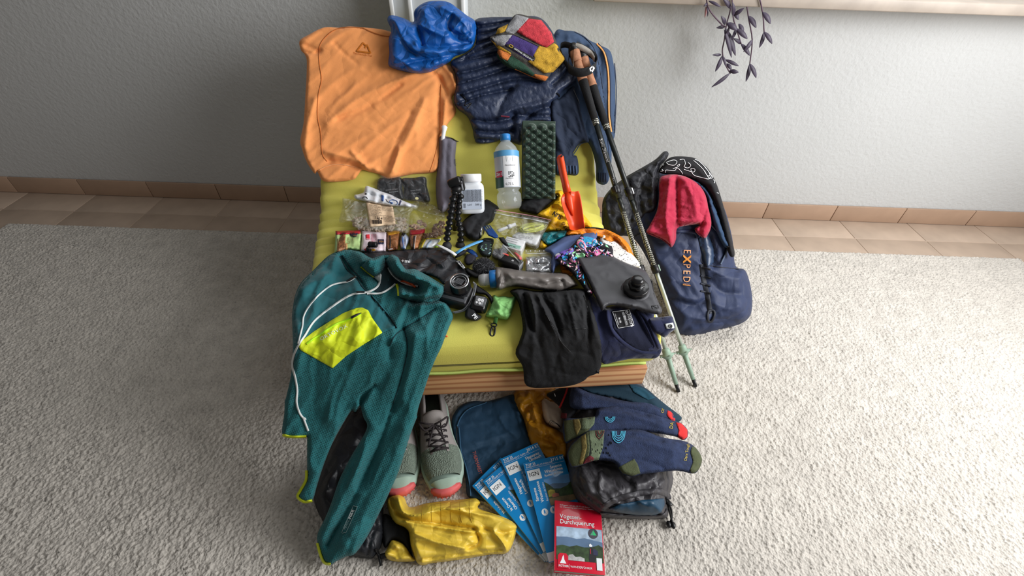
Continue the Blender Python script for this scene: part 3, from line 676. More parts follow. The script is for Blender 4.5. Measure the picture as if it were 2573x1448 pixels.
# black trousers and navy t-shirt on the front right
bt = Sheet(NN((40,525),(130,500),(300,525),(640,500),(720,540),(738,600),(800,800),(840,1000),(835,1140),(800,1230),(720,1265),(680,1300),(580,1340),(400,1360),(185,1345),(150,1180),(85,1060),(120,950),(150,850),(130,700),(100,600)),
    Hseat, .05, 16, [(NN((160,560),(200,750),(300,1000),(360,1300)), 8, -.016), (NN((270,540),(380,780),(500,1000),(560,1060)), 6, .014), (NN((110,600),(160,800),(130,1000)), 8, .012), (NN((210,560),(260,760),(240,1000),(260,1250)), 8, .014), (NN((700,560),(720,800),(725,1060)), 5, -.010), (NN((330,560),(440,800),(470,1000),(420,1200)), 7, -.014), (NN((420,1060),(580,1040),(725,1070)), 6, -.014), (NN((420,1210),(560,1250),(680,1250)), 5, -.010), (NN((100,1060),(200,1120),(240,1180)), 7, .012)],
    wr=[(.007, 26, radians(75), 4), (.003, 10, radians(70), 4)], step=4.2, seed=36, fs=1.6)
bt.build('trousers', m_blkf, label='black trousers folded over the front edge of the seat', cat='trousers')
bt.strip('seam', NN((470,850),(560,845),(700,850)), 2, m_blk, .002); bt.strip('seam', NN((680,560),(715,700),(722,1060)), 2, m_blk, .002); bt.strip('pocket_edge', NN((340,720),(420,830),(480,960),(560,1050)), 3, m_blk, .002)
bt.strip('toggle', NN((790,1222),(812,1228)), 7, m_blk, .01)
def Hshirt(x, y): return Hseat(x, y)
ns = Sheet(NN((700,480),(760,560),(860,660),(1000,640),(1200,680),(1290,700),(1280,800),(1310,900),(1350,1010),(1345,1060),(1300,1105),(1180,1108),(1080,1112),(960,1135),(840,1148),(800,1000),(740,800),(680,600)),
    lifted(Hseat, .001), .022, 12, [(NN((880,700),(900,850),(1000,980),(1160,1060),(1300,1070)), 6, .008), (NN((840,1080),(1000,1070),(1300,1095)), 5, -.006), (NN((1120,700),(1200,850),(1280,1010)), 6, -.012), (NN((800,760),(840,900),(850,1080)), 8, -.006)], wr=(.004, 20, 1.2, 3), step=4.5, seed=38)
ns.build('merino_shirt', m_navt, label='navy merino shirt with white printed neck label on the seat corner', cat='shirt')
ns.patch('neck_opening', NN((930,690),(1180,690),(1230,830),(1290,1000),(1280,1045),(1150,1040),(1030,960),(930,840)), m_navt2, .001, step=5)
ns.strip('neckband', NN((885,690),(900,800),(960,910),(1080,1010),(1200,1060),(1320,1065)), 9, m_navt, .005); ns.strip('neckband', NN((1140,690),(1200,800),(1260,930),(1290,1010),(1240,1030)), 7, m_navt, .004)
ns.strip('neckband', NN((1160,690),(1250,800),(1300,930),(1335,1020)), 9, m_navt, .007)
ns.patch('neck_label', NN((925,700),(1075,682),(1118,822),(975,848)), mat('label_black', (24, 22, 26), .8), .003, step=5)
ns.strip('printed_frame', NN((928,703),(1073,685),(1115,820),(977,845)), 1.4, m_wht, .0042, sm=False, step=3, closed=True)
ns.text('kaipara', NN((1055,722))[0], 14, radians(74), m_wht, .0044, sx=.85); ns.strip('printed_spiral', NN((1046,706),(1052,702),(1056,710),(1048,716),(1040,710),(1042,698),(1054,694),(1064,704)), 1.2, m_wht, .0044, step=1.5)
for k, (x_, y_) in enumerate(((1008,705),(1018,702))): ns.text('100% MERINO WOOL', NN((x_, y_))[0], 4.6, radians(74), m_wht, .0044, sx=.82)
ns.text('M 38', NN((978,755))[0], 6.5, radians(74), m_wht, .0044, bold=.02); ns.text('FEIN UND WEICH', NN((945,722))[0], 4.2, radians(72), m_wht, .0044, sx=.85)
hb = Sheet(NN((1225,770),(1260,752),(1350,748),(1440,740),(1460,790),(1470,850),(1420,890),(1380,925),(1330,900),(1280,870)), lifted(Hseat, .012), .028, 9, [(NN((1250,765),(1350,765),(1450,760)), 4, -.008), (NN((1260,880),(1340,880),(1440,850)), 5, .006)], step=4.5, seed=40)
hb.build('headband', m_navt, label='folded navy headband with white spiral tag on the seat corner', cat='headband')
hb.patch('tag', NN((1382,808),(1452,796),(1466,845),(1396,852)), m_zipw, .003, step=4)
hb.strip('printed_spiral', NN((1424,826),(1430,822),(1436,830),(1428,838),(1416,834),(1414,822),(1426,812),(1442,818),(1444,834),(1432,846)), 1.6, m_blk, .005, step=1.5)
# ------------------------------------------------------------------ things lying on the seat
def D(*p): return [(820+x/5.57, 420+y/5.57) for x, y in p]
def E_(*p): return [(1180+x/5.57, 420+y/5.57) for x, y in p]
def G(*p): return [(1050+x/5.1725, 580+y/5.1725) for x, y in p]
_hit = Sheet([(0, 0), (9, 0), (9, 9), (0, 9)], Hback, 0, 5, sm=False)
def hit(px, py, lift=0): return Vector(_hit.solve([(px, py)], np.array([lift]))[0][0])
UX = Vector((CUx[0], CUx[1], 0)); VX = Vector((CVy[0], CVy[1], 0))
def stand(base, top, lean, lift=0):
    """upright axis through two traced points, leaning back by lean degrees; matrix with z along the axis, and its length"""
    b = hit(*base, lift); w = VX*sin(radians(lean))+Vector((0, 0, 1))*cos(radians(lean)); n = w.cross(UX)
    t = at_plane(*top, b, n); z = (t-b).normalized(); y = z.cross(UX).normalized(); x = y.cross(z)
    L = (t-b).length
    return Matrix(((x.x, y.x, z.x, b.x), (x.y, y.y, z.y, b.y), (x.z, y.z, z.z, b.z), (0, 0, 0, 1))), L
def px_size(p, px): return px*((np.array(p)-CO) @ CF)/FPX
m_film = mat('clear_film', (225, 228, 230), .10, alpha=.16, spec=1.0, var=0, crease=(.9, 45, 'v'))
m_filmd = mat('smoky_film', (110, 102, 96), .12, alpha=.35, spec=1.0, var=0, crease=(.9, 45, 'v'))
m_pet = mat('clear_pet', (220, 228, 230), .06, .1, 20, alpha=.30, spec=.9, var=0)
m_kraft = mat('kraft_label', (234, 206, 172), .8, var=.04)
m_ink = mat('ink', (30, 30, 34), .7, var=0)
m_grey = mat('grey_fabric', (108, 104, 116), .75, .15, 300, var=.06)
m_clip = mat('grey_plastic', (150, 152, 156), .5, var=.03)
m_silver = mat('silver', (190, 192, 196), .25, .2, 40, metal=.9, var=.1)

# grey umbrella in its sleeve
um = Sheet([(1104,345),(1119,342),(1142,350),(1147,358),(1144,400),(1148,450),(1146,485),(1132,520),(1110,536),(1099,518),(1095,470),(1098,430),(1103,380)], lifted(Hback, .003), .04, 20, [([(1125,350),(1120,420),(1125,500)], 5, -.008), ([(1138,360),(1134,430),(1137,480)], 5, .006)], wr=(.003, 14, 1.4, 3), step=4, seed=2)
um.build('umbrella', m_grey, label='grey sleeved travel umbrella with white handle leaning on the backrest', cat='umbrella')
b0 = Vector(um.point([(1113,346)])[0]); t0 = at_plane(1117, 319, b0, (0, -1, .8))
tube('handle', [b0+(b0-t0)*.3, b0, b0.lerp(t0, .6), t0, t0+(t0-b0)*.12], [.006, .0065, .007, .010, .005], m_wht, um.obj, 12)
um.strip('drawcord', [(1122,346),(1135,347),(1146,354),(1152,356)], 2.2, m_blk, .006)
um.text('doppler', (1141, 400), 8, radians(84), mat('print_navy', (60, 62, 90), .8), .002, sx=.7)

# white tub
mw, L = stand((1187, 536), (1183, 437), 28, .016); r = px_size(mw.translation, 31)
tb = thing('powder_tub', 'white plastic tub with screw lid and printed label beside the tripod', 'tub', mw.translation)
def sqlathe(name, prof_, m, parent, mw, n=4, seg=40, flat=.8):
    V = []; Fc = []
    for r_, z in prof_:
        for k in range(seg):
            a = 2*pi*k/seg; c, s = cos(a), sin(a); q = (abs(c)**n+abs(s)**n)**(-1/n); V.append(tuple(mw @ Vector((r_*q*c, r_*q*s*flat, z))))
    k_ = len(prof_); Fc = [(i*seg+k, i*seg+(k+1) % seg, (i+1)*seg+(k+1) % seg, (i+1)*seg+k) for i in range(k_-1) for k in range(seg)]+[tuple(range(seg))[::-1], tuple((k_-1)*seg+k for k in range(seg))]
    return obj(name, np.array(V), Fc, m, parent)
sqlathe('body', [(r*.86, 0), (r*.96, L*.02), (r, L*.06), (r, L*.62), (r*.97, L*.70), (r*.84, L*.76), (r*.74, L*.78), (r*.74, L*.82)], mat('tub_white', (222, 226, 230), .35, var=.02), tb, mw)
lathe('lid', [(r*.80, L*.80), (r*.83, L*.815), (r*.83, L*.975), (r*.78, L), (r*.2, L)], m_wht, tb, 40, mw)
fr = mw @ Matrix.Translation((0, -r*.8-.0006, 0)) @ Matrix.Rotation(pi/2, 4, 'X')
box('label', r*1.55, L*.50, .001, mat('label_blue_white', (196, 206, 222), .5, var=.03), tb, 0, mw=fr @ Matrix.Translation((0, L*.37, 0)))
for k in range(15):
    flat_text('Nahrungsergaenzung Kollagen Hydrolysat Pulver' if k % 2 else 'Verzehrempfehlung taeglich mit Wasser verruehren', fr, -r*.70, L*(.585-.0195*k), .0046, m_ink, tb, 'fine_print', z=.0008, sx=.62)
flat_text('500 g', fr, r*.25, L*.215, .0085, m_ink, tb, z=.0008); flat_text('LOT', fr, -r*.35, L*.215, .0075, m_ink, tb, z=.0008)
for k in range(9): flat_poly('barcode_bar', [(-r*.68, L*(.16+.013*k)), (-r*.50, L*(.16+.013*k)), (-r*.50, L*(.165+.013*k+.004*(k % 2))), (-r*.68, L*(.165+.013*k+.004*(k % 2)))], fr, m_ink, tb, z=.0009)

# water bottle
mw, L = stand((1281, 526), (1269, 338), 36, .022); r = px_size(mw.translation, 31)
wb = thing('water_bottle', 'clear plastic water bottle with blue cap and torn white label', 'bottle', mw.translation)
lathe('body', [(r*.55, 0), (r*.80, .002), (r*.95, L*.04), (r, L*.10), (r*.98, L*.20), (r*.80, L*.245), (r*.92, L*.27), (r*.94, L*.45), (r*.90, L*.60), (r*.97, L*.72), (r*.98, L*.76), (r*.80, L*.83), (r*.5, L*.885), (r*.38, L*.905), (r*.38, L*.93)], m_pet, wb, 40, mw)
lathe('cap', [(r*.36, L*.915), (r*.41, L*.918), (r*.41, L*.995), (r*.36, L), (.001, L)], mat('cap_blue', (40, 122, 190), .4), wb, 32, mw)
def wrap(name, a0, a1, z0, z1, rr, m, parent, mw, n=14):
    V = []; Fc = []
    for i in range(n+1):
        a = a0+(a1-a0)*i/n
        for z in (z0, (z0+z1)/2, z1): V.append(tuple(mw @ Vector((rr*cos(a), rr*sin(a), z))))
    for i in range(n):
        for k in range(2): Fc.append((i*3+k, i*3+3+k, i*3+4+k, i*3+1+k))
    return obj(name, np.array(V), Fc, m, parent)
wrap('label', -pi*.98, -.15, L*.28, L*.76, r*1.005, mat('label_pale', (196, 204, 212), .4, .3, 30, var=.06), wb, mw, 24)
wrap('label_panel', -pi*.62, -pi*.20, L*.29, L*.75, r*1.015, m_wht, wb, mw)
wrap('label_top', -pi*.98, -.15, L*.69, L*.765, r*1.02, mat('label_sky', (92, 160, 206), .4), wb, mw, 24)
wrap('label_green', -pi*.98, -pi*.64, L*.28, L*.43, r*1.015, mat('label_green', (34, 72, 60), .4), wb, mw)
wrap('label_red', -pi*.86, -pi*.66, L*.42, L*.50, r*1.022, mat('label_red', (196, 36, 72), .4), wb, mw)
def cyl(rr): return lambda a, b: mw @ Vector((rr*cos(-pi/2+a/rr), rr*sin(-pi/2+a/rr), b))
flat_text('2in1', None, -r*1.10, L*.445, r*.34, m_wht, wb, fn=cyl(r*1.03), bold=.02)
flat_text('0,75 L', None, -r*.28, L*.31, r*.26, m_ink, wb, fn=cyl(r*1.02))
for k in range(4):
    for j in range(5):
        if (k*3+j*5) % 4 != 1:
            a0 = -r*.02+k*r*.13; z0 = L*(.41+.016*j)
            obj('printed_mark', np.array([tuple(cyl(r*1.02)(x_, y_)) for x_, y_ in ((a0, z0), (a0+r*.10, z0), (a0+r*.10, z0+L*.011), (a0, z0+L*.011))]), [(0, 1, 2, 3)], m_ink, wb, False)
obj('printed_badge', np.array([tuple(cyl(r*1.02)(x_, y_)) for x_, y_ in ((-r*.12, L*.615), (r*.40, L*.615), (r*.40, L*.69), (-r*.12, L*.69))]), [(0, 1, 2, 3)], mat('label_green', (34, 72, 60), .4), wb, False)
obj('printed_badge', np.array([tuple(cyl(r*1.025)(x_, y_)) for x_, y_ in ((-r*.02, L*.635), (r*.28, L*.635), (r*.30, L*.668), (r*.05, L*.672))]), [(0, 1, 2, 3)], m_wht, wb, False)
flat_text('Mineralwasser', None, -r*.25, L*.56, r*.15, m_ink, wb, fn=cyl(r*1.02)); flat_text('Pfandflasche', None, -r*.25, L*.39, r*.13, m_ink, wb, fn=cyl(r*1.02))

# folding foam seat pad with moulded studs
b = hit(1350, 500, .035); lean = 40; w = VX*sin(radians(lean))+Vector((0, 0, 1))*cos(radians(lean)); n = UX.cross(w)
mw, Wp, Hp = quad_frame((1314, 303), (1396, 305), (1314, 500), b, n)
m_pad = mat('dark_green_foam', (54, 70, 60), .34, .1, 300, var=.05, coat=.2)
gx, gy = 84, 200; XX, YY = np.meshgrid(np.linspace(0, Wp, gx), np.linspace(0, Hp, gy))
cw = Wp/3.0; ch = Hp/9.6; Z = np.zeros_like(XX)
for j in range(-1, 22):
    for i in range(-1, 5):
        cx = (i+.5*(j % 2)+.25)*cw; cy = j*ch*.5+ch*.15
        if cy > Hp*.93 or cx < -cw*.2 or cx > Wp*1.05: continue
        d = np.hypot((XX-cx)/(cw*.40), (YY-cy)/(ch*.46)); Z = np.maximum(Z, .019*np.exp(-d**2*1.6))
Z *= np.minimum(1, np.minimum.reduce([XX, Wp-XX, YY, Hp-YY])/.006)
idx = np.arange(gx*gy).reshape(gy, gx)
def slab_field(name, XX, YY, Z, t, mw, m, parent=None):
    gy, gx = XX.shape; n = gx*gy; idx = np.arange(n).reshape(gy, gx)
    Fq = np.c_[idx[:-1, :-1].ravel(), idx[:-1, 1:].ravel(), idx[1:, 1:].ravel(), idx[1:, :-1].ravel()].tolist()
    bd = list(idx[0, :])+list(idx[1:, -1])+list(idx[-1, -2::-1])+list(idx[-2:0:-1, 0])
    V = np.c_[XX.ravel(), YY.ravel(), Z.ravel()]; Vb = V[bd].copy(); Vb[:, 2] = -t; k = len(bd)
    Fq += [(n+i, n+(i+1) % k, bd[(i+1) % k], bd[i]) for i in range(k)]+[tuple(n+i for i in range(k))[::-1]]
    V = np.vstack([V, Vb]); V = np.array([tuple(mw @ Vector(v)) for v in V])
    return obj(name, V, Fq, m, parent)
pad = slab_field('sit_pad', XX, YY, Z, .022, mw, m_pad)
tag(pad, 'dark green folded foam sit pad with rows of studs', 'seat pad')
for k in range(3): box('fold_layer', .0025, Hp*.985, .005, m_pad, pad, .0008, mw=mw @ Matrix.Translation((-.0008, Hp*.495, -.004-.006*k)))

# orange trowel
b = hit(1450, 575, .05); lean = 48; w = VX*sin(radians(lean))+Vector((0, 0, 1))*cos(radians(lean)); n = UX.cross(w)
def tpt(px, py, o=0): return Vector(at_plane(px, py, b, n))+n.normalized()*o
m_tro = mat('orange_plastic', (238, 74, 26), .38, .03, 100, var=.03)
tr = thing('garden_trowel', 'bright orange plastic trowel leaning on the yellow bag', 'trowel', tuple(tpt(1450, 573)))
def ribbon_solid(name, L_, R_, prof_, m, parent, thick=.003, nx=9):
    """surface between two traced edges, bulging by prof_(s,t) along the normal, closed with a back face"""
    V = []; ns = len(L_)
    for i in range(ns):
        a, c = tpt(*L_[i]), tpt(*R_[i])
        for j in range(nx):
            t = j/(nx-1); V.append(a.lerp(c, t)+n.normalized()*prof_(i/(ns-1), t))
    V2 = [v-n.normalized()*thick for v in V]; N_ = len(V); Fc = []
    for i in range(ns-1):
        for j in range(nx-1):
            a = i*nx+j; Fc.append((a, a+nx, a+nx+1, a+1)); Fc.append((a+N_, a+1+N_, a+nx+1+N_, a+nx+N_))
    for i in range(ns-1):
        for a, c in ((i*nx, (i+1)*nx), ((i+1)*nx+nx-1, i*nx+nx-1)): Fc.append((a, a+N_, c+N_, c))
    for j in range(nx-1): Fc.append((j, j+1, j+1+N_, j+N_)); q = (ns-1)*nx+j; Fc.append((q+1, q, q+N_, q+1+N_))
    return obj(name, np.array([tuple(v) for v in V+V2]), Fc, m, parent)
hl = [(1401,393),(1399,398),(1401,410),(1407,440),(1412,462),(1417,488)]; hr = [(1412,390),(1417,397),(1419,408),(1425,440),(1430,462),(1436,484)]
ribbon_solid('handle', hl, hr, lambda s, t: .016*math.sqrt(max(0, 1-(2*t-1)**2))*(.5 if s < .05 else 1), m_tro, tr, .004)
hole = Matrix.Translation(tpt(1408.5, 398, .0175)) @ n.to_track_quat('Z', 'Y').to_matrix().to_4x4()
lathe('hole', [(.0032, -.001), (.0032, .0004), (.0001, .0004)], m_ink, tr, 14, hole)
bl = [(1414,489),(1409,500),(1410,512),(1417,535),(1425,556),(1431,577)]; br = [(1453,481),(1457,490),(1460,505),(1463,528),(1466,552),(1469,573)]
ribbon_solid('blade', bl, br, lambda s, t: .004-.020*(1-abs(2*t-1)**1.6)*min(1, s*2.2)+.010*max(0, 1-abs(t-.5)*4)*(1-s), m_tro, tr, .003, 17)
ribbon_solid('socket', [(1417,484),(1420,500),(1430,522),(1441,540)], [(1437,482),(1440,500),(1442,522),(1442,540)], lambda s, t: .010*(1-s)*math.sqrt(max(0, 1-(2*t-1)**2))-.008*s, m_tro, tr, .004)

# flexible tripod with ball-jointed legs
b = hit(1128, 618, .006); w = VX*sin(radians(14))+Vector((0, 0, 1))*cos(radians(14)); ntr = UX.cross(w)
def gpt(px, py, o=0): return Vector(at_plane(px, py, b, ntr))+ntr.normalized()*o
gt = thing('flexible_tripod', 'black flexible tripod with ball-jointed legs standing on the seat', 'tripod', tuple(b))
rb = px_size(b, 9.4); m_tri = mat('black_gloss', (20, 20, 22), .25, var=.04)
bm_ = bmesh.new(); bmesh.ops.create_uvsphere(bm_, u_segments=16, v_segments=10, radius=rb)
bmesh.ops.scale(bm_, vec=(1, 1, .72), verts=bm_.verts); bme = bpy.data.meshes.new('ball_joint'); bm_.to_mesh(bme); bm_.free(); bme.materials.append(m_tri); bme.polygons.foreach_set('use_smooth', [True]*len(bme.polygons))
legs = [D((1800,340),(1775,430),(1760,525),(1745,605),(1735,690),(1725,765),(1710,840),(1700,910),(1692,985)), D((1875,420),(1852,490),(1848,570),(1842,650),(1838,740),(1855,820),(1872,890),(1882,965),(1880,1040))]
for li, lg in enumerate(legs):
    pts = [gpt(x_, y_, .010-.02*li) for x_, y_ in crom(lg, 2)]
    tube('leg_core', pts, rb*.62, m_blk, gt, 10)
    for i, (x_, y_) in enumerate(lg):
        o = bpy.data.objects.new('ball_joint', bme); COL.objects.link(o); p0 = gpt(x_, y_, .010-.02*li)
        nx_ = lg[min(i+1, len(lg)-1)]; pv = lg[max(i-1, 0)]; ax = gpt(*pv)-gpt(*nx_)
        o.matrix_world = Matrix.Translation(p0) @ ax.to_track_quat('Z', 'Y').to_matrix().to_4x4(); put(o, gt)
    fx, fy = ((1690, 1085), (1872, 1115))[li]; p0 = gpt(*D((fx, fy))[0], .010-.02*li); zb = Hback(p0.x, p0.y)
    lathe('rubber_foot', [(rb*.7, -rb*1.1), (rb*1.15, -rb*.7), (rb*1.3, 0), (rb*1.05, rb*.7), (rb*.5, rb*1.1)], mat('rubber', (44, 44, 46), .7), gt, 20, Matrix.Translation(p0))
tube('leg_core', [gpt(*D((1835, 360))[0], -.012), gpt(*D((1800, 700))[0], -.05), gpt(*D((1790, 1000))[0], -.075)], rb*.9, m_tri, gt, 10)
p0 = gpt(*D((1800, 200))[0], .008); lathe('head', [(rb*1.0, -rb*1.6), (rb*1.1, -rb*1.2), (rb*1.1, rb*1.3), (rb*.9, rb*1.6)], m_blk, gt, 20, Matrix.Translation(p0) @ Matrix.Rotation(radians(65), 4, 'Y'))
p0 = gpt(*D((1880, 240))[0], -.004); box('clamp', rb*1.8, rb*1.5, rb*3.4, m_blk, gt, .003, mw=Matrix.Translation(p0) @ Matrix.Rotation(radians(-8), 4, 'Y'))
box('clamp_lever', rb*.4, rb*.5, rb*2.4, m_clip, gt, .001, mw=Matrix.Translation(gpt(*D((1898, 250))[0], .008)) @ Matrix.Rotation(radians(-8), 4, 'Y'))
p0 = gpt(*D((1820, 300))[0], .004); lathe('hub', [(rb*.9, -rb), (rb*1.4, -rb*.4), (rb*1.4, rb*.5), (rb*.9, rb)], m_blk, gt, 20, Matrix.Translation(p0))

# two black coffee pouches in a clear bag
m_bpk = mat('black_foil', (26, 28, 32), .3, var=.1, crease=(.2, 30, 'v'))
for k, (o_, lb) in enumerate(((((725,175),(860,160),(1045,150),(1060,300),(1080,440),(1020,450),(880,400),(730,380)), 'black foil pouch in clear film, nearer the white tissue pack'), (((1060,165),(1220,150),(1385,140),(1410,280),(1450,480),(1300,470),(1100,450),(1085,300)), 'black foil pouch in clear film, nearer the grey umbrella'))):
    s_ = Sheet(D(*o_), lifted(Hback, .003), .016, 8, crump=[(.004, 12)], step=4, seed=50+k); s_.build('foil_pouch', m_bpk, label=lb, cat='pouch', group='black foil pouches')
    for j, (tx, ty, sz) in enumerate((((880,235,3.5),(830,330,4.5),(880,360,4.5)), ((1180,340,4.5),(1190,380,5.5)))[k]):
        s_.text(('premium', 'coconut collagen', 'beauty drink', 'Instant Drink', 'Collagen')[j+3*k], D((tx, ty))[0], sz, radians(-6), m_clip, .002)
    if k: s_.patch('printed_seal', D((1240,430),(1265,418),(1290,430),(1290,452),(1265,460),(1240,450)), mat('seal_cream', (214, 206, 150), .6), .002, step=2)
s_ = Sheet(D((705,130),(900,115),(1200,110),(1400,120),(1440,300),(1470,490),(1300,500),(1000,470),(700,400)), lifted(Hback, .006), .020, 8, crump=[(.006, 14)], step=4, seed=53)
s_.build('clear_bag', mat('thin_film', (225, 228, 230), .08, alpha=.05, spec=1.0, var=0, crease=(.7, 30, 'v')), label='clear glossy film bag around the two black foil pouches', cat='bag', bottom=False)

# white tissue pack
s_ = Sheet(D((395,390),(450,380),(520,352),(555,265),(650,290),(760,335),(900,385),(1050,460),(1150,500),(1260,540),(1240,570),(1080,565),(930,555),(700,520),(480,470),(400,440)), lifted(Hback, .016), .022, 8, [(D((530,360),(650,390),(900,440)), 4, -.006)], crump=[(.004, 14)], step=3.5, seed=55)
s_.build('tissue_pack', mat('white_film', (226, 229, 234), .4, .3, 60), label='white crumpled tissue pack tucked behind the bag of nuts', cat='tissue pack')
s_.patch('printed_band', D((768,390),(805,400),(800,480),(765,470)), mat('print_blue', (40, 90, 160), .5), .0015, step=3); s_.patch('printed_band', D((1030,460),(1055,470),(1030,540),(1010,530)), mat('print_navy', (60, 62, 90), .8), .0015, step=3)
s_.strip('printed_face', D((880,500),(890,470),(930,455),(980,470),(1000,500),(980,530)), 1.2, mat('print_blue', (40, 90, 160), .5), .002, step=2); s_.patch('printed_smile', D((890,485),(930,495),(930,515),(900,508)), mat('print_blue', (40, 90, 160), .5), .002, step=2); s_.strip('printed_tail', D((835,450),(860,485),(900,490)), 1, m_ink, .002, step=2)
s_.text('x 10', D((950, 420))[0], 4, radians(25), m_ink, .002); s_.strip('printed_face', D((500,440),(520,415),(560,418),(580,445)), 1, m_ink, .002, step=2); s_.patch('printed_mark', D((535,370),(555,362),(575,380),(545,388)), m_ink, .002, step=2)

# bags of nuts
def nuts(name, outline, lift, col, label, n, seed, sz=.0085):
    P = crom(np.array(outline), 4, True); rng = np.random.RandomState(seed); lo, hi = P.min(0), P.max(0); V = []; Fc = []; got = 0
    sh = Sheet(outline, lifted(Hback, lift), .012, 8, step=8)
    cand = rng.uniform(lo, hi, (n*6, 2)); cand = cand[inside(cand, P)][:n]; C_ = sh.point(cand)
    for c in C_:
        R = Matrix.Rotation(rng.uniform(0, 6.3), 3, 'Z') @ Matrix.Rotation(rng.uniform(-1, 1), 3, 'X'); k = len(V)
        for i in range(6):
            a = -.9+1.8*i/5; rr = sz*.50*math.sin(pi*(i+.6)/6.2)**.6
            cx, cy = sz*.75*sin(a), sz*.55*cos(a)-sz*.35
            for j in range(5):
                q = 2*pi*j/5; V.append(Vector(c)+R @ Vector((cx+rr*cos(q)*sin(a), cy+rr*cos(q)*cos(a), rr*sin(q))))
        for i in range(5):
            for j in range(5): Fc.append((k+i*5+j, k+i*5+(j+1) % 5, k+i*5+5+(j+1) % 5, k+i*5+5+j))
        Fc.append(tuple(k+j for j in range(5))[::-1]); Fc.append(tuple(k+25+j for j in range(5)))
    o = obj(name, np.array([tuple(v) for v in V]), Fc, mat(name+'_skin', col, .6, .2, 200, var=.18, vscale=60)); o['kind'] = 'stuff'
    return tag(o, label, 'nuts')
nuts('cashew_nuts', D((380,740),(480,700),(600,710),(800,760),(960,720),(1110,720),(1125,830),(1090,920),(960,900),(700,900),(520,880),(410,850)), .006, (214, 196, 172), 'pale cashew nuts lying loose inside the large clear bag', 190, 3)
nuts('mixed_nuts', D((1180,780),(1260,740),(1360,770),(1390,830),(1330,880),(1170,880)), .008, (196, 160, 128), 'nuts in the small clear bag behind the red-topped bar', 34, 4)
nuts('trail_nuts', D((1400,920),(1480,860),(1600,760),(1650,770),(1640,900),(1600,980),(1480,990),(1350,990)), .006, (150, 116, 92), 'dark nuts in the smoky bag beside the tripod', 60, 5)
s_ = Sheet(D((225,432),(265,440),(560,478),(930,540),(1283,500),(1272,600),(1200,625),(1165,720),(1160,900),(1100,935),(800,900),(430,880),(370,790),(300,770),(178,765),(225,560)), lifted(Hback, .012), .02, 8, [(D((268,445),(300,600),(370,800)), 4, -.006), (D((1230,570),(1160,640),(1130,850)), 4, .006)], crump=[(.004, 22)], step=5, seed=57)
s_.build('nut_bag', mat('milky_film', (196, 196, 188), .2, alpha=.34, spec=1.0, var=0, crease=(.7, 35, 'v')), label='large clear bag of cashew nuts with a kraft paper label', cat='bag', bottom=False)
s_.patch('kraft_label', D((555,475),(930,545),(970,800),(615,838)), m_kraft, .003, step=6)
kl = s_.obj.children[-1]
s_.text('1 kg e', D((670, 722))[0], 8.5, radians(4), m_ink, .0045, bold=.02, parent=kl)
for k in range(9):
    s_.text('Naehrwerte je 100 g' if k % 2 else 'Energie 2400 kJ', D((595+4*k, 530+19*k))[0], 3.4, radians(7), m_ink, .0045, 'fine_print', sx=1.0, parent=kl)
    s_.text('Zutaten: Cashewkerne' if k % 2 else 'Kuehl und trocken', D((772+4*k, 545+(19*k if k < 4 else 19*k+60)))[0], 3.2, radians(7), m_ink, .0045, 'fine_print', sx=1.0, parent=kl)
for k in range(12):
    a = 640+12*k; s_.strip('barcode_bar', D((a, 740), (a+6, 792)), (.7, 1.6, 1.0)[k % 3], m_ink, .0045, sm=False, parent=kl, step=4)
s_ = Sheet(D((1165,660),(1230,640),(1300,680),(1400,780),(1400,850),(1330,900),(1160,890),(1150,780)), lifted(Hback, .014), .016, 8, crump=[(.004, 14)], step=4, seed=58)
s_.build('nut_bag', m_film, label='small clear bag of nuts between the large nut bag and the tripod', cat='bag', bottom=False)
s_ = Sheet(D((1130,450),(1250,445),(1400,490),(1560,560),(1660,660),(1650,800),(1640,960),(1560,1000),(1400,1000),(1340,990),(1400,900),(1330,750),(1240,600),(1270,540)), lifted(Hback, .012), .02, 8, [(D((1240,595),(1400,640),(1640,690)), 3, .005)], crump=[(.006, 16)], step=5, seed=59)
s_.build('nut_bag', m_filmd, label='smoky clear bag of dark nuts in front of the umbrella', cat='bag', bottom=False)
s_.strip('zip_seal', D((1230,590),(1400,640),(1650,690)), 3, m_film, .003)

# snack bars in a row
def bar(o_, m_, label, lift=.006, th=.014, seed=1):
    s = Sheet(D(*o_), lifted(Hback, lift), th, 7, crump=[(.003, 14)], step=3.2, sm=False, seed=seed); s.build('snack_bar', m_, label=label, cat='snack bar', group='snack bars in a row on the seat'); return s
m_bg = mat('wrap_green', (176, 206, 138), .35, .3, 60); m_br = mat('wrap_red', (172, 28, 48), .35, .3, 60); m_pink = mat('wrap_pink', (222, 206, 214), .35, .3, 60)
m_seed = mat('seed_bar', (150, 98, 62), .4, 1, 70, kind='voro', var=.35, vscale=70, dist=.004); m_gold = mat('wrap_gold', (206, 148, 40), .35, .3, 60); m_nvy = mat('wrap_navy', (36, 40, 70), .4)
m_bwr = mat('wrap_blue_silver', (172, 186, 212), .25, .4, 60, metal=.3); m_yel = mat('wrap_yellow', (220, 206, 60), .35, .3, 60); m_brn = mat('wrap_brown', (104, 58, 30), .4)
s = bar(((128,895),(480,880),(500,940),(470,1175),(300,1150),(110,1215),(118,1100)), m_bg, 'green wrapped nut bar with red top edge, leftmost of the bars', seed=61)
s.patch('end_seal', D((128,895),(478,882),(478,932),(130,945)), m_br, .002, step=3); s.patch('printed_nuts', D((190,985),(235,940),(270,950),(265,1080),(250,1180),(165,1200),(170,1060)), m_seed, .002, step=3); s.patch('printed_badge', D((325,925),(440,925),(425,975),(370,980),(335,955)), m_nvy, .002, step=3)
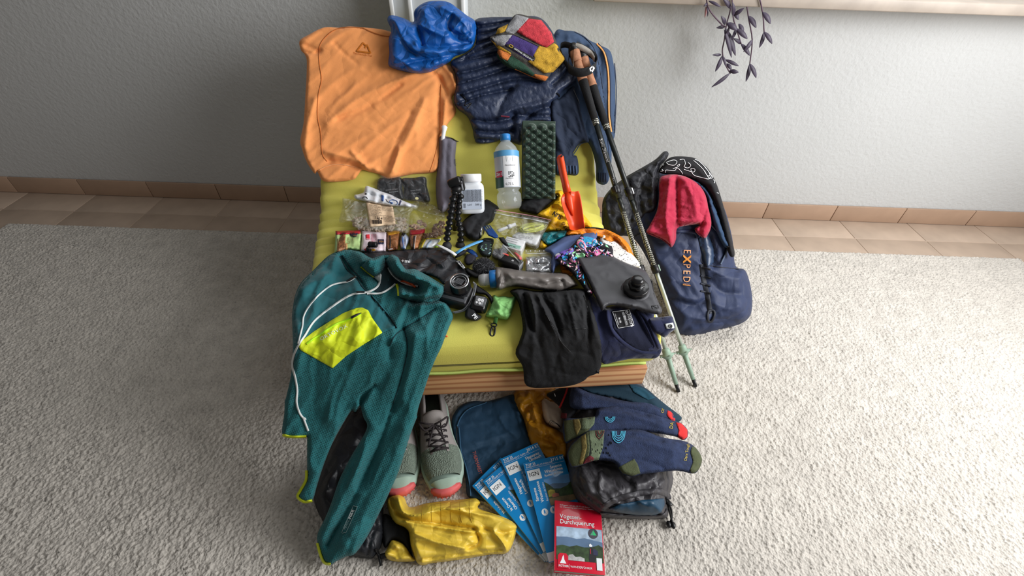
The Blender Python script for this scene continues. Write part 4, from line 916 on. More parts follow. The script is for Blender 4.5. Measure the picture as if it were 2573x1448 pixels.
s.text('NUTS', D((290, 985))[0], 9, radians(88), m_brn, .002, sx=.7); s.text('dark & nutty', D((360, 990))[0], 4.5, radians(85), m_brn, .002); s.text('YOU', D((372, 968))[0], 5, 0, m_gold, .003); s.strip('printed_lines', D((165,1000),(160,1090),(150,1190)), 2, m_brn, .002)
s.strip('printed_lines', D((205,960),(240,915),(330,920),(400,925)), 1.2, m_brn, .002); s.patch('printed_nuts', D((255,1080),(290,1060),(300,1160),(262,1170)), mat('nut_tan', (196, 150, 100), .5), .002, step=3)
s = bar(((485,885),(850,905),(850,1000),(840,1180),(640,1190),(478,1180),(490,1000)), m_pink, 'pale pink wrapped bar with navy badge between two bars', seed=62)
s.patch('printed_square', D((555,945),(605,940),(608,1008),(556,1012)), mat('print_red', (206, 44, 56), .5), .002, step=3); s.patch('printed_badge', D((720,1010),(810,1010),(808,1078),(722,1078)), m_nvy, .002, step=3); s.text('YOU', D((738, 1055))[0], 6, 0, m_gold, .0035)
for k in range(3): s.text(('ERDBEERE', 'JOGHURT', 'SNACK')[k], D((628+26*k, 935))[0], 5, radians(88), mat('print_rose', (190, 70, 100), .5), .002)
s.patch('printed_fruit', D((525,1150),(560,1135),(580,1155),(550,1182)), m_br, .002, step=2.5); s.patch('printed_fruit', D((620,1150),(670,1140),(690,1165),(650,1182)), m_gold, .002, step=2.5); s.text('FRUIT', D((560, 1010))[0], 3, 0, m_wht, .003)
s = bar(((850,905),(1025,870),(1035,930),(1015,1060),(1005,1150),(860,1180),(838,1100)), m_seed, 'nut bar in clear wrapper with golden top edge', seed=63)
s.patch('end_seal', D((848,905),(1024,872),(1028,925),(862,958)), m_gold, .002, step=3); s.strip('printed_band', D((890,960),(895,1060),(890,1160)), 3, m_ink, .002); s.patch('printed_band', D((850,1130),(1000,1110),(1000,1150),(862,1178)), m_brn, .002, step=3); s.text('RAW', D((870,1165))[0], 5, radians(-10), m_wht, .003)
s = bar(((1035,980),(1065,910),(1110,930),(1165,985),(1150,1060),(1110,1155),(1040,1150),(1020,1060)), m_bwr, 'bar in crinkled silver blue wrapper between nut bars', seed=64)
s.patch('end_seal', D((1050,945),(1068,912),(1108,930),(1090,965)), m_ink, .002, step=3); s.strip('printed_band', D((1060,980),(1070,1060),(1085,1150)), 2, mat('print_blue', (40, 90, 160), .5), .002); s.strip('printed_band', D((1110,975),(1115,1060),(1105,1140)), 2, m_wht, .002)
s = bar(((1165,870),(1388,858),(1380,920),(1350,980),(1310,1060),(1290,1145),(1180,1150),(1160,1000)), m_seed, 'nut bar in clear wrapper with dark red top edge', seed=65)
s.patch('end_seal', D((1165,870),(1386,860),(1378,925),(1168,950)), m_br, .002, step=3); s.strip('printed_band', D((1235,960),(1220,1050),(1215,1145)), 3, m_ink, .002); s.strip('printed_band', D((1255,960),(1240,1050),(1230,1145)), 1.2, m_wht, .002)
s = bar(((1400,985),(1610,985),(1600,1030),(1540,1090),(1480,1140),(1310,1140),(1330,1080)), mat('wrap_white', (220, 224, 226), .35, .3, 60), 'white and yellow foil packet beside the tripod foot', seed=66)
s.patch('end_seal', D((1400,985),(1608,986),(1604,1004),(1385,1010)), m_yel, .002, step=3); s.strip('printed_band', D((1385,1010),(1350,1070),(1325,1135)), 4, m_yel, .002); s.strip('printed_band', D((1470,1030),(1420,1080),(1400,1135)), 5, mat('print_greyblue', (150, 170, 190), .5), .002)
# clip-on microphone or lamp on the pink bar
c0 = hit(*D((650, 1085))[0], .035)
cl = thing('clip_lamp', 'small black cylindrical clip-on lamp resting on the pink bar', 'lamp', tuple(c0))
lathe('barrel', [(.007, -.012), (.0085, -.010), (.0085, .0), (.0075, .001), (.0085, .003), (.0085, .011), (.0065, .013)], m_blk, cl, 20, Matrix.Translation(c0) @ Matrix.Rotation(radians(84), 4, 'Y') @ Matrix.Rotation(radians(10), 4, 'X'))
box('clip', .010, .012, .022, m_blk, cl, .002, mw=Matrix.Translation(c0+Vector((-.012, -.008, -.014)))); tube('cable', [c0+Vector((-.014, -.01, -.02)), c0+Vector((-.02, -.02, -.025)), c0+Vector((-.012, -.03, -.028))], .002, m_blk, cl)
# ------------------------------------------------------------------ more things on the seat
m_yelb = mat('yellow_ripstop', (226, 176, 22), .42, .2, 120, var=.06, crease=(.5, 22, 'v'))
m_tealb = mat('teal_nylon', (8, 104, 112), .4, .2, 120, var=.08, crease=(.5, 26, 'v'))
m_orb = mat('orange_ripstop', (226, 130, 22), .42, .2, 120, var=.06, crease=(.5, 22, 'v'))
m_slate = mat('slate_fabric', (76, 92, 134), .85, .2, 400, var=.06)
m_blks = mat('black_soft', (22, 23, 27), .8, .2, 150, var=.1, vscale=20)

# black pillow sack beside the tub
s = Sheet([(1223,501),(1239,510),(1254,522),(1247,532),(1238,556),(1222,568),(1214,592),(1198,604),(1180,602),(1165,588),(1158,566),(1175,545),(1200,528),(1212,510)], Hback, .035, 14, [([(1225,510),(1205,550),(1180,590)], 7, -.006)], wr=(.004, 16, .8, 2), step=4, seed=71)
s.build('pouch', m_blks, label='soft black pouch between the white tub and the cord bag', cat='pouch')
s.patch('foil_edge', [(1209,570),(1215,572),(1212,596),(1206,598)], m_silver, .003, step=3)
# black pouch with yellow sack
s = Sheet(E_((735,470),(900,395),(1050,385),(1200,388),(1232,420),(1100,525),(1020,600),(950,665),(820,640),(700,610),(710,540)), Hback, .03, 12, [(E_((1200,400),(1000,470),(800,560)), 6, .006)], wr=(.004, 16, .4, 2), step=4, seed=72)
s.build('pouch', m_blkf, label='black cloth pouch in front of the foam pad', cat='pouch')
s = Sheet(E_((1008,372),(1130,350),(1270,322),(1325,375),(1420,480),(1560,620),(1715,825),(1640,850),(1390,885),(1060,905),(1000,990),(1090,1090),(1050,1140),(990,1130),(980,1080),(1040,900),(1100,745),(945,662),(1100,560),(1240,405),(1150,395),(1040,405)), lifted(Hback, .006), .022, 8, [(E_((1290,380),(1200,520),(1120,640)), 5, -.008), (E_((1250,440),(1300,560),(1280,640)), 5, .008), (E_((1600,700),(1500,760),(1420,860)), 5, .008)], crump=[(.008, 14)], step=3.2, seed=73)
s.build('dry_bag', m_yelb, label='yellow bag with black lettering under the orange trowel', cat='bag')
s.text('SUN', E_((1305, 690))[0], 15.5, radians(212), m_ink, .003, bold=.03, sx=.86)
s.text('ATO', E_((1385, 880))[0], 13, radians(244), m_ink, .003, bold=.0, sx=.9)
# bags and cloths on the right
s = Sheet(E_((1420,868),(1560,848),(1720,850),(1900,872),(2040,930),(2140,990),(2228,1085),(2280,1200),(2320,1300),(2200,1260),(1800,1000),(1500,960),(1340,960),(1340,925)), lifted(Hback, .004), .035, 10, [(E_((1500,880),(1700,900),(1950,950)), 6, -.012), (E_((1950,920),(2100,1020),(2230,1180)), 6, .010)], crump=[(.010, 16)], step=3.6, seed=75)
s.build('stuff_sack', m_orb, label='orange ripstop stuff sack behind the paisley cloth', cat='bag')
s.strip('black_hem', E_((1440,858),(1600,846),(1750,850),(1880,868)), 3, m_blks, .003)
s = Sheet(E_((1035,915),(1200,895),(1355,888),(1345,960),(1230,1030),(1150,1075),(1085,1095),(1015,1030),(1000,990)), lifted(Hback, .012), .022, 8, [(E_((1040,990),(1120,1000),(1230,920)), 4, -.006)], crump=[(.008, 12)], step=3, seed=76)
s.build('nylon_pouch', m_tealb, label='small glossy teal nylon pouch next to the cord bag', cat='pouch')
s = Sheet([(1368,628),(1395,610),(1419,594),(1460,587),(1498,582),(1506,594),(1490,612),(1450,640),(1420,660),(1400,668),(1388,690),(1384,660),(1386,640)], lifted(Hback, .018), .018, 8, [([(1385,630),(1430,605),(1490,592)], 6, .006)], step=4, seed=77)
s.build('folded_cloth', m_slate, label='slate blue folded cloth under the paisley cloth', cat='cloth')
s = Sheet([(1508,600),(1517,591),(1530,598),(1555,612),(1580,632),(1600,652),(1608,668),(1590,672),(1560,662),(1535,648),(1515,625)], lifted(Hback, .03), .014, 7, step=3.5, seed=78)
s.build('dotted_cloth', mat('white_cotton', (232, 228, 222), .9, .2, 400), label='white cloth with small black dots behind the water bladder', cat='cloth')
rg = np.random.RandomState(5); Pd = rg.uniform((1510, 592), (1606, 670), (130, 2)); Pd = Pd[inside(Pd, s.b)]; Pd = Pd[polydist(Pd, s.b) > 3]; V = []; Fc = []
for c in Pd:
    k = len(V); rr = rg.uniform(.6, 1.3)
    V += [tuple(c+rr*np.array([cos(a), sin(a)*.8])) for a in np.arange(6)*pi/3]; Fc.append(tuple(k+i for i in range(6))[::-1])
dq, _ = s.solve(np.array(V), s.h(np.array(V))+.0005); d_ = s._add('printed_dots', dq, Fc, m_ink, sm=False); d_['kind'] = 'stuff'
# yellow-orange little bag edge below the paisley cloth
s = Sheet([(1408,660),(1420,664),(1432,680),(1440,690),(1425,700),(1412,690)], lifted(Hback, .002), .01, 4, step=3, seed=70); s.build('nylon_pouch', m_orb, label='tiny orange pouch corner showing below the paisley cloth', cat='pouch')
# paisley neck gaiter
PO = [(1391,643),(1410,632),(1425,626),(1440,612),(1450,600),(1461,589),(1470,592),(1490,597),(1510,606),(1530,613),(1541,620),(1544,640),(1545,660),(1500,660),(1470,650),(1462,665),(1470,690),(1482,720),(1492,735),(1480,745),(1462,718),(1440,690),(1420,672),(1400,658)]
pa = Sheet(PO, lifted(Hback, .028), .022, 9, [([(1395,645),(1430,655),(1460,680)], 5, -.006), ([(1450,610),(1490,615),(1535,630)], 8, .006)], wr=(.004, 16, .5, 2), step=3.6, seed=79)
m_pb = mat('paisley_black', (24, 20, 28), .9, .2, 300, var=.1)
pa.build('neck_gaiter', m_pb, label='black cloth with bright paisley print beside the water bladder', cat='cloth')
pc = {'blue': mat('print_cyan', (40, 150, 200), .85), 'pink': mat('print_pink', (232, 120, 170), .85), 'lil': mat('print_lilac', (126, 96, 200), .85), 'grn': mat('print_mint', (150, 214, 160), .85), 'wht': mat('print_white', (232, 226, 232), .85), 'ros': mat('print_blush', (244, 180, 190), .85)}
for o_, c in [(((1560,1010),(1620,960),(1700,970),(1790,1040),(1760,1100),(1640,1120),(1570,1080)), 'blue'), (((1260,1190),(1330,1150),(1440,1130),(1450,1190),(1380,1230),(1290,1220)), 'lil'), (((1750,1170),(1830,1150),(1850,1200),(1760,1250),(1740,1215)), 'pink'), (((1490,1220),(1560,1200),(1620,1230),(1580,1270),(1480,1270)), 'grn'), (((1200,1230),(1240,1205),(1275,1225),(1250,1260),(1205,1260)), 'wht'), (((1290,1260),(1340,1240),(1380,1260),(1360,1300),(1310,1300)), 'blue'), (((1390,1290),(1450,1270),(1480,1310),(1440,1340)), 'ros'), (((1640,1290),(1700,1270),(1720,1310),(1660,1330)), 'pink')]:
    pa.patch('printed_shape', E_(*o_), pc[c], .0004, step=3, sm=True)
def drop(cx, cy, sz, ang, c, k=0):
    P = []
    for i in range(12):
        a = 2*pi*i/12; rr = sz*(1-.25*cos(a)); x_ = rr*cos(a)*1.0+(sz*1.3 if i == 0 else 0); y_ = rr*sin(a)*.62
        P.append((cx+x_*cos(ang)-y_*sin(ang), cy+x_*sin(ang)+y_*cos(ang)))
    pa.patch('printed_paisley', P, pc[c], .0007+.0003*k, step=2.2)
drop(*E_((1575, 1100))[0], 15, 1.0, 'ros'); drop(*E_((1575, 1100))[0], 12, 1.0, 'pink', 1); drop(*E_((1572, 1098))[0], 8.5, 1.0, 'blue', 2); drop(*E_((1572, 1098))[0], 4.5, 1.0, 'wht', 3)
drop(*E_((1740, 1060))[0], 9, 2.0, 'ros'); drop(*E_((1740, 1060))[0], 6.5, 2.0, 'blue', 1)
rg = np.random.RandomState(9)
Pq = rg.uniform((1392, 590), (1544, 742), (420, 2)); Pq = Pq[inside(Pq, pa.b)]; Pq = Pq[polydist(Pq, pa.b) > 4][:120]
for i, c in enumerate(Pq): drop(c[0], c[1], rg.uniform(1.8, 4.4), rg.uniform(0, 6.3), ('pink', 'wht', 'lil', 'blue', 'ros', 'grn')[i % 6], 1)

# zip bag with cord, small box, blanket
s = Sheet(E_((640,930),(720,900),(900,930),(1010,940),(1000,1010),(945,1110),(800,1085),(650,1030),(590,980)), lifted(Hback, .006), .02, 8, step=4, seed=81)
s.build('line_pouch', mat('white_nylon', (214, 216, 218), .6, .3, 100), label='small white pouch with lettering inside the clear cord bag', cat='pouch')
s.text('EXPED', E_((895, 975))[0], 10, radians(188), m_clip, .002, sx=1.25)
cc = thing('cord_coil', 'coil of yellow-green cord inside the clear zip bag', 'cord', tuple(hit(*E_((880, 850))[0], .02)))
m_cord = mat('lime_cord', (196, 200, 92), .8, .4, 400, var=.15, vscale=60); sc_ = Sheet(E_((620,760),(1130,730),(1120,960),(640,960)), lifted(Hback, .022), .008, 5, sm=False)
rg = np.random.RandomState(3)
for k in range(11):
    P = []
    for i in range(31):
        a = 2*pi*i/30; P.append((cos(a)*(205-8*k+10*sin(3*a+k))*1.0, sin(a)*(62-4.5*k+6*sin(2*a+k*2))))
    P = np.array(P); an = radians(-10+rg.uniform(-4, 4)); Q = np.c_[880+P[:, 0]*cos(an)-P[:, 1]*sin(an), 845+P[:, 0]*sin(an)+P[:, 1]*cos(an)]
    W3, _ = sc_.solve(E_(*map(tuple, Q)), np.full(len(Q), .004+.0016*k*(1+.3*np.sin(k)))); tube('loop', W3, .0016, m_cord, cc, 6)
s0 = hit(*E_((400, 895))[0], .02); s1 = hit(*E_((640, 800))[0], .022)
tg = thing('cord_winder', 'white plastic rod lying in the clear cord bag', 'rod', tuple(s0)); tube('rod', [s0, s0.lerp(s1, .5), s1], [.0055, .0045, .0055], m_wht, tg, 10); tube('collar', [s0.lerp(s1, .55), s0.lerp(s1, .72)], .0075, m_wht, tg, 10)
s = Sheet(E_((360,592),(600,640),(900,685),(1142,742),(1120,785),(1060,890),(1000,1005),(945,1145),(780,1095),(600,1000),(390,950),(318,835),(316,750)), lifted(Hback, .03), .018, 8, [(E_((380,650),(700,690),(1100,760)), 3, .004)], crump=[(.006, 16)], step=4.2, seed=82)
s.build('zip_bag', m_film, label='clear zip bag holding the coiled yellow-green cord', cat='bag', bottom=False)
s.strip('zip_seal', E_((345,640),(600,690),(880,735),(1105,785)), 3, mat('seal_clear', (214, 218, 222), .2, alpha=.55, var=0), .002); s.strip('zip_seal', E_((365,600),(620,640),(900,688),(1140,742)), 2.4, mat('seal_pink', (206, 150, 160), .3, var=0), .002)
s.patch('hang_hole', E_((708,672),(722,666),(734,676),(728,690),(712,690)), m_ink, .002, step=2)
b = hit(*E_((620, 1110))[0], .012)
mw = Matrix.Translation(b) @ Matrix.Rotation(radians(-20), 4, 'Z') @ Matrix.Rotation(radians(14), 4, 'X')
md = thing('medicine_box', 'small white and green medicine box near the cord bag', 'box', tuple(b))
box('carton', .058, .040, .026, m_wht, md, .0015, mw=mw); box('green_panel', .040, .012, .0008, mat('mint_print', (160, 206, 190), .5), md, 0, mw=mw @ Matrix.Translation((.004, -.010, .0136)))
for k in range(3): flat_text('Schmerztabletten', mw, -.026, .012-.008*k, .005, m_ink, md, z=.0142)
flat_text('400 mg', mw, -.010, -.014, .007, m_ink, md, z=.0146)
s = Sheet(E_((110,1110),(180,1010),(250,990),(330,1005),(340,1050),(318,1120),(300,1240),(230,1256),(170,1240),(130,1180)), Hback, .025, 8, step=3.5, seed=83)
s.build('coin_pouch', mat('leaf_print_base', (30, 40, 44), .8, .2, 300, var=.3, vscale=120), label='small dark pouch with green leaf print beside the spork', cat='pouch')
rg = np.random.RandomState(2)
for i in range(16):
    x_ = 140+170*rg.rand(); y_ = 1080+140*rg.rand(); a = rg.uniform(-.6, .3); s.strip('printed_leaf', E_((x_, y_), (x_+14*cos(a), y_+14*sin(a)), (x_+28*cos(a), y_+30*sin(a))), [.6, 2.2, .4], (mat('leaf_green', (110, 150, 110), .8), mat('leaf_pale', (150, 186, 190), .8))[i % 2], .0012, step=2)
s.patch('opening', E_((190,1030),(250,1000),(325,1010),(325,1030),(250,1040)), m_ink, .001, step=3)
# rescue blanket in zip bag
s = Sheet(E_((782,1255),(1148,1240),(1150,1330),(1145,1462),(960,1470),(785,1460),(778,1350)), lifted(Hback, .006), .014, 7, [(E_((880,1260),(960,1290),(1050,1255)), 3, .004)], crump=[(.006, 12)], step=3.4, sm=False, seed=84)
s.build('rescue_blanket', m_silver, label='folded silver rescue blanket packed in a zip bag', cat='blanket')
s.text('RETTUNGSDECKE', E_((830, 1365))[0], 5.2, radians(-4), m_ink, .003, bold=.02)
s.strip('printed_swoosh', E_((880,1335),(980,1345),(1090,1325),(1060,1350)), [.6, 1.6, 1.6, .4], m_ink, .003, step=2)
s = Sheet(E_((765,1152),(970,1158),(1172,1138),(1168,1300),(1158,1478),(960,1484),(775,1476),(768,1300)), lifted(Hback, .012), .014, 6, crump=[(.003, 14)], step=4, sm=False, seed=85)
s.build('zip_bag', m_film, label='square clear zip bag around the silver rescue blanket', cat='bag', bottom=False)
s.strip('zip_seal', E_((768,1205),(970,1212),(1170,1192)), 2.5, mat('seal_clear', (214, 218, 222), .2, alpha=.55, var=0), .002)
for k in range(6): s.strip('printed_drop', E_((790+62*k, 1165), (784+62*k, 1180), (797+62*k, 1182), (790+62*k, 1165)), 1, m_wht, .002, step=2)
# clear bag with red tool and charger
s = Sheet(E_((340,1150),(460,1130),(540,1200),(560,1250),(440,1310),(350,1290),(310,1230)), lifted(Hback, .004), .02, 6, step=4, sm=False, seed=86); s.build('power_bank', mat('anthracite', (48, 48, 52), .5), label='dark grey flat gadget under the triangular clear bag', cat='gadget')
s = Sheet(E_((612,1200),(650,1195),(720,1250),(735,1290),(700,1312),(680,1290),(640,1240)), lifted(Hback, .014), .012, 4, step=2.6, seed=87); s.build('pocket_knife', mat('red_plastic', (206, 50, 44), .35), label='small red tool showing through the clear bag', cat='knife')
s.patch('button', E_((690,1270),(712,1262),(720,1285),(700,1296)), mat('bright_red', (236, 64, 44), .3), .003, step=2, sm=True)
s = Sheet(E_((368,985),(440,1040),(560,1125),(640,1240),(700,1340),(740,1330),(760,1150),(700,1130),(520,1100),(540,1180),(430,1290),(310,1250),(300,1180)), lifted(Hback, .028), .008, 6, crump=[(.004, 14)], step=4, sm=False, seed=88); s.build('zip_bag', m_film, label='crumpled triangular clear bag over the red tool', cat='bag', bottom=False)
s.strip('zip_seal', E_((372,1000),(450,1070),(560,1180),(700,1335)), 2.5, mat('seal_clear', (214, 218, 222), .2, alpha=.55, var=0), .002)
s = Sheet(E_((400,985),(480,980),(560,1120),(500,1100),(440,1050)), lifted(Hback, .03), .012, 4, step=3, sm=False, seed=89); s.build('black_strap', m_blks, label='short black strap by the blue fork', cat='strap')
b = hit(*E_((570, 1345))[0], .016); mw = Matrix.Translation(b) @ Matrix.Rotation(radians(-27), 4, 'Z')
ch = thing('charger', 'black wall charger with red edge behind the squeeze bottle', 'charger', tuple(b))
box('body', .066, .030, .026, m_blk, ch, .004, mw=mw); box('red_edge', .018, .005, .003, mat('coral', (224, 80, 70), .5), ch, .001, mw=mw @ Matrix.Translation((-.022, .012, .0135)))
lathe('button_ring', [(.0030, 0), (.0030, .0012), (.0021, .0012), (.0021, 0)], m_wht, ch, 16, mw @ Matrix.Translation((.008, -.002, .0128)))
for k in range(3): box('groove', .010, .024, .001, m_clip, ch, 0, mw=mw @ Matrix.Translation((.0335, 0, -.008+.007*k)) @ Matrix.Rotation(pi/2, 4, 'Y'))
# fur windscreen
c0 = hit(*G((860, 470))[0], .022); fu = thing('fur_windscreen', 'fluffy grey-black microphone windscreen on the seat', 'windscreen', tuple(c0-Vector((0, 0, .02))))
rs = px_size(c0, 24); bm = bmesh.new(); bmesh.ops.create_icosphere(bm, subdivisions=3, radius=rs*.86); bmesh.ops.scale(bm, vec=(1.15, .95, .8), verts=bm.verts)
bobj('core', bm, mat('fur_core', (30, 30, 32), .95), fu, True, Matrix.Translation(c0))
rg = np.random.RandomState(8); V = []; Fc = []
for i in range(12000):
    d = rg.normal(size=3); d /= np.linalg.norm(d)
    if d[2] < -.5: continue
    p = np.array(c0)+d*np.array([1.15, .95, .8])*rs*.8; t = rg.normal(size=3)*.5+np.array([-.25, -.2, .0]); e = p+(d*.6+t*1.0)*rs*rg.uniform(.15, .42); m_ = (p+e)/2+d*rs*.12
    sd = np.cross(d, t); sd = sd/np.linalg.norm(sd)*.00022; k = len(V); V += [p-sd, p+sd, m_+sd*.8, m_-sd*.8, e]; Fc += [(k, k+1, k+2, k+3), (k+3, k+2, k+4)]
for kk, (nm, c_) in enumerate((('fur', (46, 46, 50)), ('fur_tips', (128, 130, 134)))):
    sel = [f for i, f in enumerate(Fc) if ((i//2) % 5 == 0) == bool(kk)]; o = obj(nm, np.array(V), sel, mat(nm, c_, .8), fu, True); o['kind'] = 'stuff'
# black pouch with lettering under the collar, sporks, brush, strap bits
zp_ = Sheet(D((500,1200),(760,1180),(1150,1152),(1500,1135),(1705,1122),(1745,1150),(1790,1260))+G((560,420),(640,520),(692,600),(520,650),(380,690),(330,700),(250,620),(60,560))+[(1000,690),(930,672)], lifted(Hback, .004), .014, 8, [(G((100,330),(250,400),(330,470)), 4, .005), (G((260,430),(400,340),(420,250)), 4, .005)], crump=[(.003, 26)], step=4, seed=91)
zp_.build('zip_pouch', mat('black_nylon', (40, 41, 45), .5, .3, 150, var=.1, crease=(.5, 20, 'v')), label='black nylon zip pouch with white lettering beside the fleece collar', cat='pouch')
zp_.text('+mi', D((1045, 1335))[0], 12, radians(2), m_wht, .003, bold=.01, sx=1.25)
zp_.strip('zip', G((345,680),(500,630),(690,590)), 5, mat('zip_black', (34, 34, 37), .5, .8, 160), .004)
m_lblue = mat('light_blue_plastic', (88, 162, 216), .35); m_dblue = mat('dark_blue_plastic', (22, 66, 130), .35)
def flatobj(name, pts, w, m, label, cat, lift, group=None):
    sh = Sheet(crom(np.array(pts), 3), lifted(Hback, lift), .004, 2, sm=False, step=3) if False else None
    P3 = [hit(x_, y_, lift) for x_, y_ in pts]; rr = [px_size(P3[0], a/2) for a in w]; o = tube(name, P3, rr, m, None, 10, .35, (0, 0, 1)); tag(o, label, cat, group); return o
flatobj('spork', G((498,292),(560,250),(620,215),(700,180),(780,148),(830,135),(848,130)), [9, 9, 9, 10, 10, 7, 2], m_lblue, 'light blue plastic spork pointing up to the right', 'spork', .03)
s = Sheet(E_((190,832),(206,828),(238,880),(244,876),(215,824),(230,820),(262,870),(268,866),(240,816),(256,812),(290,860),(296,856),(268,812),(284,812),(340,880),(375,930),(400,960),(400,990),(350,1000),(260,960),(215,890)), lifted(Hback, .03), .006, 3, step=2.2, sm=False, seed=93); s.build('spork', m_dblue, label='dark blue plastic fork lying by the clear cord bag', cat='spork')
flatobj('spork', G((640,248),(690,270),(730,300),(760,340)), [13, 15, 13, 10], m_dblue, 'dark blue spork handle beside the fur windscreen', 'spork', .012)
flatobj('toothbrush', D((1535,1085),(1600,1110),(1680,1150),(1760,1195),(1815,1235)), [6, 8, 9, 9, 7], m_wht, 'white toothbrush handle lying behind the black zip pouch', 'toothbrush', .03)
flatobj('toothbrush', G((225,215),(260,190),(280,180)), [8, 9, 6], mat('lime_plastic', (150, 190, 50), .4), 'lime green brush cap behind the black zip pouch', 'brush', .02)
for o_, lb, mm in ((((520,255),(640,258),(610,300),(560,330),(480,360),(505,300)), 'black webbing strap folded behind the fur windscreen', m_blks), (((650,300),(760,330),(720,430),(640,450),(600,380)), 'dark round lens pouch next to the fur windscreen', mat('plum_black', (34, 32, 44), .6)), (((640,480),(720,520),(800,560),(850,590),(760,620),(690,590),(620,530)), 'black mesh strap below the fur windscreen', m_blkf)):
    s = Sheet(G(*o_), lifted(Hback, .006), .02, 6, step=3, seed=95); s.build('strap' if 'strap' in lb else 'lens_pouch', mm, label=lb, cat='strap' if 'strap' in lb else 'pouch')
s = Sheet(G((495,395),(540,385),(600,440),(620,490),(585,500),(530,450)), lifted(Hback, .02), .006, 3, step=2.4, sm=False, seed=97); s.build('name_tag', m_blk, label='black tag with white lettering beside the zip pouch', cat='tag'); s.text('Camp Line', G((505, 405))[0], 6, radians(42), m_wht, .002, bold=.01, sx=.95); s.strip('printed_frame', G((500,398),(540,390),(612,480),(588,492)), 1, m_wht, .002, sm=False, closed=True, step=2)

# squeeze bottle
sq = Sheet(G((1000,500),(1060,475),(1200,490),(1400,520),(1700,540),(1900,545),(1990,590),(2075,690),(2070,715),(1900,770),(1780,790),(1500,760),(1280,725),(1150,740),(1060,775),(1010,740)), lifted(Hback, .008), .045, 20, [(G((1080,500),(1130,620),(1100,700)), 6, -.008), (G((1180,560),(1240,620),(1300,610)), 6, .007), (G((1150,700),(1300,640),(1600,700),(1860,650)), 6, -.008), (G((1600,560),(1800,600),(1960,580)), 8, .006), (G((1880,650),(1900,740)), 3, -.006)], wr=(.003, 20, .2, 2), step=3.6, seed=99)
sq.build('squeeze_bottle', mat('grey_tpu', (108, 102, 98), .38, .08, 60, var=.05), label='grey soft squeeze bottle with blue collar and clear cap', cat='bottle')
sq.text('befree', G((1812, 765))[0], 13, radians(184), m_ink, .002, bold=.01, sx=1.1)
a = hit(*G((1010, 625))[0], .03); e = hit(*G((800, 645))[0], .024); ax = (e-a); La = ax.length; q = ax.to_track_quat('Z', 'Y').to_matrix().to_4x4(); M0 = Matrix.Translation(a) @ q; rr = px_size(a, 23)
lathe('collar', [(rr*.9, -.006), (rr, -.004), (rr, La*.30), (rr*.96, La*.34), (rr*.6, La*.35)], mat('collar_blue', (28, 104, 170), .35), sq.obj, 32, M0)
lathe('shoulder', [(rr*.8, -.016), (rr*1.06, -.012), (rr*1.06, -.004), (rr*.9, -.003)], mat('grey_tpu', (108, 102, 98), .38), sq.obj, 32, M0)
lathe('thread', [(rr*.62, La*.32)]+[(rr*(.62+.04*(k % 2)), La*(.36+.055*k)) for k in range(7)]+[(rr*.5, La*.75)], m_wht, sq.obj, 28, M0)
lathe('cap', [(rr*.66, La*.62), (rr*.70, La*.64), (rr*.62, La*.96), (rr*.5, La*1.03), (.001, La*1.03)], mat('clear_cap', (210, 212, 214), .15, alpha=.45, var=0), sq.obj, 28, M0)

# compact camera lying on its back
b = hit(*G((500, 850))[0], .020); mw = Matrix.Translation(b) @ Matrix.Rotation(radians(-17), 4, 'Z') @ Matrix.Rotation(radians(12), 4, 'X')
cm = thing('compact_camera', 'black compact camera lying with its lens up', 'camera', tuple(b-Vector((0, 0, .018))))
m_cam = mat('camera_black', (34, 34, 37), .42, .1, 400, var=.05)
box('body', .074, .056, .036, m_cam, cm, .005, mw=mw, seg=3); box('grip', .056, .008, .003, m_blk, cm, .001, mw=mw @ Matrix.Translation((.002, -.012, .0185))); box('top_edge', .070, .018, .002, mat('camera_grey', (70, 72, 76), .35), cm, .0008, mw=mw @ Matrix.Translation((0, -.016, .018)))
rl_ = .0245; lm = mw @ Matrix.Translation((.008, .016, .017))
lathe('lens_barrel', [(rl_*1.06, 0), (rl_*1.06, .010), (rl_*.98, .012), (rl_, .026), (rl_*.94, .029), (rl_*.8, .029), (rl_*.76, .027), (.0005, .027)], m_tri, cm, 48, lm)
lathe('lens_ring', [(rl_*.98, .0285), (rl_*.99, .0295), (rl_*.86, .0300), (rl_*.84, .0292)], m_silver, cm, 48, lm, caps=False)
lathe('lens_ring', [(rl_*.72, .0272), (rl_*.71, .0280), (rl_*.66, .0280), (rl_*.65, .0272)], m_silver, cm, 48, lm, caps=False)
flat_poly('shutter_blades', [(-.011, -.008), (.009, -.009), (.012, .0075), (-.009, .009)], lm, mat('blade_grey', (110, 112, 116), .2, metal=.6), cm, z=.0276)
for k in range(3): box('blade_seam', .0005, .016, .0004, m_ink, cm, 0, mw=lm @ Matrix.Translation((-.004+.005*k, 0, .0278)) @ Matrix.Rotation(-.5, 4, 'Z'))
cpts = [hit(*p_, l_) for p_, l_ in zip(G((720,670),(735,700),(720,790),(690,880),(650,960),(580,1030),(450,1060)), (.045, .045, .035, .03, .025, .016, .010))]
tube('wrist_cord', crom(np.array([tuple(p_) for p_ in cpts]), 5), .0020, m_clip, cm, 8); tube('wrist_cord', crom(np.array([tuple(p_+Vector((.004, -.004, .001))) for p_ in cpts]), 5), .0016, mat('cord_grey', (110, 112, 118), .7), cm, 8)
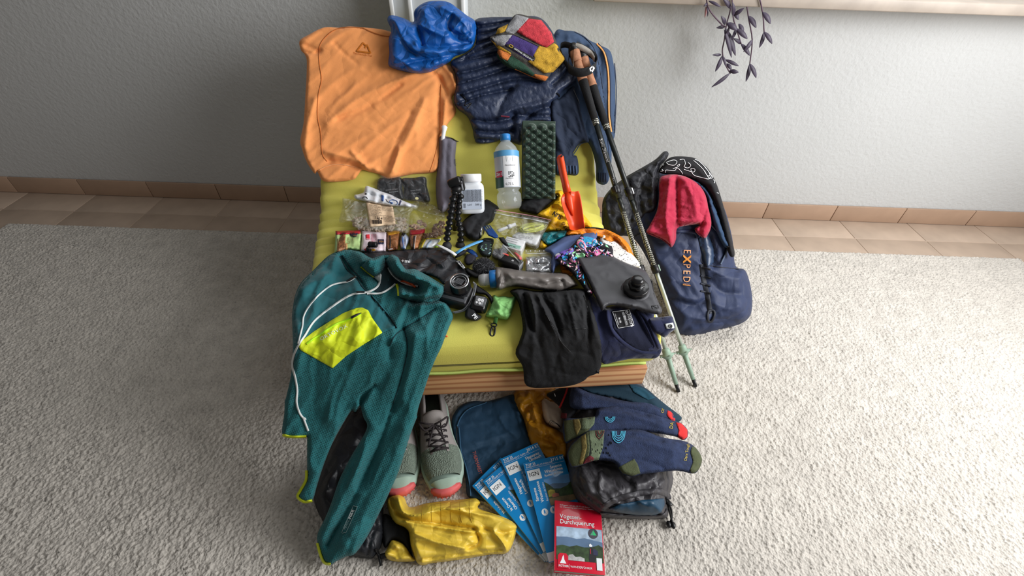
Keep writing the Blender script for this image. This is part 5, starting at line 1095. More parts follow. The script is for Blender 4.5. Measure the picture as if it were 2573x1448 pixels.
# head torch
ht = thing('head_torch', 'black head torch with strap beside the compact camera', 'torch', tuple(hit(*G((790, 1000))[0], 0)))
b = hit(*G((800, 960))[0], .026); mw = Matrix.Translation(b) @ Matrix.Rotation(radians(-14), 4, 'Z') @ Matrix.Rotation(radians(28), 4, 'X')
box('housing', .040, .040, .030, m_tri, ht, .009, mw=mw, seg=4); box('lens_frame', .027, .024, .003, m_clip, ht, .004, mw=mw @ Matrix.Translation((.004, .004, .0150)), seg=3)
box('lens', .023, .020, .002, mat('torch_lens', (150, 152, 156), .08, .6, 60, var=.5, vscale=160), ht, .003, mw=mw @ Matrix.Translation((.004, .004, .0164)))
for dx, dy, r_ in ((.000, .006, .0042), (.008, .006, .0042), (.004, -.002, .0034), (-.004, -.001, .0028)): lathe('reflector', [(r_, .0172), (r_, .0182), (r_*.5, .0178), (.0002, .0176)], m_wht, ht, 16, mw @ Matrix.Translation((dx, dy, 0)))
s = Sheet(G((610,1100),(640,960),(690,900),(730,880),(740,960),(760,1060),(830,1120),(760,1175),(680,1165),(630,1140)), lifted(Hback, .006), .02, 6, step=3, seed=101); so = s.build('strap', m_blks, ht); s.text('PE', G((700, 1100))[0], 13, radians(52), m_wht, .003, bold=.03, sx=1.1)
s = Sheet(G((740,700),(820,740),(930,820),(985,900),(960,960),(930,900),(880,840),(800,820),(740,800)), lifted(Hback, .006), .016, 5, step=3, seed=102); s.build('strap', m_blks, ht)
# green pouch with carabiner
gp = Sheet([(1241,742),(1253,746),(1265,744),(1280,747),(1297,745),(1294,762),(1288,780),(1281,797),(1272,804),(1250,800),(1222,796),(1222,788),(1230,775),(1236,757)], Hback, .038, 17, [([(1250,760),(1285,765)], 7, .004), ([(1230,785),(1275,790)], 4, -.005)], crump=[(.004, 14)], step=3.2, seed=103, pw=.6)
gp.build('pouch', mat('mint_nylon', (142, 206, 122), .6, .2, 150, var=.05, crease=(.4, 40, 'v')), label='small mint green pouch with black carabiner on the seat', cat='pouch')
p3 = [Vector(gp.point([(1247, 797)])[0])]+[hit(1245, 806, .010), hit(1243, 815, .006)]; tube('loop', p3, .0055, mat('mint_web', (96, 160, 84), .8), gp.obj, 8, .35, (0, 0, 1))
P = [hit(1241+7*cos(a), 817+4.5*sin(a), .008) for a in np.linspace(0, 2*pi, 17)]; tube('swivel_ring', P, .0017, m_blk, gp.obj, 8)
P = [hit(1237+x_, y_, .007) for x_, y_ in ((3, 820), (-1, 824), (-4, 832), (-5, 840), (-2, 845), (3, 844), (6, 837), (7, 828), (6, 822), (3, 820))]; tube('carabiner', crom(np.array([tuple(q_) for q_ in P]), 4), .0022, m_blk, gp.obj, 8)
# orange cord end on the seat
P = [hit(1117, 842, .004), hit(1121, 845, .004), hit(1125, 846, .004)]; oc = tube('cord_end', P, [.002, .002, .0012], mat('orange_red', (232, 92, 40), .6), None, 8); tag(oc, 'tiny orange cord end beside the fleece sleeve', 'cord')

# water bladder
bl_ = Sheet(NN((620,238),(700,222),(840,200),(920,215),(1000,255),(1100,300),(1200,340),(1245,400),(1270,470),(1300,560),(1335,640),(1358,690),(1345,718),(1320,727),(1240,712),(1100,668),(960,645),(880,655),(835,695),(800,620),(700,400)), lifted(Hseat, .038), .02, 9, [(NN((1000,270),(1150,380),(1280,520)), 20, .006), (NN((850,650),(960,640),(1100,660)), 6, .008), (NN((1240,390),(1260,440)), 4, .005)], wr=(.002, 30, .3, 2), step=4, seed=105)
bl_.build('water_bladder', mat('dark_grey_tpu', (62, 62, 66), .55, .1, 200, var=.08, vscale=14), label='dark grey water bladder with black screw cap', cat='water bladder')
c0 = Vector(bl_.point(NN((1125, 515)))[0]); e0 = Vector(bl_.point(NN((1125, 440)))[0]); e1 = Vector(bl_.point(NN((1180, 515)))[0]); nn_ = (e1-c0).cross(e0-c0).normalized(); M0 = basis(c0, e1-c0, e0-c0); rr = px_size(c0, 31)
lathe('flange', [(rr*1.18, -.002), (rr*1.16, .001), (rr*.9, .002)], mat('dark_grey_tpu', (62, 62, 66), .55), bl_.obj, 40, M0)
def knurl(name, r_, z0, z1, m, parent, M, n=48, d=.012):
    V = []; Fc = []
    for z, s in ((z0, .97), (z0+.001, 1), (z1-.0015, 1), (z1, .95), (z1, .3)):
        for k in range(n): a = 2*pi*k/n; q_ = r_*s*(1+d*(1 if (k//2) % 2 else -1)*(s > .96)); V.append(tuple(M @ Vector((q_*cos(a), q_*sin(a), z))))
    for i in range(4):
        for k in range(n): Fc.append((i*n+k, i*n+(k+1) % n, (i+1)*n+(k+1) % n, (i+1)*n+k))
    Fc.append(tuple(4*n+k for k in range(n))); return obj(name, np.array(V), Fc, m, parent)
knurl('screw_cap', rr, 0, rr*.52, m_tri, bl_.obj, M0); knurl('valve_base', rr*.62, rr*.5, rr*.85, m_tri, bl_.obj, M0, 24, .05)
lathe('valve_knob', [(rr*.42, rr*.84), (rr*.48, rr*.9), (rr*.50, rr*1.30), (rr*.42, rr*1.42), (rr*.2, rr*1.48), (.0005, rr*1.48)], m_tri, bl_.obj, 32, M0)
bl_.strip('embossed_mark', NN((1268,650),(1322,645),(1328,672),(1275,678)), 1.4, m_blk, .0012, sm=False, closed=True, step=2); bl_.strip('embossed_mark', NN((1275,652),(1322,672)), 1, m_blk, .0012, sm=False, step=2)
P = [Vector(bl_.point([q_])[0])+Vector((0, 0, -.004)) for q_ in NN((1250,420),(1270,430),(1290,560),(1320,620),(1350,660))]; tube('hanging_cord', crom(np.array([tuple(q_) for q_ in P]), 4), .0025, m_blk, bl_.obj, 8)
# ------------------------------------------------------------------ trekking poles
m_alu = mat('pole_silver', (196, 204, 192), .35, metal=.5, var=.03); m_sage = mat('sage_plastic', (142, 166, 148), .5, var=.04); m_cork = mat('cork', (168, 118, 88), .8, .4, 150, var=.2, vscale=90)
m_foam = mat('grip_foam', (22, 22, 24), .85, .4, 300); m_pblk = mat('pole_black', (32, 36, 34), .35, var=.04)
m_dot = mat('carbon_dots', (60, 60, 56), .35)
def dots():
    nt = m_dot.node_tree; N = nt.nodes; L = nt.links; b = N['Principled BSDF']; tc = N.new('ShaderNodeTexCoord')
    v = N.new('ShaderNodeTexVoronoi'); v.inputs['Scale'].default_value = 230; v.inputs['Randomness'].default_value = .1; L.new(tc.outputs['Object'], v.inputs[0])
    r = N.new('ShaderNodeValToRGB'); r.color_ramp.interpolation = 'CONSTANT'; e = r.color_ramp.elements; e[0].color = lin((206, 206, 190))+(1,); e[1].position = .40; e[1].color = lin((36, 34, 32))+(1,)
    L.new(v.outputs[0], r.inputs[0]); L.new(r.outputs[0], b.inputs['Base Color'])
dots()
def pole(tip, top, lift, label, clampcol, txt):
    a = at_z(*tip, .0125); c = hit(*top, lift); ax = c-a; Lp = ax.length; P = lambda t: a+ax*t
    t = thing('trekking_pole', label, 'trekking pole', tuple(a), 'pair of trekking poles')
    def seg(n, t0, t1, r0, r1, m, k=16): return tube(n, [P(t0), P((t0+t1)/2), P(t1)], [r0, (r0+r1)/2, r1], m, t, k)
    def ring(n, prof_, t0, m): q = ax.to_track_quat('Z', 'Y').to_matrix().to_4x4(); return lathe(n, prof_, m, t, 24, Matrix.Translation(P(t0)) @ q)
    seg('rubber_tip', 0, .022, .0055, .0062, m_blk); seg('tip_shaft', .022, .115, .0065, .0095, m_sage)
    ring('basket', [(.0095, -.012), (.013, -.008), (.022, .000), (.0225, .002), (.013, .004), (.0125, .016), (.010, .022)], .105, m_sage)
    for k in range(5):
        q = ax.to_track_quat('Z', 'Y').to_matrix().to_4x4(); box('basket_tooth', .010, .007, .003, m_sage, t, .001, mw=Matrix.Translation(P(.106)) @ q @ Matrix.Rotation(2*pi*k/5, 4, 'Z') @ Matrix.Translation((.022, 0, 0)))
    seg('lower_section', .115, .355, .0066, .0068, m_alu); seg('middle_section', .355, .52, .0078, .0078, m_dot); seg('upper_middle', .52, .56, .0078, .0078, m_pblk); seg('upper_section', .56, .78, .0088, .0088, m_pblk)
    q = ax.to_track_quat('Z', 'Y').to_matrix().to_4x4()
    for t0, cc in ((.352, m_sage if clampcol else m_wht), (.585, m_wht if clampcol else m_blk)):
        ring('clamp', [(.009, -.014), (.0125, -.012), (.0125, .012), (.009, .014)], t0, m_blk); box('clamp_lever', .010, .018, .022, cc, t, .003, mw=Matrix.Translation(P(t0)) @ q @ Matrix.Rotation(radians(200 if clampcol else 20), 4, 'Z') @ Matrix.Translation((.012, 0, 0)))
    ring('collar', [(.009, -.012), (.0108, -.010), (.0108, .012), (.0095, .014)], .785, m_dot)
    seg('foam_grip', .79, .905, .0115, .0150, m_foam); seg('cork_grip', .905, .96, .0155, .0140, m_cork); seg('cork_head', .96, .99, .0160, .0185, m_cork); seg('grip_cap', .99, 1.012, .0190, .0120, m_blk)
    if txt:
        x_ = -ax.normalized(); cam_ = (Vector(CO)-P(.7)).normalized(); y_ = cam_.cross(x_).normalized(); M0 = basis(P(.735), x_, y_)
        r_ = .0091; fn = lambda u_, v_: P(.735)+x_*u_+(y_*sin(v_/r_)+cam_*cos(v_/r_))*r_
        flat_text('Black Diamond', None, 0, -.0045, .013, m_wht, t, fn=fn, bold=.01); flat_text('TRAIL', None, .125, -.003, .010, m_clip, t, fn=fn)
    return t, P
pa_, PA = pole((1705, 985), (1440, 122), .10, 'trekking pole nearer the chair with lettering on its shaft', 0, True)
pb_, PB = pole((1748, 972), (1462, 140), .085, 'trekking pole farther right with plain black shaft', 1, False)
m_web = mat('webbing_black', (26, 27, 30), .8, .4, 300); m_webg = mat('webbing_grey', (150, 144, 136), .8, .3, 300)
def loop(name, pts, w, m, parent, lift): # flat strap loop
    V = []; Fc = []; P3 = crom(np.array([tuple(hit(x_, y_, l_)) for (x_, y_), l_ in zip(pts, lift)]), 6); n_ = len(P3)
    for p in P3: V += [p+np.array([0, -.0008, w/2]), p+np.array([0, -.0008, -w/2]), p+np.array([0, .0008, w/2]), p+np.array([0, .0008, -w/2])]
    for i in range(n_-1):
        a = i*4; Fc += [(a, a+1, a+5, a+4), (a+2, a+6, a+7, a+3), (a, a+4, a+6, a+2), (a+1, a+3, a+7, a+5)]
    return obj(name, np.array(V), Fc, m, parent)
loop('wrist_strap', [(1437,118),(1428,150),(1430,172),(1450,182),(1475,180),(1495,168),(1499,150),(1485,135),(1462,122),(1448,115)], .026, m_web, pb_, [.12, .10, .12, .14, .15, .14, .11, .10, .11, .12])
loop('wrist_strap', [(1446,116),(1462,120),(1484,134),(1494,150)], .018, m_webg, pb_, [.12, .12, .105, .11]); loop('wrist_strap', [(1443,116),(1441,135),(1440,160),(1441,176)], .020, m_webg, pa_, [.13, .13, .13, .13])
loop('wrist_strap', [(1437,117),(1420,112),(1408,118),(1412,140),(1425,165)], .018, m_web, pa_, [.12, .10, .09, .10, .10])
# emblem on the strap
for k, pg in enumerate((((1481,172),(1487,166),(1489,169),(1484,173),(1487,178),(1483,180)), ((1489,165),(1495,171),(1489,182),(1486,179),(1490,173)))):
    P3 = [tuple(hit(x_, y_, .168)) for x_, y_ in pg]; obj('printed_emblem', np.array(P3), [tuple(range(len(pg)))], m_wht, pb_, False)

# ------------------------------------------------------------------ things on the rug in front
def Lc(*p): return [(960+x/2.968, 960+y/2.968) for x, y in p]
def M_(*p): return [(1300+x/2.742, 920+y/2.742) for x, y in p]
m_tt = mat('thermarest_blue', (28, 62, 88), .75, .15, 300, var=.05, crease=(.2, 10, 'n')); m_mus2 = mat('mustard_nylon', (186, 128, 22), .5, .2, 120, var=.08, crease=(.5, 18, 'v'))
s = Sheet(Lc((1000,60),(1100,40),(1270,40),(1300,120),(1240,200),(1215,290),(1330,370),(1390,440),(1385,560),(1300,620),(1200,560),(1110,480),(1050,280),(980,150)), Hfloor, .04, 16, [(Lc((1100,80),(1150,280),(1200,450)), 8, .012), (Lc((1200,330),(1280,400),(1350,430)), 6, .012), (Lc((1060,200),(1130,160),(1230,150)), 7, -.010)], crump=[(.010, 18)], step=4, seed=111)
s.build('dry_bag', m_mus2, label='mustard yellow bag lying on the rug under the front rail', cat='bag')
s = Sheet(M_((160,250),(172,215),(200,215),(260,255),(310,300),(320,380),(300,430),(250,425),(195,392),(168,330)), lifted(Hfloor, .01), .05, 18, [(M_((300,425),(260,390),(230,350)), 4, -.004), (M_((300,425),(285,370),(270,320)), 4, -.004)], step=4, seed=112)
s.build('soap_pouch', mat('cream_fabric', (206, 190, 172), .85, .2, 300), label='small cream pouch next to the mustard bag', cat='pouch')
for k in range(5): s.strip('stitch', M_((298, 428), (285-12*k, 405-8*k), (270-14*k, 395+2*k)), .8, m_ink, .001)
# folded blue sack
def Hth(x, y): return np.full(np.shape(x), .0125)
TO = Lc((520,300),(530,250),(575,185),(640,152),(700,142),(780,145),(880,120),(990,95),(1030,170),(1060,260),(1090,370),(1125,480),(1100,560),(1080,700),(1000,900),(960,960),(900,985),(830,940),(760,890),(690,880),(640,855),(625,800),(622,720),(600,600),(560,500),(540,440),(528,380))
th = Sheet(TO, Hth, .016, 8, [(Lc((700,460),(800,430),(960,370)), 7, .005), (Lc((640,520),(760,480),(900,470)), 5, -.005), (Lc((990,100),(1030,300),(1110,480)), 6, .006)], wr=(.003, 26, .6, 2), step=4.5, seed=113)
th.build('folded_sack', m_tt, label='folded petrol blue sack with red lettering on the rug', cat='sack')
th.strip('edge', Lc((560,330),(590,260),(650,200),(760,160),(780,148)), 3, mat('thermarest_edge', (52, 92, 122), .8), .004); th.strip('edge', Lc((572,340),(580,420),(590,520),(630,650),(655,780),(660,850)), 3, mat('thermarest_edge', (52, 92, 122), .8), .004); th.strip('edge', Lc((560,330),(556,420),(575,520),(610,640),(640,760)), 3, m_ink, .002)
th.text("THERMAREST", Lc((672, 520))[0], 12.5, radians(73), mat('print_rust', (176, 84, 70), .8), .003, sx=.80, arc=.0)
s = th
# maps
m_map = mat('map_blue', (0, 128, 196), .32, var=.03, coat=.3); m_page = mat('page_edge', (176, 172, 160), .9, .8, 300); m_mw = mat('map_white', (226, 230, 232), .35); m_sky = mat('print_sky', (96, 150, 206), .4, var=.25, vscale=30); m_tree = mat('print_trees', (44, 66, 34), .4, var=.6, vscale=90); m_treey = mat('print_treelight', (150, 140, 50), .4, var=.5, vscale=90)
m_brick = mat('print_house', (150, 84, 66), .4, var=.3, vscale=60); m_wat = mat('print_water', (110, 92, 62), .4, var=.4, vscale=50); m_hill = mat('print_hills', (84, 110, 140), .4, var=.2, vscale=30)
def map_(tl, bl, z1, z0, title, num, vert, label, W_=.106, pic=True):
    A_ = at_z(*tl, z1); B_ = at_z(*bl, z0); y = A_-B_; Lm = y.length; x = y.cross(Vector((0, 0, 1))).normalized(); M0 = basis(B_, x, y)
    t = thing('hiking_map', label, 'map', tuple(B_), 'hiking maps fanned out on the rug')
    box('cover', W_, Lm, .0022, m_map, t, .0006, mw=M0 @ Matrix.Translation((W_/2, Lm/2, -.0011)))
    for k in range(4): box('folded_sheet', W_*.985, Lm*.992, .0011, m_page, t, 0, mw=M0 @ Matrix.Translation((W_/2, Lm/2, -.0030-.0014*k)))
    F_ = lambda *q, m=m_mw, n='printed_area', z=.0003: flat_poly(n, [(a*W_, b*Lm) for a, b in q], M0, m, t, z)
    T_ = lambda st, a, b, sz, ang=0, bold=.0, sx=1, m=m_mw: flat_text(st, M0, a*W_, b*Lm, sz*W_, m, t, bold=bold, ang=ang, sx=sx, z=.0006)
    F_((.04, .795), (.35, .795), (.35, .905), (.04, .905)); T_('IGN', .070, .836, .135, m=m_ink)
    T_('TOP 25', .05, .955, .075, bold=.02); T_('RANDONNÉE ET PLEIN AIR', .05, .932, .058, sx=.92); T_(num, .66, .948, .10, bold=.01)
    F_((.02, .920), (.98, .920), (.98, .922), (.02, .922))
    for k, ln in enumerate(title): T_(ln, .97-.064*len(ln)*(1 if k < 2 else .75)*.82, .872-.036*k, .100 if k < 2 else .075, bold=.015, sx=.9)
    for k, ln in enumerate(vert): T_(ln, .14+.105*k, .555 if k else .575, .098 if k < 2 else .065, ang=pi/2, bold=.02 if k < 2 else 0, sx=.95)
    if pic:
        F_((.37, .50), (.99, .50), (.99, .775), (.37, .775), m=m_sky, n='printed_picture'); F_((.37, .50), (.99, .50), (.99, .69), (.85, .685), (.7, .70), (.55, .715), (.37, .70), m=m_hill, n='printed_picture', z=.0005); F_((.37, .54), (.99, .54), (.99, .70), (.88, .66), (.7, .645), (.55, .66), (.45, .72), (.37, .75), m=m_tree, n='printed_picture', z=.0007)
        F_((.38, .59), (.56, .58), (.55, .645), (.46, .66), (.40, .65), m=m_treey, n='printed_picture', z=.0009); F_((.46, .575), (.62, .57), (.62, .60), (.54, .615), (.46, .605), m=m_brick, n='printed_picture', z=.0011); F_((.37, .50), (.99, .50), (.99, .555), (.7, .565), (.37, .57), m=m_wat, n='printed_picture', z=.0010)
    for k in (0, 1):
        cx, cy = .20+.20*k, .455; F_(*[(cx+.075*cos(a), cy+.075*W_/Lm*sin(a)) for a in np.arange(20)*2*pi/20], z=.0004)
        F_((cx-.02, cy-.022), (cx, cy-.004), (cx+.02, cy-.024), (cx+.01, cy+.008), (cx+.03, cy+.004), (cx+.005, cy+.016), (cx+.008, cy+.024), (cx-.008, cy+.024), (cx-.02, cy+.004), m=m_map, z=.0008)
    T_('1 : 25 000', .56, .448, .075); F_((.0, .005), (1, .005), (1, .085), (.0, .085)); T_('ign.fr', .7, .03, .07, m=m_map)
    return t
map_(Lc((672,775))[0], Lc((1215,1345))[0], .047, .016, ('Mont Ste-Odile', 'Obernai'), '3717 ET', ('Molsheim', 'Obernai'), 'blue hiking map at the bottom of the fan, farthest left', pic=False)
map_(Lc((750,742))[0], Lc((1232,1345))[0], .055, .024, ('le Donon', 'Obernai'), '3716 ET', ('le Donon', 'Obernai', 'Mont Saint-Odile'), 'blue hiking map titled le Donon, second from the left')
map_(Lc((880,575))[0], Lc((1205,1275))[0], .064, .034, ('Haguenau', 'Lembach'), '3814 ET', ('Haguenau', 'Lembach', 'PNR des Vosges du Nord'), 'blue hiking map titled Haguenau Lembach, third from the left', W_=.112)
map_(Lc((1050,607))[0], Lc((1245,1350))[0], .072, .042, ('Saverne', 'Wasselonne', 'Rocher de Dabo'), '3715 ET', ('Saverne', 'Wasselonne', 'Rocher de Dabo'), 'blue hiking map titled Saverne Wasselonne on top of the fan', W_=.110)
# guidebook
m_gr = mat('guide_red', (200, 16, 46), .3, var=.02, coat=.3)
zb_ = .075; A_ = at_z(1398, 1258, zb_); B_ = at_z(1394, 1434, zb_); R_ = at_z(1521, 1446, zb_); M0 = basis(B_, R_-B_, A_-B_); W_ = (R_-B_).length; Lm = (A_-B_).length
gb = thing('guidebook', 'red hiking guidebook with a mountain photo on its cover', 'book', tuple(B_))
box('cover', W_, Lm, .0014, m_gr, gb, .0005, mw=M0 @ Matrix.Translation((W_/2, Lm/2, -.0007))); box('pages', W_*.985, Lm*.985, .0125, m_page, gb, 0, mw=M0 @ Matrix.Translation((W_*.5, Lm/2, -.0077))); box('back_cover', W_, Lm, .0012, m_gr, gb, .0004, mw=M0 @ Matrix.Translation((W_/2, Lm/2, -.0146))); box('spine', .0014, Lm, .015, m_gr, gb, .0005, mw=M0 @ Matrix.Translation((-.0004, Lm/2, -.0075)))
F_ = lambda *q, m=m_mw, n='printed_area', z=.0003: flat_poly(n, [(a*W_, b*Lm) for a, b in q], M0, m, gb, z)
T_ = lambda st, a, b, sz, bold=.0, sx=1, m=m_mw: flat_text(st, M0, a*W_, b*Lm, sz*W_, m, gb, bold=bold, sx=sx, z=.0006)
T_('Vogesen-', .10, .735, .125, .008); T_('Durchquerung', .10, .655, .125, .008)
T_('36 Etappen - auf dem GR 53 und dem GR 5', .10, .925, .042, .004, .95); T_('von Wissembourg nach Courmayeur / Fesenheim', .10, .895, .042, .0, .92)
F_((.03, .15), (.985, .15), (.985, .61), (.03, .61), m=mat('print_cloud', (150, 170, 190), .4, var=.5, vscale=40), n='printed_picture'); F_((.03, .15), (.985, .15), (.985, .43), (.8, .45), (.62, .47), (.45, .45), (.25, .47), (.03, .46), m=m_hill, n='printed_picture', z=.0005)
F_((.03, .15), (.985, .15), (.985, .36), (.9, .39), (.75, .35), (.6, .34), (.45, .36), (.3, .335), (.15, .35), (.03, .33), m=m_tree, n='printed_picture', z=.0007); F_((.25, .15), (.6, .15), (.6, .19), (.52, .21), (.42, .20), (.36, .235), (.28, .22), m=mat('print_rock', (180, 180, 180), .4, var=.5, vscale=60), n='printed_picture', z=.0009)
F_((.70, .15), (.80, .15), (.84, .22), (.83, .29), (.78, .33), (.74, .36), (.71, .30), (.69, .22), m=m_ink, n='printed_figure', z=.0011); F_((.71, .355), (.76, .355), (.77, .375), (.73, .40), (.70, .38), m=m_mw, n='printed_figure', z=.0013); F_((.78, .25), (.87, .24), (.88, .30), (.82, .33), (.78, .32), m=m_nvy, n='printed_figure', z=.0013); F_((.72, .26), (.735, .26), (.735, .33), (.72, .33), m=m_br, n='printed_figure', z=.0013)
F_((.06, .04), (.27, .04), (.27, .20), (.23, .235), (.10, .235), (.06, .20), m=m_gr, z=.0013); F_((.10, .10), (.23, .10), (.19, .15), (.175, .215), (.155, .19), (.13, .14), m=m_mw, z=.0015); flat_text('ROTHER', M0, .075*W_, .055*Lm, .052*W_, m_mw, gb, bold=.012, z=.0018); F_((.285, .04), (.29, .04), (.29, .10), (.285, .10)); T_('WANDERFÜHRER', .31, .055, .055, 0)
F_((.84, .05), (.95, .05), (.95, .21), (.84, .21), z=.0015); T_('GPS', .855, .185, .05, m=m_ink)
F_(*[(.80+.10*cos(a), .545+.10*W_/Lm*sin(a)) for a in np.arange(24)*2*pi/24], m=mat('print_badge', (70, 66, 76), .3), z=.0012); F_((.74, .52), (.87, .52), (.80, .595), m=mat('print_badge_green', (50, 180, 110), .3), z=.0015); F_((.76, .515), (.80, .595), (.78, .515), m=mat('print_badge_violet', (120, 90, 140), .3), z=.0016)

# yellow rain jacket, crumpled
m_yj = mat('yellow_nylon', (220, 188, 66), .4, .15, 150, var=.05, crease=(.26, 18, 'v'))
ye = Sheet(Lc((35,900),(60,850),(120,835),(165,860),(205,935),(330,905),(480,885),(640,872),(700,865),(735,900),(722,945),(900,1000),(1000,1060),(1002,1120),(940,1270),(800,1290),(520,1335),(380,1352),(275,1362),(215,1240),(190,1110),(100,1060),(60,1000)), Hfloor, .050, 18, [(Lc((60,880),(120,980),(240,1040),(420,1060),(680,1100)), 6, -.016), (Lc((120,850),(150,960),(230,1000),(420,960),(700,930)), 9, .016), (Lc((180,1040),(400,1080),(600,1110),(720,1120)), 6, .014), (Lc((700,1110),(720,1200),(640,1240)), 6, -.012), (Lc((760,1100),(900,1130),(1000,1100)), 7, -.010), (Lc((240,1130),(420,1200),(620,1240)), 8, .010), (Lc((830,1110),(900,1200),(930,1260)), 7, .010), (Lc((330,920),(560,960),(880,1010)), 6, .008), (Lc((260,1330),(560,1290),(900,1250)), 6, -.008)], wr=[(.006, 36, .25, 3)], crump=[(.004, 50)], step=3.2, seed=115, fs=1.5)
ye.build('rain_jacket', m_yj, label='crumpled yellow rain jacket lying in front of the shoes', cat='jacket')
for k in range(6): ye.strip('seam', Lc((300+70*k, 912-6*k), (296+72*k, 1000), (300+74*k, 1050)), 1, mat('yellow_seam', (176, 146, 40), .5), .001)
s = Sheet(Lc((70,1180),(130,1190),(180,1230),(215,1290),(245,1335),(150,1342),(60,1332),(15,1292),(40,1240)), Hfloor, .03, 10, crump=[(.006, 14)], step=3.6, seed=116); s.build('sleeve_end', m_yj, ye.obj)
s2 = Sheet(Lc((105,1040),(190,1110),(210,1230),(235,1330),(180,1240),(130,1190),(75,1180),(20,1240),(-10,1100),(10,990),(60,1000)), Hfloor, .02, 12, step=4, seed=117); s2.build('dark_bag', m_blkf, label='black cloth bag showing between the yellow jacket and fleece sleeve', cat='bag')

# sleeping bag sack, underwear, socks
m_sl = mat('grey_ripstop', (58, 56, 60), .5, .15, 150, var=.06, crease=(.4, 12, 'n')); m_tc = mat('teal_down', (22, 60, 84), .45, .2, 120, var=.1)
so_ = Sheet(M_((500,85),(640,62),(780,46),(840,80),(870,135),(960,330),(1030,560),(1070,745),(1066,830),(1042,900),(1035,950),(1030,1045),(900,1056),(700,1052),(570,1040),(480,990),(400,930),(355,820),(335,700),(330,540),(360,350),(420,200)), Hfloor, .125, 52, [(M_((600,960),(700,860),(900,800),(1050,790)), 14, .010), (M_((620,980),(480,900),(400,760)), 8, -.014), (M_((900,860),(960,790),(1040,750)), 4, -.008), (M_((940,870),(1000,810),(1050,800)), 4, .008), (M_((600,960),(560,840),(580,720)), 7, .010)], wr=(.005, 22, .8, 2), step=5.5, seed=118, pw=.55)
so_.build('sleeping_bag', m_sl, label='dark grey stuff sack with sleeping bag under the socks', cat='bag')
so_.patch('lining', M_((630,985),(700,955),(860,925),(1012,912),(1015,960),(990,1010),(930,1040),(820,1030),(700,1010)), m_tc, .004, puff=.006, per=6); so_.strip('rim', M_((590,975),(700,915),(860,875),(960,865),(1030,885),(1040,920)), 15, m_sl, .007); so_.strip('rim', M_((570,1020),(700,1035),(900,1042),(1010,1030),(1036,985)), 9, m_sl, .008); so_.strip('seam', M_((610,955),(720,890),(880,850),(1000,845)), 1.5, m_ink, .003)
P = [tuple(at_z(x_, y_, z_)) for (x_, y_), z_ in zip(M_((1025,925),(1050,960),(1062,1010),(1060,1060),(1045,1100)), (.06, .045, .03, .02, .019))]; tube('drawcord', crom(np.array(P), 5), .0028, m_blk, so_.obj, 8); P = [tuple(at_z(x_, y_, z_)) for (x_, y_), z_ in zip(M_((1030,930),(1045,990),(1058,1040),(1075,1105)), (.06, .045, .03, .02))]; tube('drawcord', crom(np.array(P), 5), .0028, m_blk, so_.obj, 8)
for p_ in M_((1043, 1092), (1073, 1098)): c_ = at_z(*p_, .022); bm = bmesh.new(); bmesh.ops.create_uvsphere(bm, u_segments=12, v_segments=8, radius=.0075); bmesh.ops.scale(bm, vec=(.8, 1.2, .8), verts=bm.verts); bobj('cord_end', bm, m_blk, so_.obj, True, Matrix.Translation(c_))
c_ = at_z(*M_((1042, 945))[0], .056); box('toggle', .012, .018, .010, m_blk, so_.obj, .003, mw=Matrix.Translation(c_) @ Matrix.Rotation(.6, 4, 'Z'))
def Hsock(x, y): return .138-.35*np.clip(x-.40, 0, .3)-.5*np.clip(.20-x, 0, .2)
m_uw = mat('petrol_cotton', (16, 46, 62), .92, .2, 400, var=.08); m_sn = mat('sock_navy', (38, 49, 78), .97, .7, 420, var=.3, vscale=60, dist=.003); m_ol = mat('sock_olive', (72, 78, 52), .97, .7, 420, var=.16, vscale=60); m_ol2 = mat('sock_moss', (96, 108, 84), .97, .7, 420, var=.18, vscale=60); m_brz = mat('sock_bronze', (116, 102, 56), .97, .7, 420, var=.16, vscale=60); m_sr = mat('sock_red', (196, 44, 44), .97, .7, 420, var=.12, vscale=60); m_mr = mat('sock_maroon', (96, 28, 36), .97, .7, 420); m_cy = mat('sock_cyan', (84, 176, 206), .97, .5, 420); m_gold2 = mat('sock_gold', (176, 156, 60), .9)
s = Sheet(M_((400,130),(520,95),(640,88),(760,105),(880,150),(960,215),(1040,280),(1100,325),(1134,362),(1090,392),(1000,360),(900,300),(700,230),(500,190)), lifted(Hsock, -.004), .014, 9, [(M_((600,120),(800,180),(1000,290)), 7, .005), (M_((720,110),(860,180),(900,230)), 4, -.004)], step=4.5, seed=120); s.build('underwear', m_uw, label='dark petrol underwear spread behind the navy socks', cat='underwear')
s.patch('mesh_panel', M_((760,120),(870,155),(950,220),(900,235),(800,180)), mat('petrol_mesh', (14, 62, 80), .9), .0012, step=4)
s = Sheet(M_((200,200),(250,170),(330,140),(420,150),(440,250),(420,300),(350,375),(310,370),(300,300),(260,250)), lifted(Hsock, -.03), .03, 9, step=4, seed=121); s.build('sock', mat('sock_black', (24, 24, 28), .97, .6, 420), label='black sock with red bands beside the cream pouch', cat='sock', group='pile of socks')
s.strip('red_band', M_((345,150),(330,200),(290,290)), 5, m_sr, .002); s.strip('red_band', M_((300,340),(340,345)), 14, m_mr, .002); s.strip('printed_mark', M_((255,190),(262,210)), 2, m_wht, .002); s.strip('printed_mark', M_((395,200),(388,225),(398,245),(390,255)), 2, m_ol2, .002)
sa = Sheet(M_((370,150),(395,135),(480,175),(560,200),(740,240),(900,250),(990,285),(1045,300),(1085,350),(1090,388),(1040,380),(900,345),(700,310),(560,300),(420,300),(360,270)), lifted(Hsock, .002), .020, 11, [(M_((420,180),(600,240),(900,290)), 8, .005)], step=4, seed=122); sa.build('sock', m_sn, label='navy sock with red toe, rear of the three long socks', cat='sock', group='pile of socks')
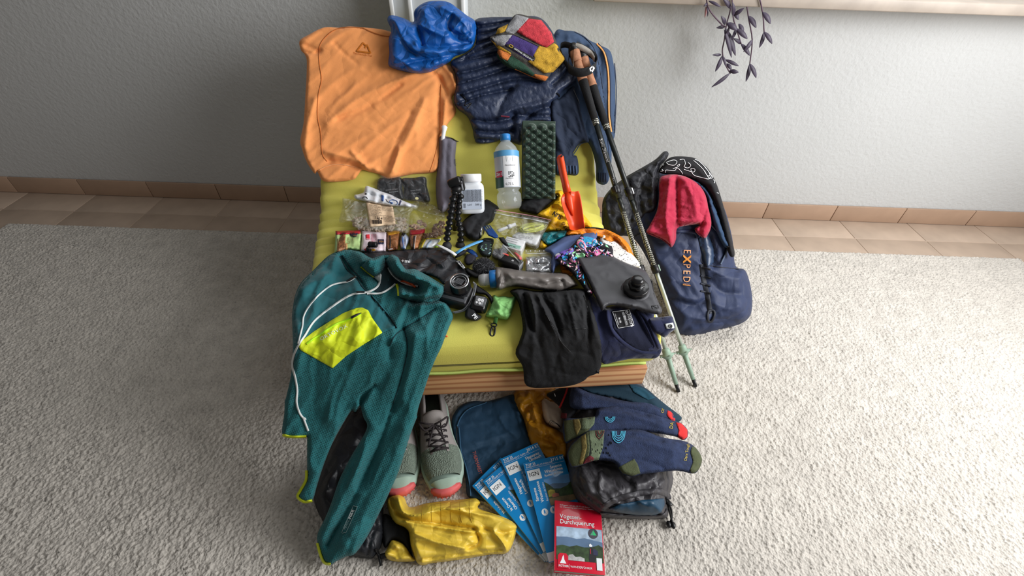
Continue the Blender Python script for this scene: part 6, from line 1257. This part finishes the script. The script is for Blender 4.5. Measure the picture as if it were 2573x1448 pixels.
sa.patch('toe', M_((1035,305),(1060,315),(1088,352),(1086,385),(1058,372),(1030,340)), m_sr, .0015, step=4); sa.text('ON', M_((1008, 325))[0], 10, radians(-80), m_gold2, .002)
sb = Sheet(M_((318,375),(420,360),(530,345),(560,290),(700,268),(860,305),(1000,345),(1080,375),(1130,395),(1172,440),(1172,490),(1140,512),(1080,485),(850,450),(640,450),(560,470),(400,500),(330,530)), lifted(Hsock, .012), .016, 10, [(M_((560,310),(760,340),(1060,430)), 9, .006), (M_((700,290),(900,345)), 4, -.005)], step=4, seed=123); sb.build('sock', m_sn, label='navy sock with bright red toe, middle of the three long socks', cat='sock', group='pile of socks')
sb.patch('toe', M_((1092,388),(1130,395),(1172,440),(1172,490),(1140,510),(1105,495),(1112,440)), m_sr, .0015, step=4); sb.patch('cuff', M_((320,378),(420,362),(535,348),(530,400),(490,445),(400,495),(330,525)), m_ol, .0015, step=4); sb.patch('knit_stripe', M_((440,360),(536,347),(530,400),(500,430),(440,440)), m_ol2, .0025, step=4); sb.patch('knit_stripe', M_((385,370),(425,365),(440,420),(410,480),(395,440)), m_brz, .0025, step=4); sb.text('DA', M_((1068, 435))[0], 12, radians(-78), m_gold2, .002)
for k in range(3): sb.strip('knit_zigzag', M_((604+8*k, 350), (612+6*k, 375-6*k), (640, 388-10*k), (664-6*k, 372-6*k), (672-8*k, 348)), 2, m_cy, .002)
sc2 = Sheet(M_((345,600),(370,545),(430,490),(490,445),(600,438),(720,440),(850,440),(1000,492),(1150,518),(1230,565),(1272,640),(1252,710),(1212,742),(1100,722),(960,735),(850,748),(790,762),(720,740),(665,665),(560,650),(500,662),(440,685),(375,697),(352,650)), lifted(Hsock, .024), .019, 11, [(M_((620,500),(850,520),(1130,600)), 12, .006), (M_((640,470),(850,480),(1000,520)), 4, -.005), (M_((700,640),(860,650),(1000,700)), 7, -.005)], step=4, seed=124)
sc2.build('sock', m_sn, label='navy sock with olive toe and heel, foremost of the long socks', cat='sock', group='pile of socks')
sc2.patch('toe', M_((1205,555),(1235,570),(1272,640),(1252,710),(1212,740),(1190,720),(1210,660),(1195,600)), m_ol, .0015, step=4, sm=True); sc2.patch('heel', M_((805,640),(830,680),(848,740),(790,760),(725,740),(695,700)), m_ol, .0015, step=4); sc2.patch('cuff', M_((350,600),(372,548),(432,492),(490,448),(500,560),(490,660),(440,683),(378,694),(355,650)), m_ol, .0015, step=4); sc2.patch('knit_stripe', M_((490,446),(600,440),(590,560),(560,648),(500,658),(505,560)), m_ol2, .002, step=4); sc2.patch('knit_stripe', M_((440,485),(470,470),(480,560),(450,680),(425,670),(445,580)), m_brz, .0025, step=4); sc2.patch('knit_stripe', M_((470,640),(500,615),(530,635),(520,655),(450,678)), m_mr, .003, step=4)
for k in range(4): sc2.strip('knit_zigzag', M_((652+9*k, 448), (660+7*k, 500-8*k), (696, 530-16*k), (732-7*k, 500-8*k), (742-9*k, 448)), 2.2, m_cy, .002)
for k in range(3): sc2.strip('knit_zigzag', M_((540+8*k, 446), (545+7*k, 480-8*k), (565, 500-14*k), (590-6*k, 470-6*k), (598-8*k, 446)), 2, (m_mr, m_ink, m_mr)[k], .003)
sc2.text('Darn Tough', M_((1166, 655))[0], 10.5, radians(-80), m_gold2, .002, sx=.85)
rg = np.random.RandomState(6)
for k in range(22): x_, y_ = rg.uniform(500, 660), rg.uniform(460, 640); sc2.strip('knit_fleck', M_((x_, y_), (x_+2, y_+14)), 1.2, m_ink, .003, sm=False)

# ------------------------------------------------------------------ shoes
m_mint = mat('shoe_mint', (150, 172, 158), .6, .1, 300, var=.04); m_mesh = mat('shoe_mesh', (112, 124, 112), .85, .9, 330, kind='voro', var=.12, vscale=120, dist=.003); m_sg = mat('shoe_grey', (140, 134, 131), .7, .15, 300, var=.06); m_lin = mat('shoe_lining', (58, 52, 52), .95, .3, 300); m_red2 = mat('outsole_red', (204, 92, 92), .6, .1, 100); m_lace = mat('lace', (46, 40, 42), .9, .6, 300)
def shoe(toe, heel, label, side):
    a = at_z(*toe, .012); c = at_z(*heel, .10); d = Vector((c.x-a.x, c.y-a.y, 0)).normalized(); Ls = .300; x = d.cross(Vector((0, 0, 1)))
    M0 = basis((a.x, a.y, .0125), x, d)                                      # y runs from toe to heel, z up
    t = thing('hiking_shoe', label, 'shoe', (a.x+d.x*.14, a.y+d.y*.14, .0125), 'pair of hiking shoes')
    S = np.array([0, .03, .08, .16, .25, .35, .45, .55, .65, .75, .85, .93, .98, 1.0]); HW = np.array([.006, .024, .037, .047, .052, .052, .047, .043, .040, .038, .037, .033, .022, .006])
    TP = np.array([.030, .044, .054, .062, .068, .078, .090, .100, .106, .104, .106, .112, .115, .112]); CX = np.array([0, .002, .003, .003, .002, 0, -.003, -.004, -.003, -.001, 0, 0, 0, 0])*side
    ss = np.unique(np.r_[np.linspace(0, 1, 46), .005, .012, .99]); nj = 13
    f = lambda A_: np.interp(ss, S, A_)
    hw, tp, cx = f(HW), f(TP), f(CX)
    def grid(r0, r1, z0, sc=1.0, zs=1.0):
        V = []; rows = [i for i, q in enumerate(ss) if r0-1e-6 <= q <= r1+1e-6]; Fc = []
        for i in rows:
            op = smooth(.36, .52, ss[i])*.62 if ss[i] > .36 else 0
            if ss[i] > .93: op = op*1.0
            for sd in (0, 1):
                for j in range(nj):
                    th_ = (pi/2-op)*j/(nj-1); th_ = th_ if sd == 0 else pi-th_
                    cx_ = np.sign(cos(th_))*abs(cos(th_))**.75; V.append(M0 @ Vector((cx[i]+hw[i]*sc*cx_, ss[i]*Ls*(1 if sc == 1 else .985)+.004*(sc < 1), z0+(tp[i]*zs-z0)*sin(th_)**.8)))
        w_ = 2*nj
        for k in range(len(rows)-1):
            for j in range(nj-1):
                p = k*w_+j; Fc.append((p, p+1, p+w_+1, p+w_)); p = k*w_+nj+j; Fc.append((p+1, p, p+w_, p+w_+1))
            if ss[rows[k+1]] <= .36: p = k*w_+nj-1; Fc.append((p, p+nj, p+w_+nj, p+w_))
        if r1 >= 1:
            k = (len(rows)-1)*w_
            for j in range(nj-1): Fc.append((k+j, k+j+1, k+nj+j+1, k+nj+j))
        return np.array([tuple(v) for v in V]), Fc
    for nm, r0, r1, m in (('toe_cap', 0, .11, m_mint), ('vamp', .09, .37, m_mesh), ('quarter', .355, 1, m_sg)): V, Fc = grid(r0, r1, .026, 1.0 if nm != 'vamp' else .995); weld(obj(nm, V, Fc, m, t))
    V, Fc = grid(.38, 1, .02, .90, .985); obj('lining', V, Fc, m_lin, t)
    def outline(k, grow):
        P = [(cx[i]+(hw[i]+grow), ss[i]*Ls) for i in range(len(ss))]+[(cx[i]-(hw[i]+grow), ss[i]*Ls) for i in range(len(ss)-1, -1, -1)]; return P
    def slab(nm, z0, z1, g0, g1, m, toe_up=.0, smin=0, smax=1):
        idx = [i for i in range(len(ss)) if smin <= ss[i] <= smax]; P = []; n = len(idx)
        for z, g in ((z0, g0), ((z0+z1)/2, g1), (z1, g1*.6)):
            for i in idx: P.append(M0 @ Vector((cx[i]+hw[i]+g, ss[i]*Ls-g*(1 if ss[i] < .1 else 0), z+toe_up*max(0, .12-ss[i])*1.6)))
            for i in reversed(idx): P.append(M0 @ Vector((cx[i]-hw[i]-g, ss[i]*Ls-g*(1 if ss[i] < .1 else 0), z+toe_up*max(0, .12-ss[i])*1.6)))
        k = 2*n; Fc = [(r*k+i, r*k+(i+1) % k, (r+1)*k+(i+1) % k, (r+1)*k+i) for r in range(2) for i in range(k)]+[tuple(range(k))[::-1], tuple(2*k+i for i in range(k))]
        return obj(nm, np.array([tuple(v) for v in P]), Fc, m, t)
    slab('outsole', 0, .010, .000, .002, m_red2, .06); slab('midsole', .009, .032, .003, .0045, m_mint, .05); slab('toe_bumper', .008, .034, .005, .0066, m_red2, .05, 0, .085)
    for k in range(7):
        xk = -.030+.010*k; i = 2; yk = -.0065+.0075*(abs(xk)/.030)**2*1.6; box('lug', .004, .0022, .005, m_red2, t, .001, mw=M0 @ Matrix.Translation((xk, yk, .018)) @ Matrix.Rotation(.8, 4, 'Y'))
    # tongue, laces, eyestay
    V = []; n = 16
    for i in range(n+1):
        s_ = .33+.30*i/n; tpz = np.interp(s_, S, TP)+(.004+.014*max(0, (s_-.5)/.12)**1.2); hwz = np.interp(s_, S, HW)*(.55+.12*(s_ > .5)); cxz = np.interp(s_, S, CX)*side
        for j in range(9): q = -1+2*j/8; V.append(tuple(M0 @ Vector((cxz+hwz*q, s_*Ls, tpz-.014*q*q-.003))))
    Vb = [tuple(Vector(v)-Vector((0, 0, .004))) for v in V]; N_ = len(V)
    Fc = [(i*9+j, i*9+j+1, i*9+10+j, i*9+9+j) for i in range(n) for j in range(8)]; Fc += [tuple(q+N_ for q in f_[::-1]) for f_ in Fc]+[(n*9+j, n*9+j+1, N_+n*9+j+1, N_+n*9+j) for j in range(8)]; obj('tongue', np.array(V+Vb), Fc, m_sg, t)
    up = lambda xx, s_: M0 @ Vector((np.interp(s_, S, CX)*side+xx, s_*Ls, np.interp(s_, S, TP)+.006-.010*(xx/.03)**2+.006*max(0, s_-.45)*4))
    ey = [(.024, .32), (.026, .37), (.028, .42), (.029, .47), (.029, .52)]
    for i in range(4):
        for sg in (-1, 1):
            p0, p1 = up(sg*ey[i][0], ey[i][1]), up(-sg*ey[i+1][0], ey[i+1][1]); mid = p0.lerp(p1, .5)+Vector((0, 0, .004+.001*sg)); tube('lace', [p0-Vector((0, 0, .004)), p0, mid, p1, p1-Vector((0, 0, .004))], .0026, m_lace, t, 8, .5)
    tube('lace', [up(-.024, .32), up(0, .315), up(.024, .32)], .0026, m_lace, t, 8)
    for sg in (-1, 1):
        b_ = up(0, .50)+Vector((0, 0, .010)); tube('lace_bow', [tuple(q) for q in crom(np.array([tuple(b_), tuple(b_+x*(.018*sg)+Vector((0, 0, .010))), tuple(b_+x*(.038*sg)+d*.012+Vector((0, 0, .004))), tuple(b_+x*(.026*sg)-d*.012), tuple(b_)]), 5)], .0026, m_lace, t, 8); tube('lace_end', [tuple(q) for q in crom(np.array([tuple(b_), tuple(b_+x*(.012*sg)-d*.028-Vector((0, 0, .004))), tuple(b_+x*(.022*sg)-d*.050-Vector((0, 0, .012)))]), 5)], .0024, m_lace, t, 8)
        V = []
        for i in range(9):
            s_ = .30+.27*i/8
            for xx in (.018, .024, .031): V.append(tuple(up(sg*xx, s_)-Vector((0, 0, .0025+(.004 if xx > .03 else 0)))))
        obj('eyestay', np.array(V), [(i*3+j, i*3+j+1, i*3+4+j, i*3+3+j) for i in range(8) for j in range(2)], m_sg, t)
    P = []
    for sd in (0, 1):
        pr = []
        for i, q in enumerate(ss):
            if q >= .50: op = smooth(.36, .52, q)*.62; th_ = pi/2-op; th_ = th_ if sd == 0 else pi-th_; pr.append(tuple(M0 @ Vector((cx[i]+hw[i]*.95*np.sign(cos(th_))*abs(cos(th_))**.75, q*Ls, .026+(tp[i]-.026)*sin(th_)**.8))))
        P += pr if sd == 0 else pr[::-1]
    tube('collar', P, .0048, m_sg, t, 8)
    return t
shoe((1122, 1253), (1085, 998), 'sage green hiking shoe with red toe, fully visible beside the fleece sleeve', 1)
shoe((1012, 1251), (988, 998), 'sage green hiking shoe half hidden behind the fleece sleeve', -1)
# ------------------------------------------------------------------ backpack at the right, with clothes on it
def Q(*p): return [(1480+x/2.895, 360+y/2.895) for x, y in p]
al = radians(40); BF = Matrix(((1, 0, 0, .70), (0, sin(al), -cos(al), 1.19), (0, cos(al), sin(al), .02), (0, 0, 0, 1)))
def Hz(x, y): return np.zeros(np.shape(x))
def bag_h(d): return lambda x, y: np.full(np.shape(x), d)
m_bp = mat('pack_navy', (36, 48, 80), .62, .15, 300, var=.05, crease=(.25, 7, 'n')); m_bpd = mat('pack_dark', (26, 30, 42), .6, .25, 200, var=.08); m_mesh2 = mat('pack_mesh', (46, 62, 88), .35, .5, 60, var=.15)
m_crim = mat('crimson_merino', (172, 38, 66), .92, .3, 300, var=.06, vscale=20, sheen=.2, crease=(.3, 14, 'n')); m_blt = mat('black_jersey', (26, 25, 28), .9, .2, 400)
bp = Sheet(Q((105,600),(108,450),(250,320),(500,210),(800,250),(960,420),(1040,680),(1065,890),(1140,930),(1185,1100),(1175,1250),(1095,1318),(960,1360),(830,1396),(720,1412),(620,1380),(595,1260),(520,1100),(450,900),(330,700),(200,665)), Hz, .11, 42,
    [(Q((440,800),(520,960),(620,1100)), 8, -.012), (Q((600,1130),(760,1180),(850,1150)), 8, -.014), (Q((600,1180),(720,1260),(900,1300)), 10, .012), (Q((640,1080),(700,1130),(800,1140)), 8, .010), (Q((860,900),(960,960),(1090,980)), 9, .010), (Q((880,1000),(960,1080),(1090,1100)), 8, -.012), (Q((880,1150),(990,1200),(1090,1190)), 8, .010), (Q((620,1380),(830,1310),(1060,1290)), 7, -.016), (Q((810,680),(830,900),(850,1100)), 7, -.012), (Q((880,680),(910,800),(900,900)), 6, -.014), (Q((480,800),(560,820),(640,840)), 12, -.006)], wr=(.006, 34, .9, 2), step=5.5, seed=131, frame=BF)
bp.build('backpack', m_bp, label='navy blue hiking backpack with orange lettering leaning at the right', cat='backpack')
mpe = mat('print_peach', (224, 160, 112), .7); mpo = mat('print_orange', (232, 150, 62), .7)
for ch_, y_, sx_ in (('E', 772, .84), ('X', 816, 1.0), ('P', 876, .84), ('E', 922, .84), ('D', 966, .84)): bp.text(ch_, Q((690-(y_-772)*.02, y_))[0], 26, radians(92), mpo if ch_ == 'X' else mpe, .003, sx=sx_, bold=.04 if ch_ == 'X' else 0)
bp.strip('printed_bar', Q((683,1030),(738,1038)), 1.8, mat('print_orange', (232, 150, 62), .7), .003, sm=False); bp.text('Switzerland', Q((684, 1026))[0], 3.4, radians(4), mat('print_peach', (224, 160, 112), .7), .003)
bp.strip('top_hem', Q((335,690),(400,660),(520,645),(640,640),(770,650),(790,690)), 9, m_bp, .008); bp.patch('side_mesh', Q((795,690),(870,650),(905,760),(910,870),(860,905),(830,850)), m_mesh2, .003, step=5)
bp.strip('daisy_webbing', Q((820,880),(832,980),(850,1060),(868,1150),(885,1240)), 13, m_bpd, .002); bp.strip('buckle_loop', Q((870,1225),(905,1215),(915,1250),(890,1300),(868,1290),(866,1240)), 6, m_bpd, .006, closed=True)
for y_ in (900, 965, 1020, 1075): bp.strip('webbing_bar', Q((815, y_), (885, y_+18)), 5, m_bpd, .004, sm=False)
bp.strip('seam', Q((800,690),(822,800),(838,880),(1090,915)), 2, m_bpd, .002); bp.strip('compression_strap', Q((330,720),(335,800),(350,880)), 10, m_bpd, .010)
bp.strip('side_strap', Q((960,880),(1010,740),(930,640),(890,600)), 4, mat('strap_slate', (72, 84, 104), .8), .01); bp.strip('floor_strap', Q((1030,1340),(1070,1370),(1110,1410)), 3, m_bpd, .004)
bf = Sheet(Q((100,420),(150,340),(260,250),(380,180),(480,120),(545,60),(580,72),(562,120),(520,175),(512,260),(505,400),(490,490),(410,530),(385,560),(325,630),(235,675),(110,625),(98,520)), bag_h(.09), .035, 16, [(Q((380,300),(370,420),(390,520)), 6, -.012), (Q((520,110),(470,220),(460,380),(470,480)), 7, .012), (Q((200,330),(240,450),(260,620)), 9, .010), (Q((290,280),(310,420),(300,560)), 8, -.010), (Q((540,80),(500,160),(490,300)), 4, -.010)], wr=(.006, 18, 1.4, 2), crump=[(.005, 20)], step=4.6, seed=132, frame=BF)
bf.build('pack_collar', mat('collar_black', (28, 29, 36), .55, .2, 150, var=.1, crease=(.4, 18, 'v')), bp.obj)
ls = Sheet(Q((512,215),(540,150),(580,110),(640,95),(760,105),(830,150),(880,205),(935,315),(990,500),(1040,700),(1060,815),(1022,818),(985,700),(930,480),(860,340),(780,275),(640,235)), bag_h(.105), .025, 10, [(Q((560,150),(760,160),(900,320)), 9, .008), (Q((900,300),(980,520),(1030,740)), 5, .006)], step=4.5, seed=133, frame=BF)
ls.build('sleeveless_shirt', m_blt, label='black shirt with white line lettering on top of the backpack', cat='shirt')
for l in (((560,140),(590,128),(620,122),(640,135),(620,160),(580,155),(560,140)), ((660,120),(690,118),(700,150),(690,170),(720,180),(740,160),(720,140)), ((520,165),(545,158),(530,150)), ((555,215),(560,195),(620,200),(640,180),(670,205),(680,225)), ((690,190),(720,200),(760,210),(770,190),(740,185),(760,230),(820,250),(870,260),(890,240)), ((760,125),(790,150),(830,190),(860,235),(880,230),(850,180),(800,130),(770,118)), ((840,170),(880,220),(900,250),(870,250),(840,200)), ((610,185),(650,170),(660,150),(640,165)), ((530,190),(540,200),(520,205)), ((905,265),(915,280),(910,290)), ((930,360),(945,365))):
    ls.strip('printed_line', Q(*l), 1.5, m_wht, .002, step=2.5)
nb = Sheet(Q((690,245),(760,262),(860,335),(930,480),(985,640),(1030,740),(1045,760),(1000,765),(960,720),(905,600),(880,500),(850,380),(780,300)), bag_h(.105), .028, 9, [(Q((760,280),(860,400),(960,640)), 6, .008), (Q((840,340),(930,520),(1000,700)), 4, -.007), (Q((930,640),(1000,660)), 5, .008)], step=4.5, seed=134, frame=BF)
nb.build('long_sleeve_shirt', mat('steel_blue_jersey', (42, 66, 96), .85, .2, 400), label='steel blue long-sleeved shirt between the red and black shirts', cat='shirt')
nb.patch('cuff', Q((1000,752),(1040,745),(1052,762),(1005,768)), m_blt, .004, step=4)
rs_ = Sheet(Q((512,262),(560,232),(640,228),(720,250),(800,302),(845,372),(870,470),(890,560),(885,620),(865,665),(840,692),(790,662),(768,622),(805,592),(700,602),(640,622),(632,700),(600,758),(560,720),(530,702),(420,652),(440,602),(490,502),(508,400)), bag_h(.125), .035, 14, [(Q((590,250),(570,400),(560,560),(590,700)), 9, .012), (Q((640,240),(640,400),(645,610)), 6, -.014), (Q((660,560),(740,570),(800,560)), 6, .008), (Q((860,470),(830,560),(810,640)), 6, -.012), (Q((540,300),(520,480),(480,600)), 7, -.010), (Q((700,280),(760,400),(780,540)), 12, .008), (Q((660,590),(740,590),(800,580)), 3, -.006)], wr=[(.004, 12, .1, 3)], step=4, seed=135, frame=BF, fs=1.4)
rs_.build('merino_shirt', m_crim, label='crimson shirt hanging out of the top of the backpack', cat='shirt')
rs_.strip('hem', Q((420,650),(530,700),(600,755)), 2.5, mat('crimson_dark', (120, 24, 46), .9), .002); rs_.strip('hem', Q((770,622),(800,660),(838,690)), 2.5, mat('crimson_dark', (120, 24, 46), .9), .002)

# ------------------------------------------------------------------ purple trailing plant on the window sill
m_pl = mat('purple_leaf', (58, 48, 66), .5, .1, 60, var=.2, vscale=30); m_ps = mat('purple_stem', (84, 62, 78), .6)
pp = at_y(1835, 0, 1.815); plant = thing('trailing_plant', 'dark purple trailing plant hanging over the window sill', 'plant', (pp.x+.05, 1.86, .9205))
lathe('pot', [(.045, 0), (.050, .004), (.064, .10), (.067, .11), (.060, .112), (.056, .098), (.001, .096)], mat('terracotta', (170, 110, 84), .8, .2, 80), plant, 32, Matrix.Translation((pp.x+.05, 1.868, .9205)))
def wpt(px, py, dy=0): return at_y(px, py, 1.815+dy)
def leaf(p, q, w, bend=.0):
    p, q = Vector(p), Vector(q); ax = q-p; L_ = ax.length; n_ = Vector((0, -1, .25)); sd = ax.cross(n_).normalized(); nn2 = sd.cross(ax).normalized(); V = []; n = 9
    for i in range(n+1):
        t = i/n; ww = w*(math.sin(pi*min(1, t*.96+.02))**.75)*(1-.25*t); c = p+ax*t+nn2*bend*math.sin(pi*t)
        V += [tuple(c+sd*ww+nn2*ww*.35), tuple(c), tuple(c-sd*ww+nn2*ww*.35)]
    V2 = [tuple(Vector(v)-nn2*.0008) for v in V]; N_ = len(V); Fc = [(i*3+j, i*3+j+1, i*3+4+j, i*3+3+j) for i in range(n) for j in range(2)]; Fc += [tuple(k+N_ for k in f_[::-1]) for f_ in Fc]
    Fc += [(i*3, i*3+3, i*3+3+N_, i*3+N_) for i in range(n)]+[(i*3+5, i*3+2, i*3+2+N_, i*3+5+N_) for i in range(n)]
    return obj('leaf', np.array(V+V2), Fc, m_pl, plant)
stems = [[(1840,-40),(1836,20),(1826,60),(1820,100),(1815,130),(1822,160),(1835,185)], [(1838,-40),(1842,40),(1850,70),(1862,110)], [(1776,-30),(1776,5),(1786,30),(1812,60),(1822,68)], [(1870,-40),(1880,40),(1890,100),(1884,160)], [(1900,-40),(1916,30),(1920,80)]]
for k, st_ in enumerate(stems): tube('stem', crom(np.array([tuple(wpt(x_, y_, -.01*(k % 3))) for x_, y_ in st_]), 4), .0022, m_ps, plant, 8)
for k, (a, b, w) in enumerate([((1822,66),(1800,70),5), ((1822,62),(1812,40),6), ((1826,58),(1852,76),8), ((1822,70),(1848,140),8), ((1820,75),(1838,145),6), ((1815,140),(1797,180),6), ((1812,138),(1790,138),4), ((1815,140),(1824,168),4), ((1822,150),(1856,166),5), ((1834,184),(1788,219),5.5), ((1832,178),(1856,182),6), ((1826,160),(1838,176),5), ((1842,40),(1840,5),6), ((1842,38),(1870,20),6), ((1776,8),(1768,16),3.5), ((1776,5),(1778,42),3), ((1850,70),(1838,100),5), ((1850,72),(1878,98),7), ((1862,110),(1842,96),5), ((1862,110),(1884,140),6), ((1836,22),(1815,-6),6), ((1820,100),(1834,60),4), ((1780,2),(1812,18),4), ((1880,40),(1900,70),7), ((1890,100),(1868,130),6), ((1884,160),(1874,205),6), ((1884,160),(1900,196),6), ((1916,30),(1936,60),7), ((1920,80),(1908,120),6), ((1920,80),(1940,110),6), ((1842,30),(1856,50),6), ((1856,60),(1868,84),6)]):
    d_ = -.012*((k*7) % 5)/2; leaf(wpt(*a, d_), wpt(*b, d_-.012), px_size(wpt(*a), w)*.95, .004)
P = [wpt(1776, 18), wpt(1774, 28), wpt(1771, 44)]; tube('flower_bud', P, [.004, .0045, .001], mat('bud_pink', (176, 128, 130), .7), plant, 8)
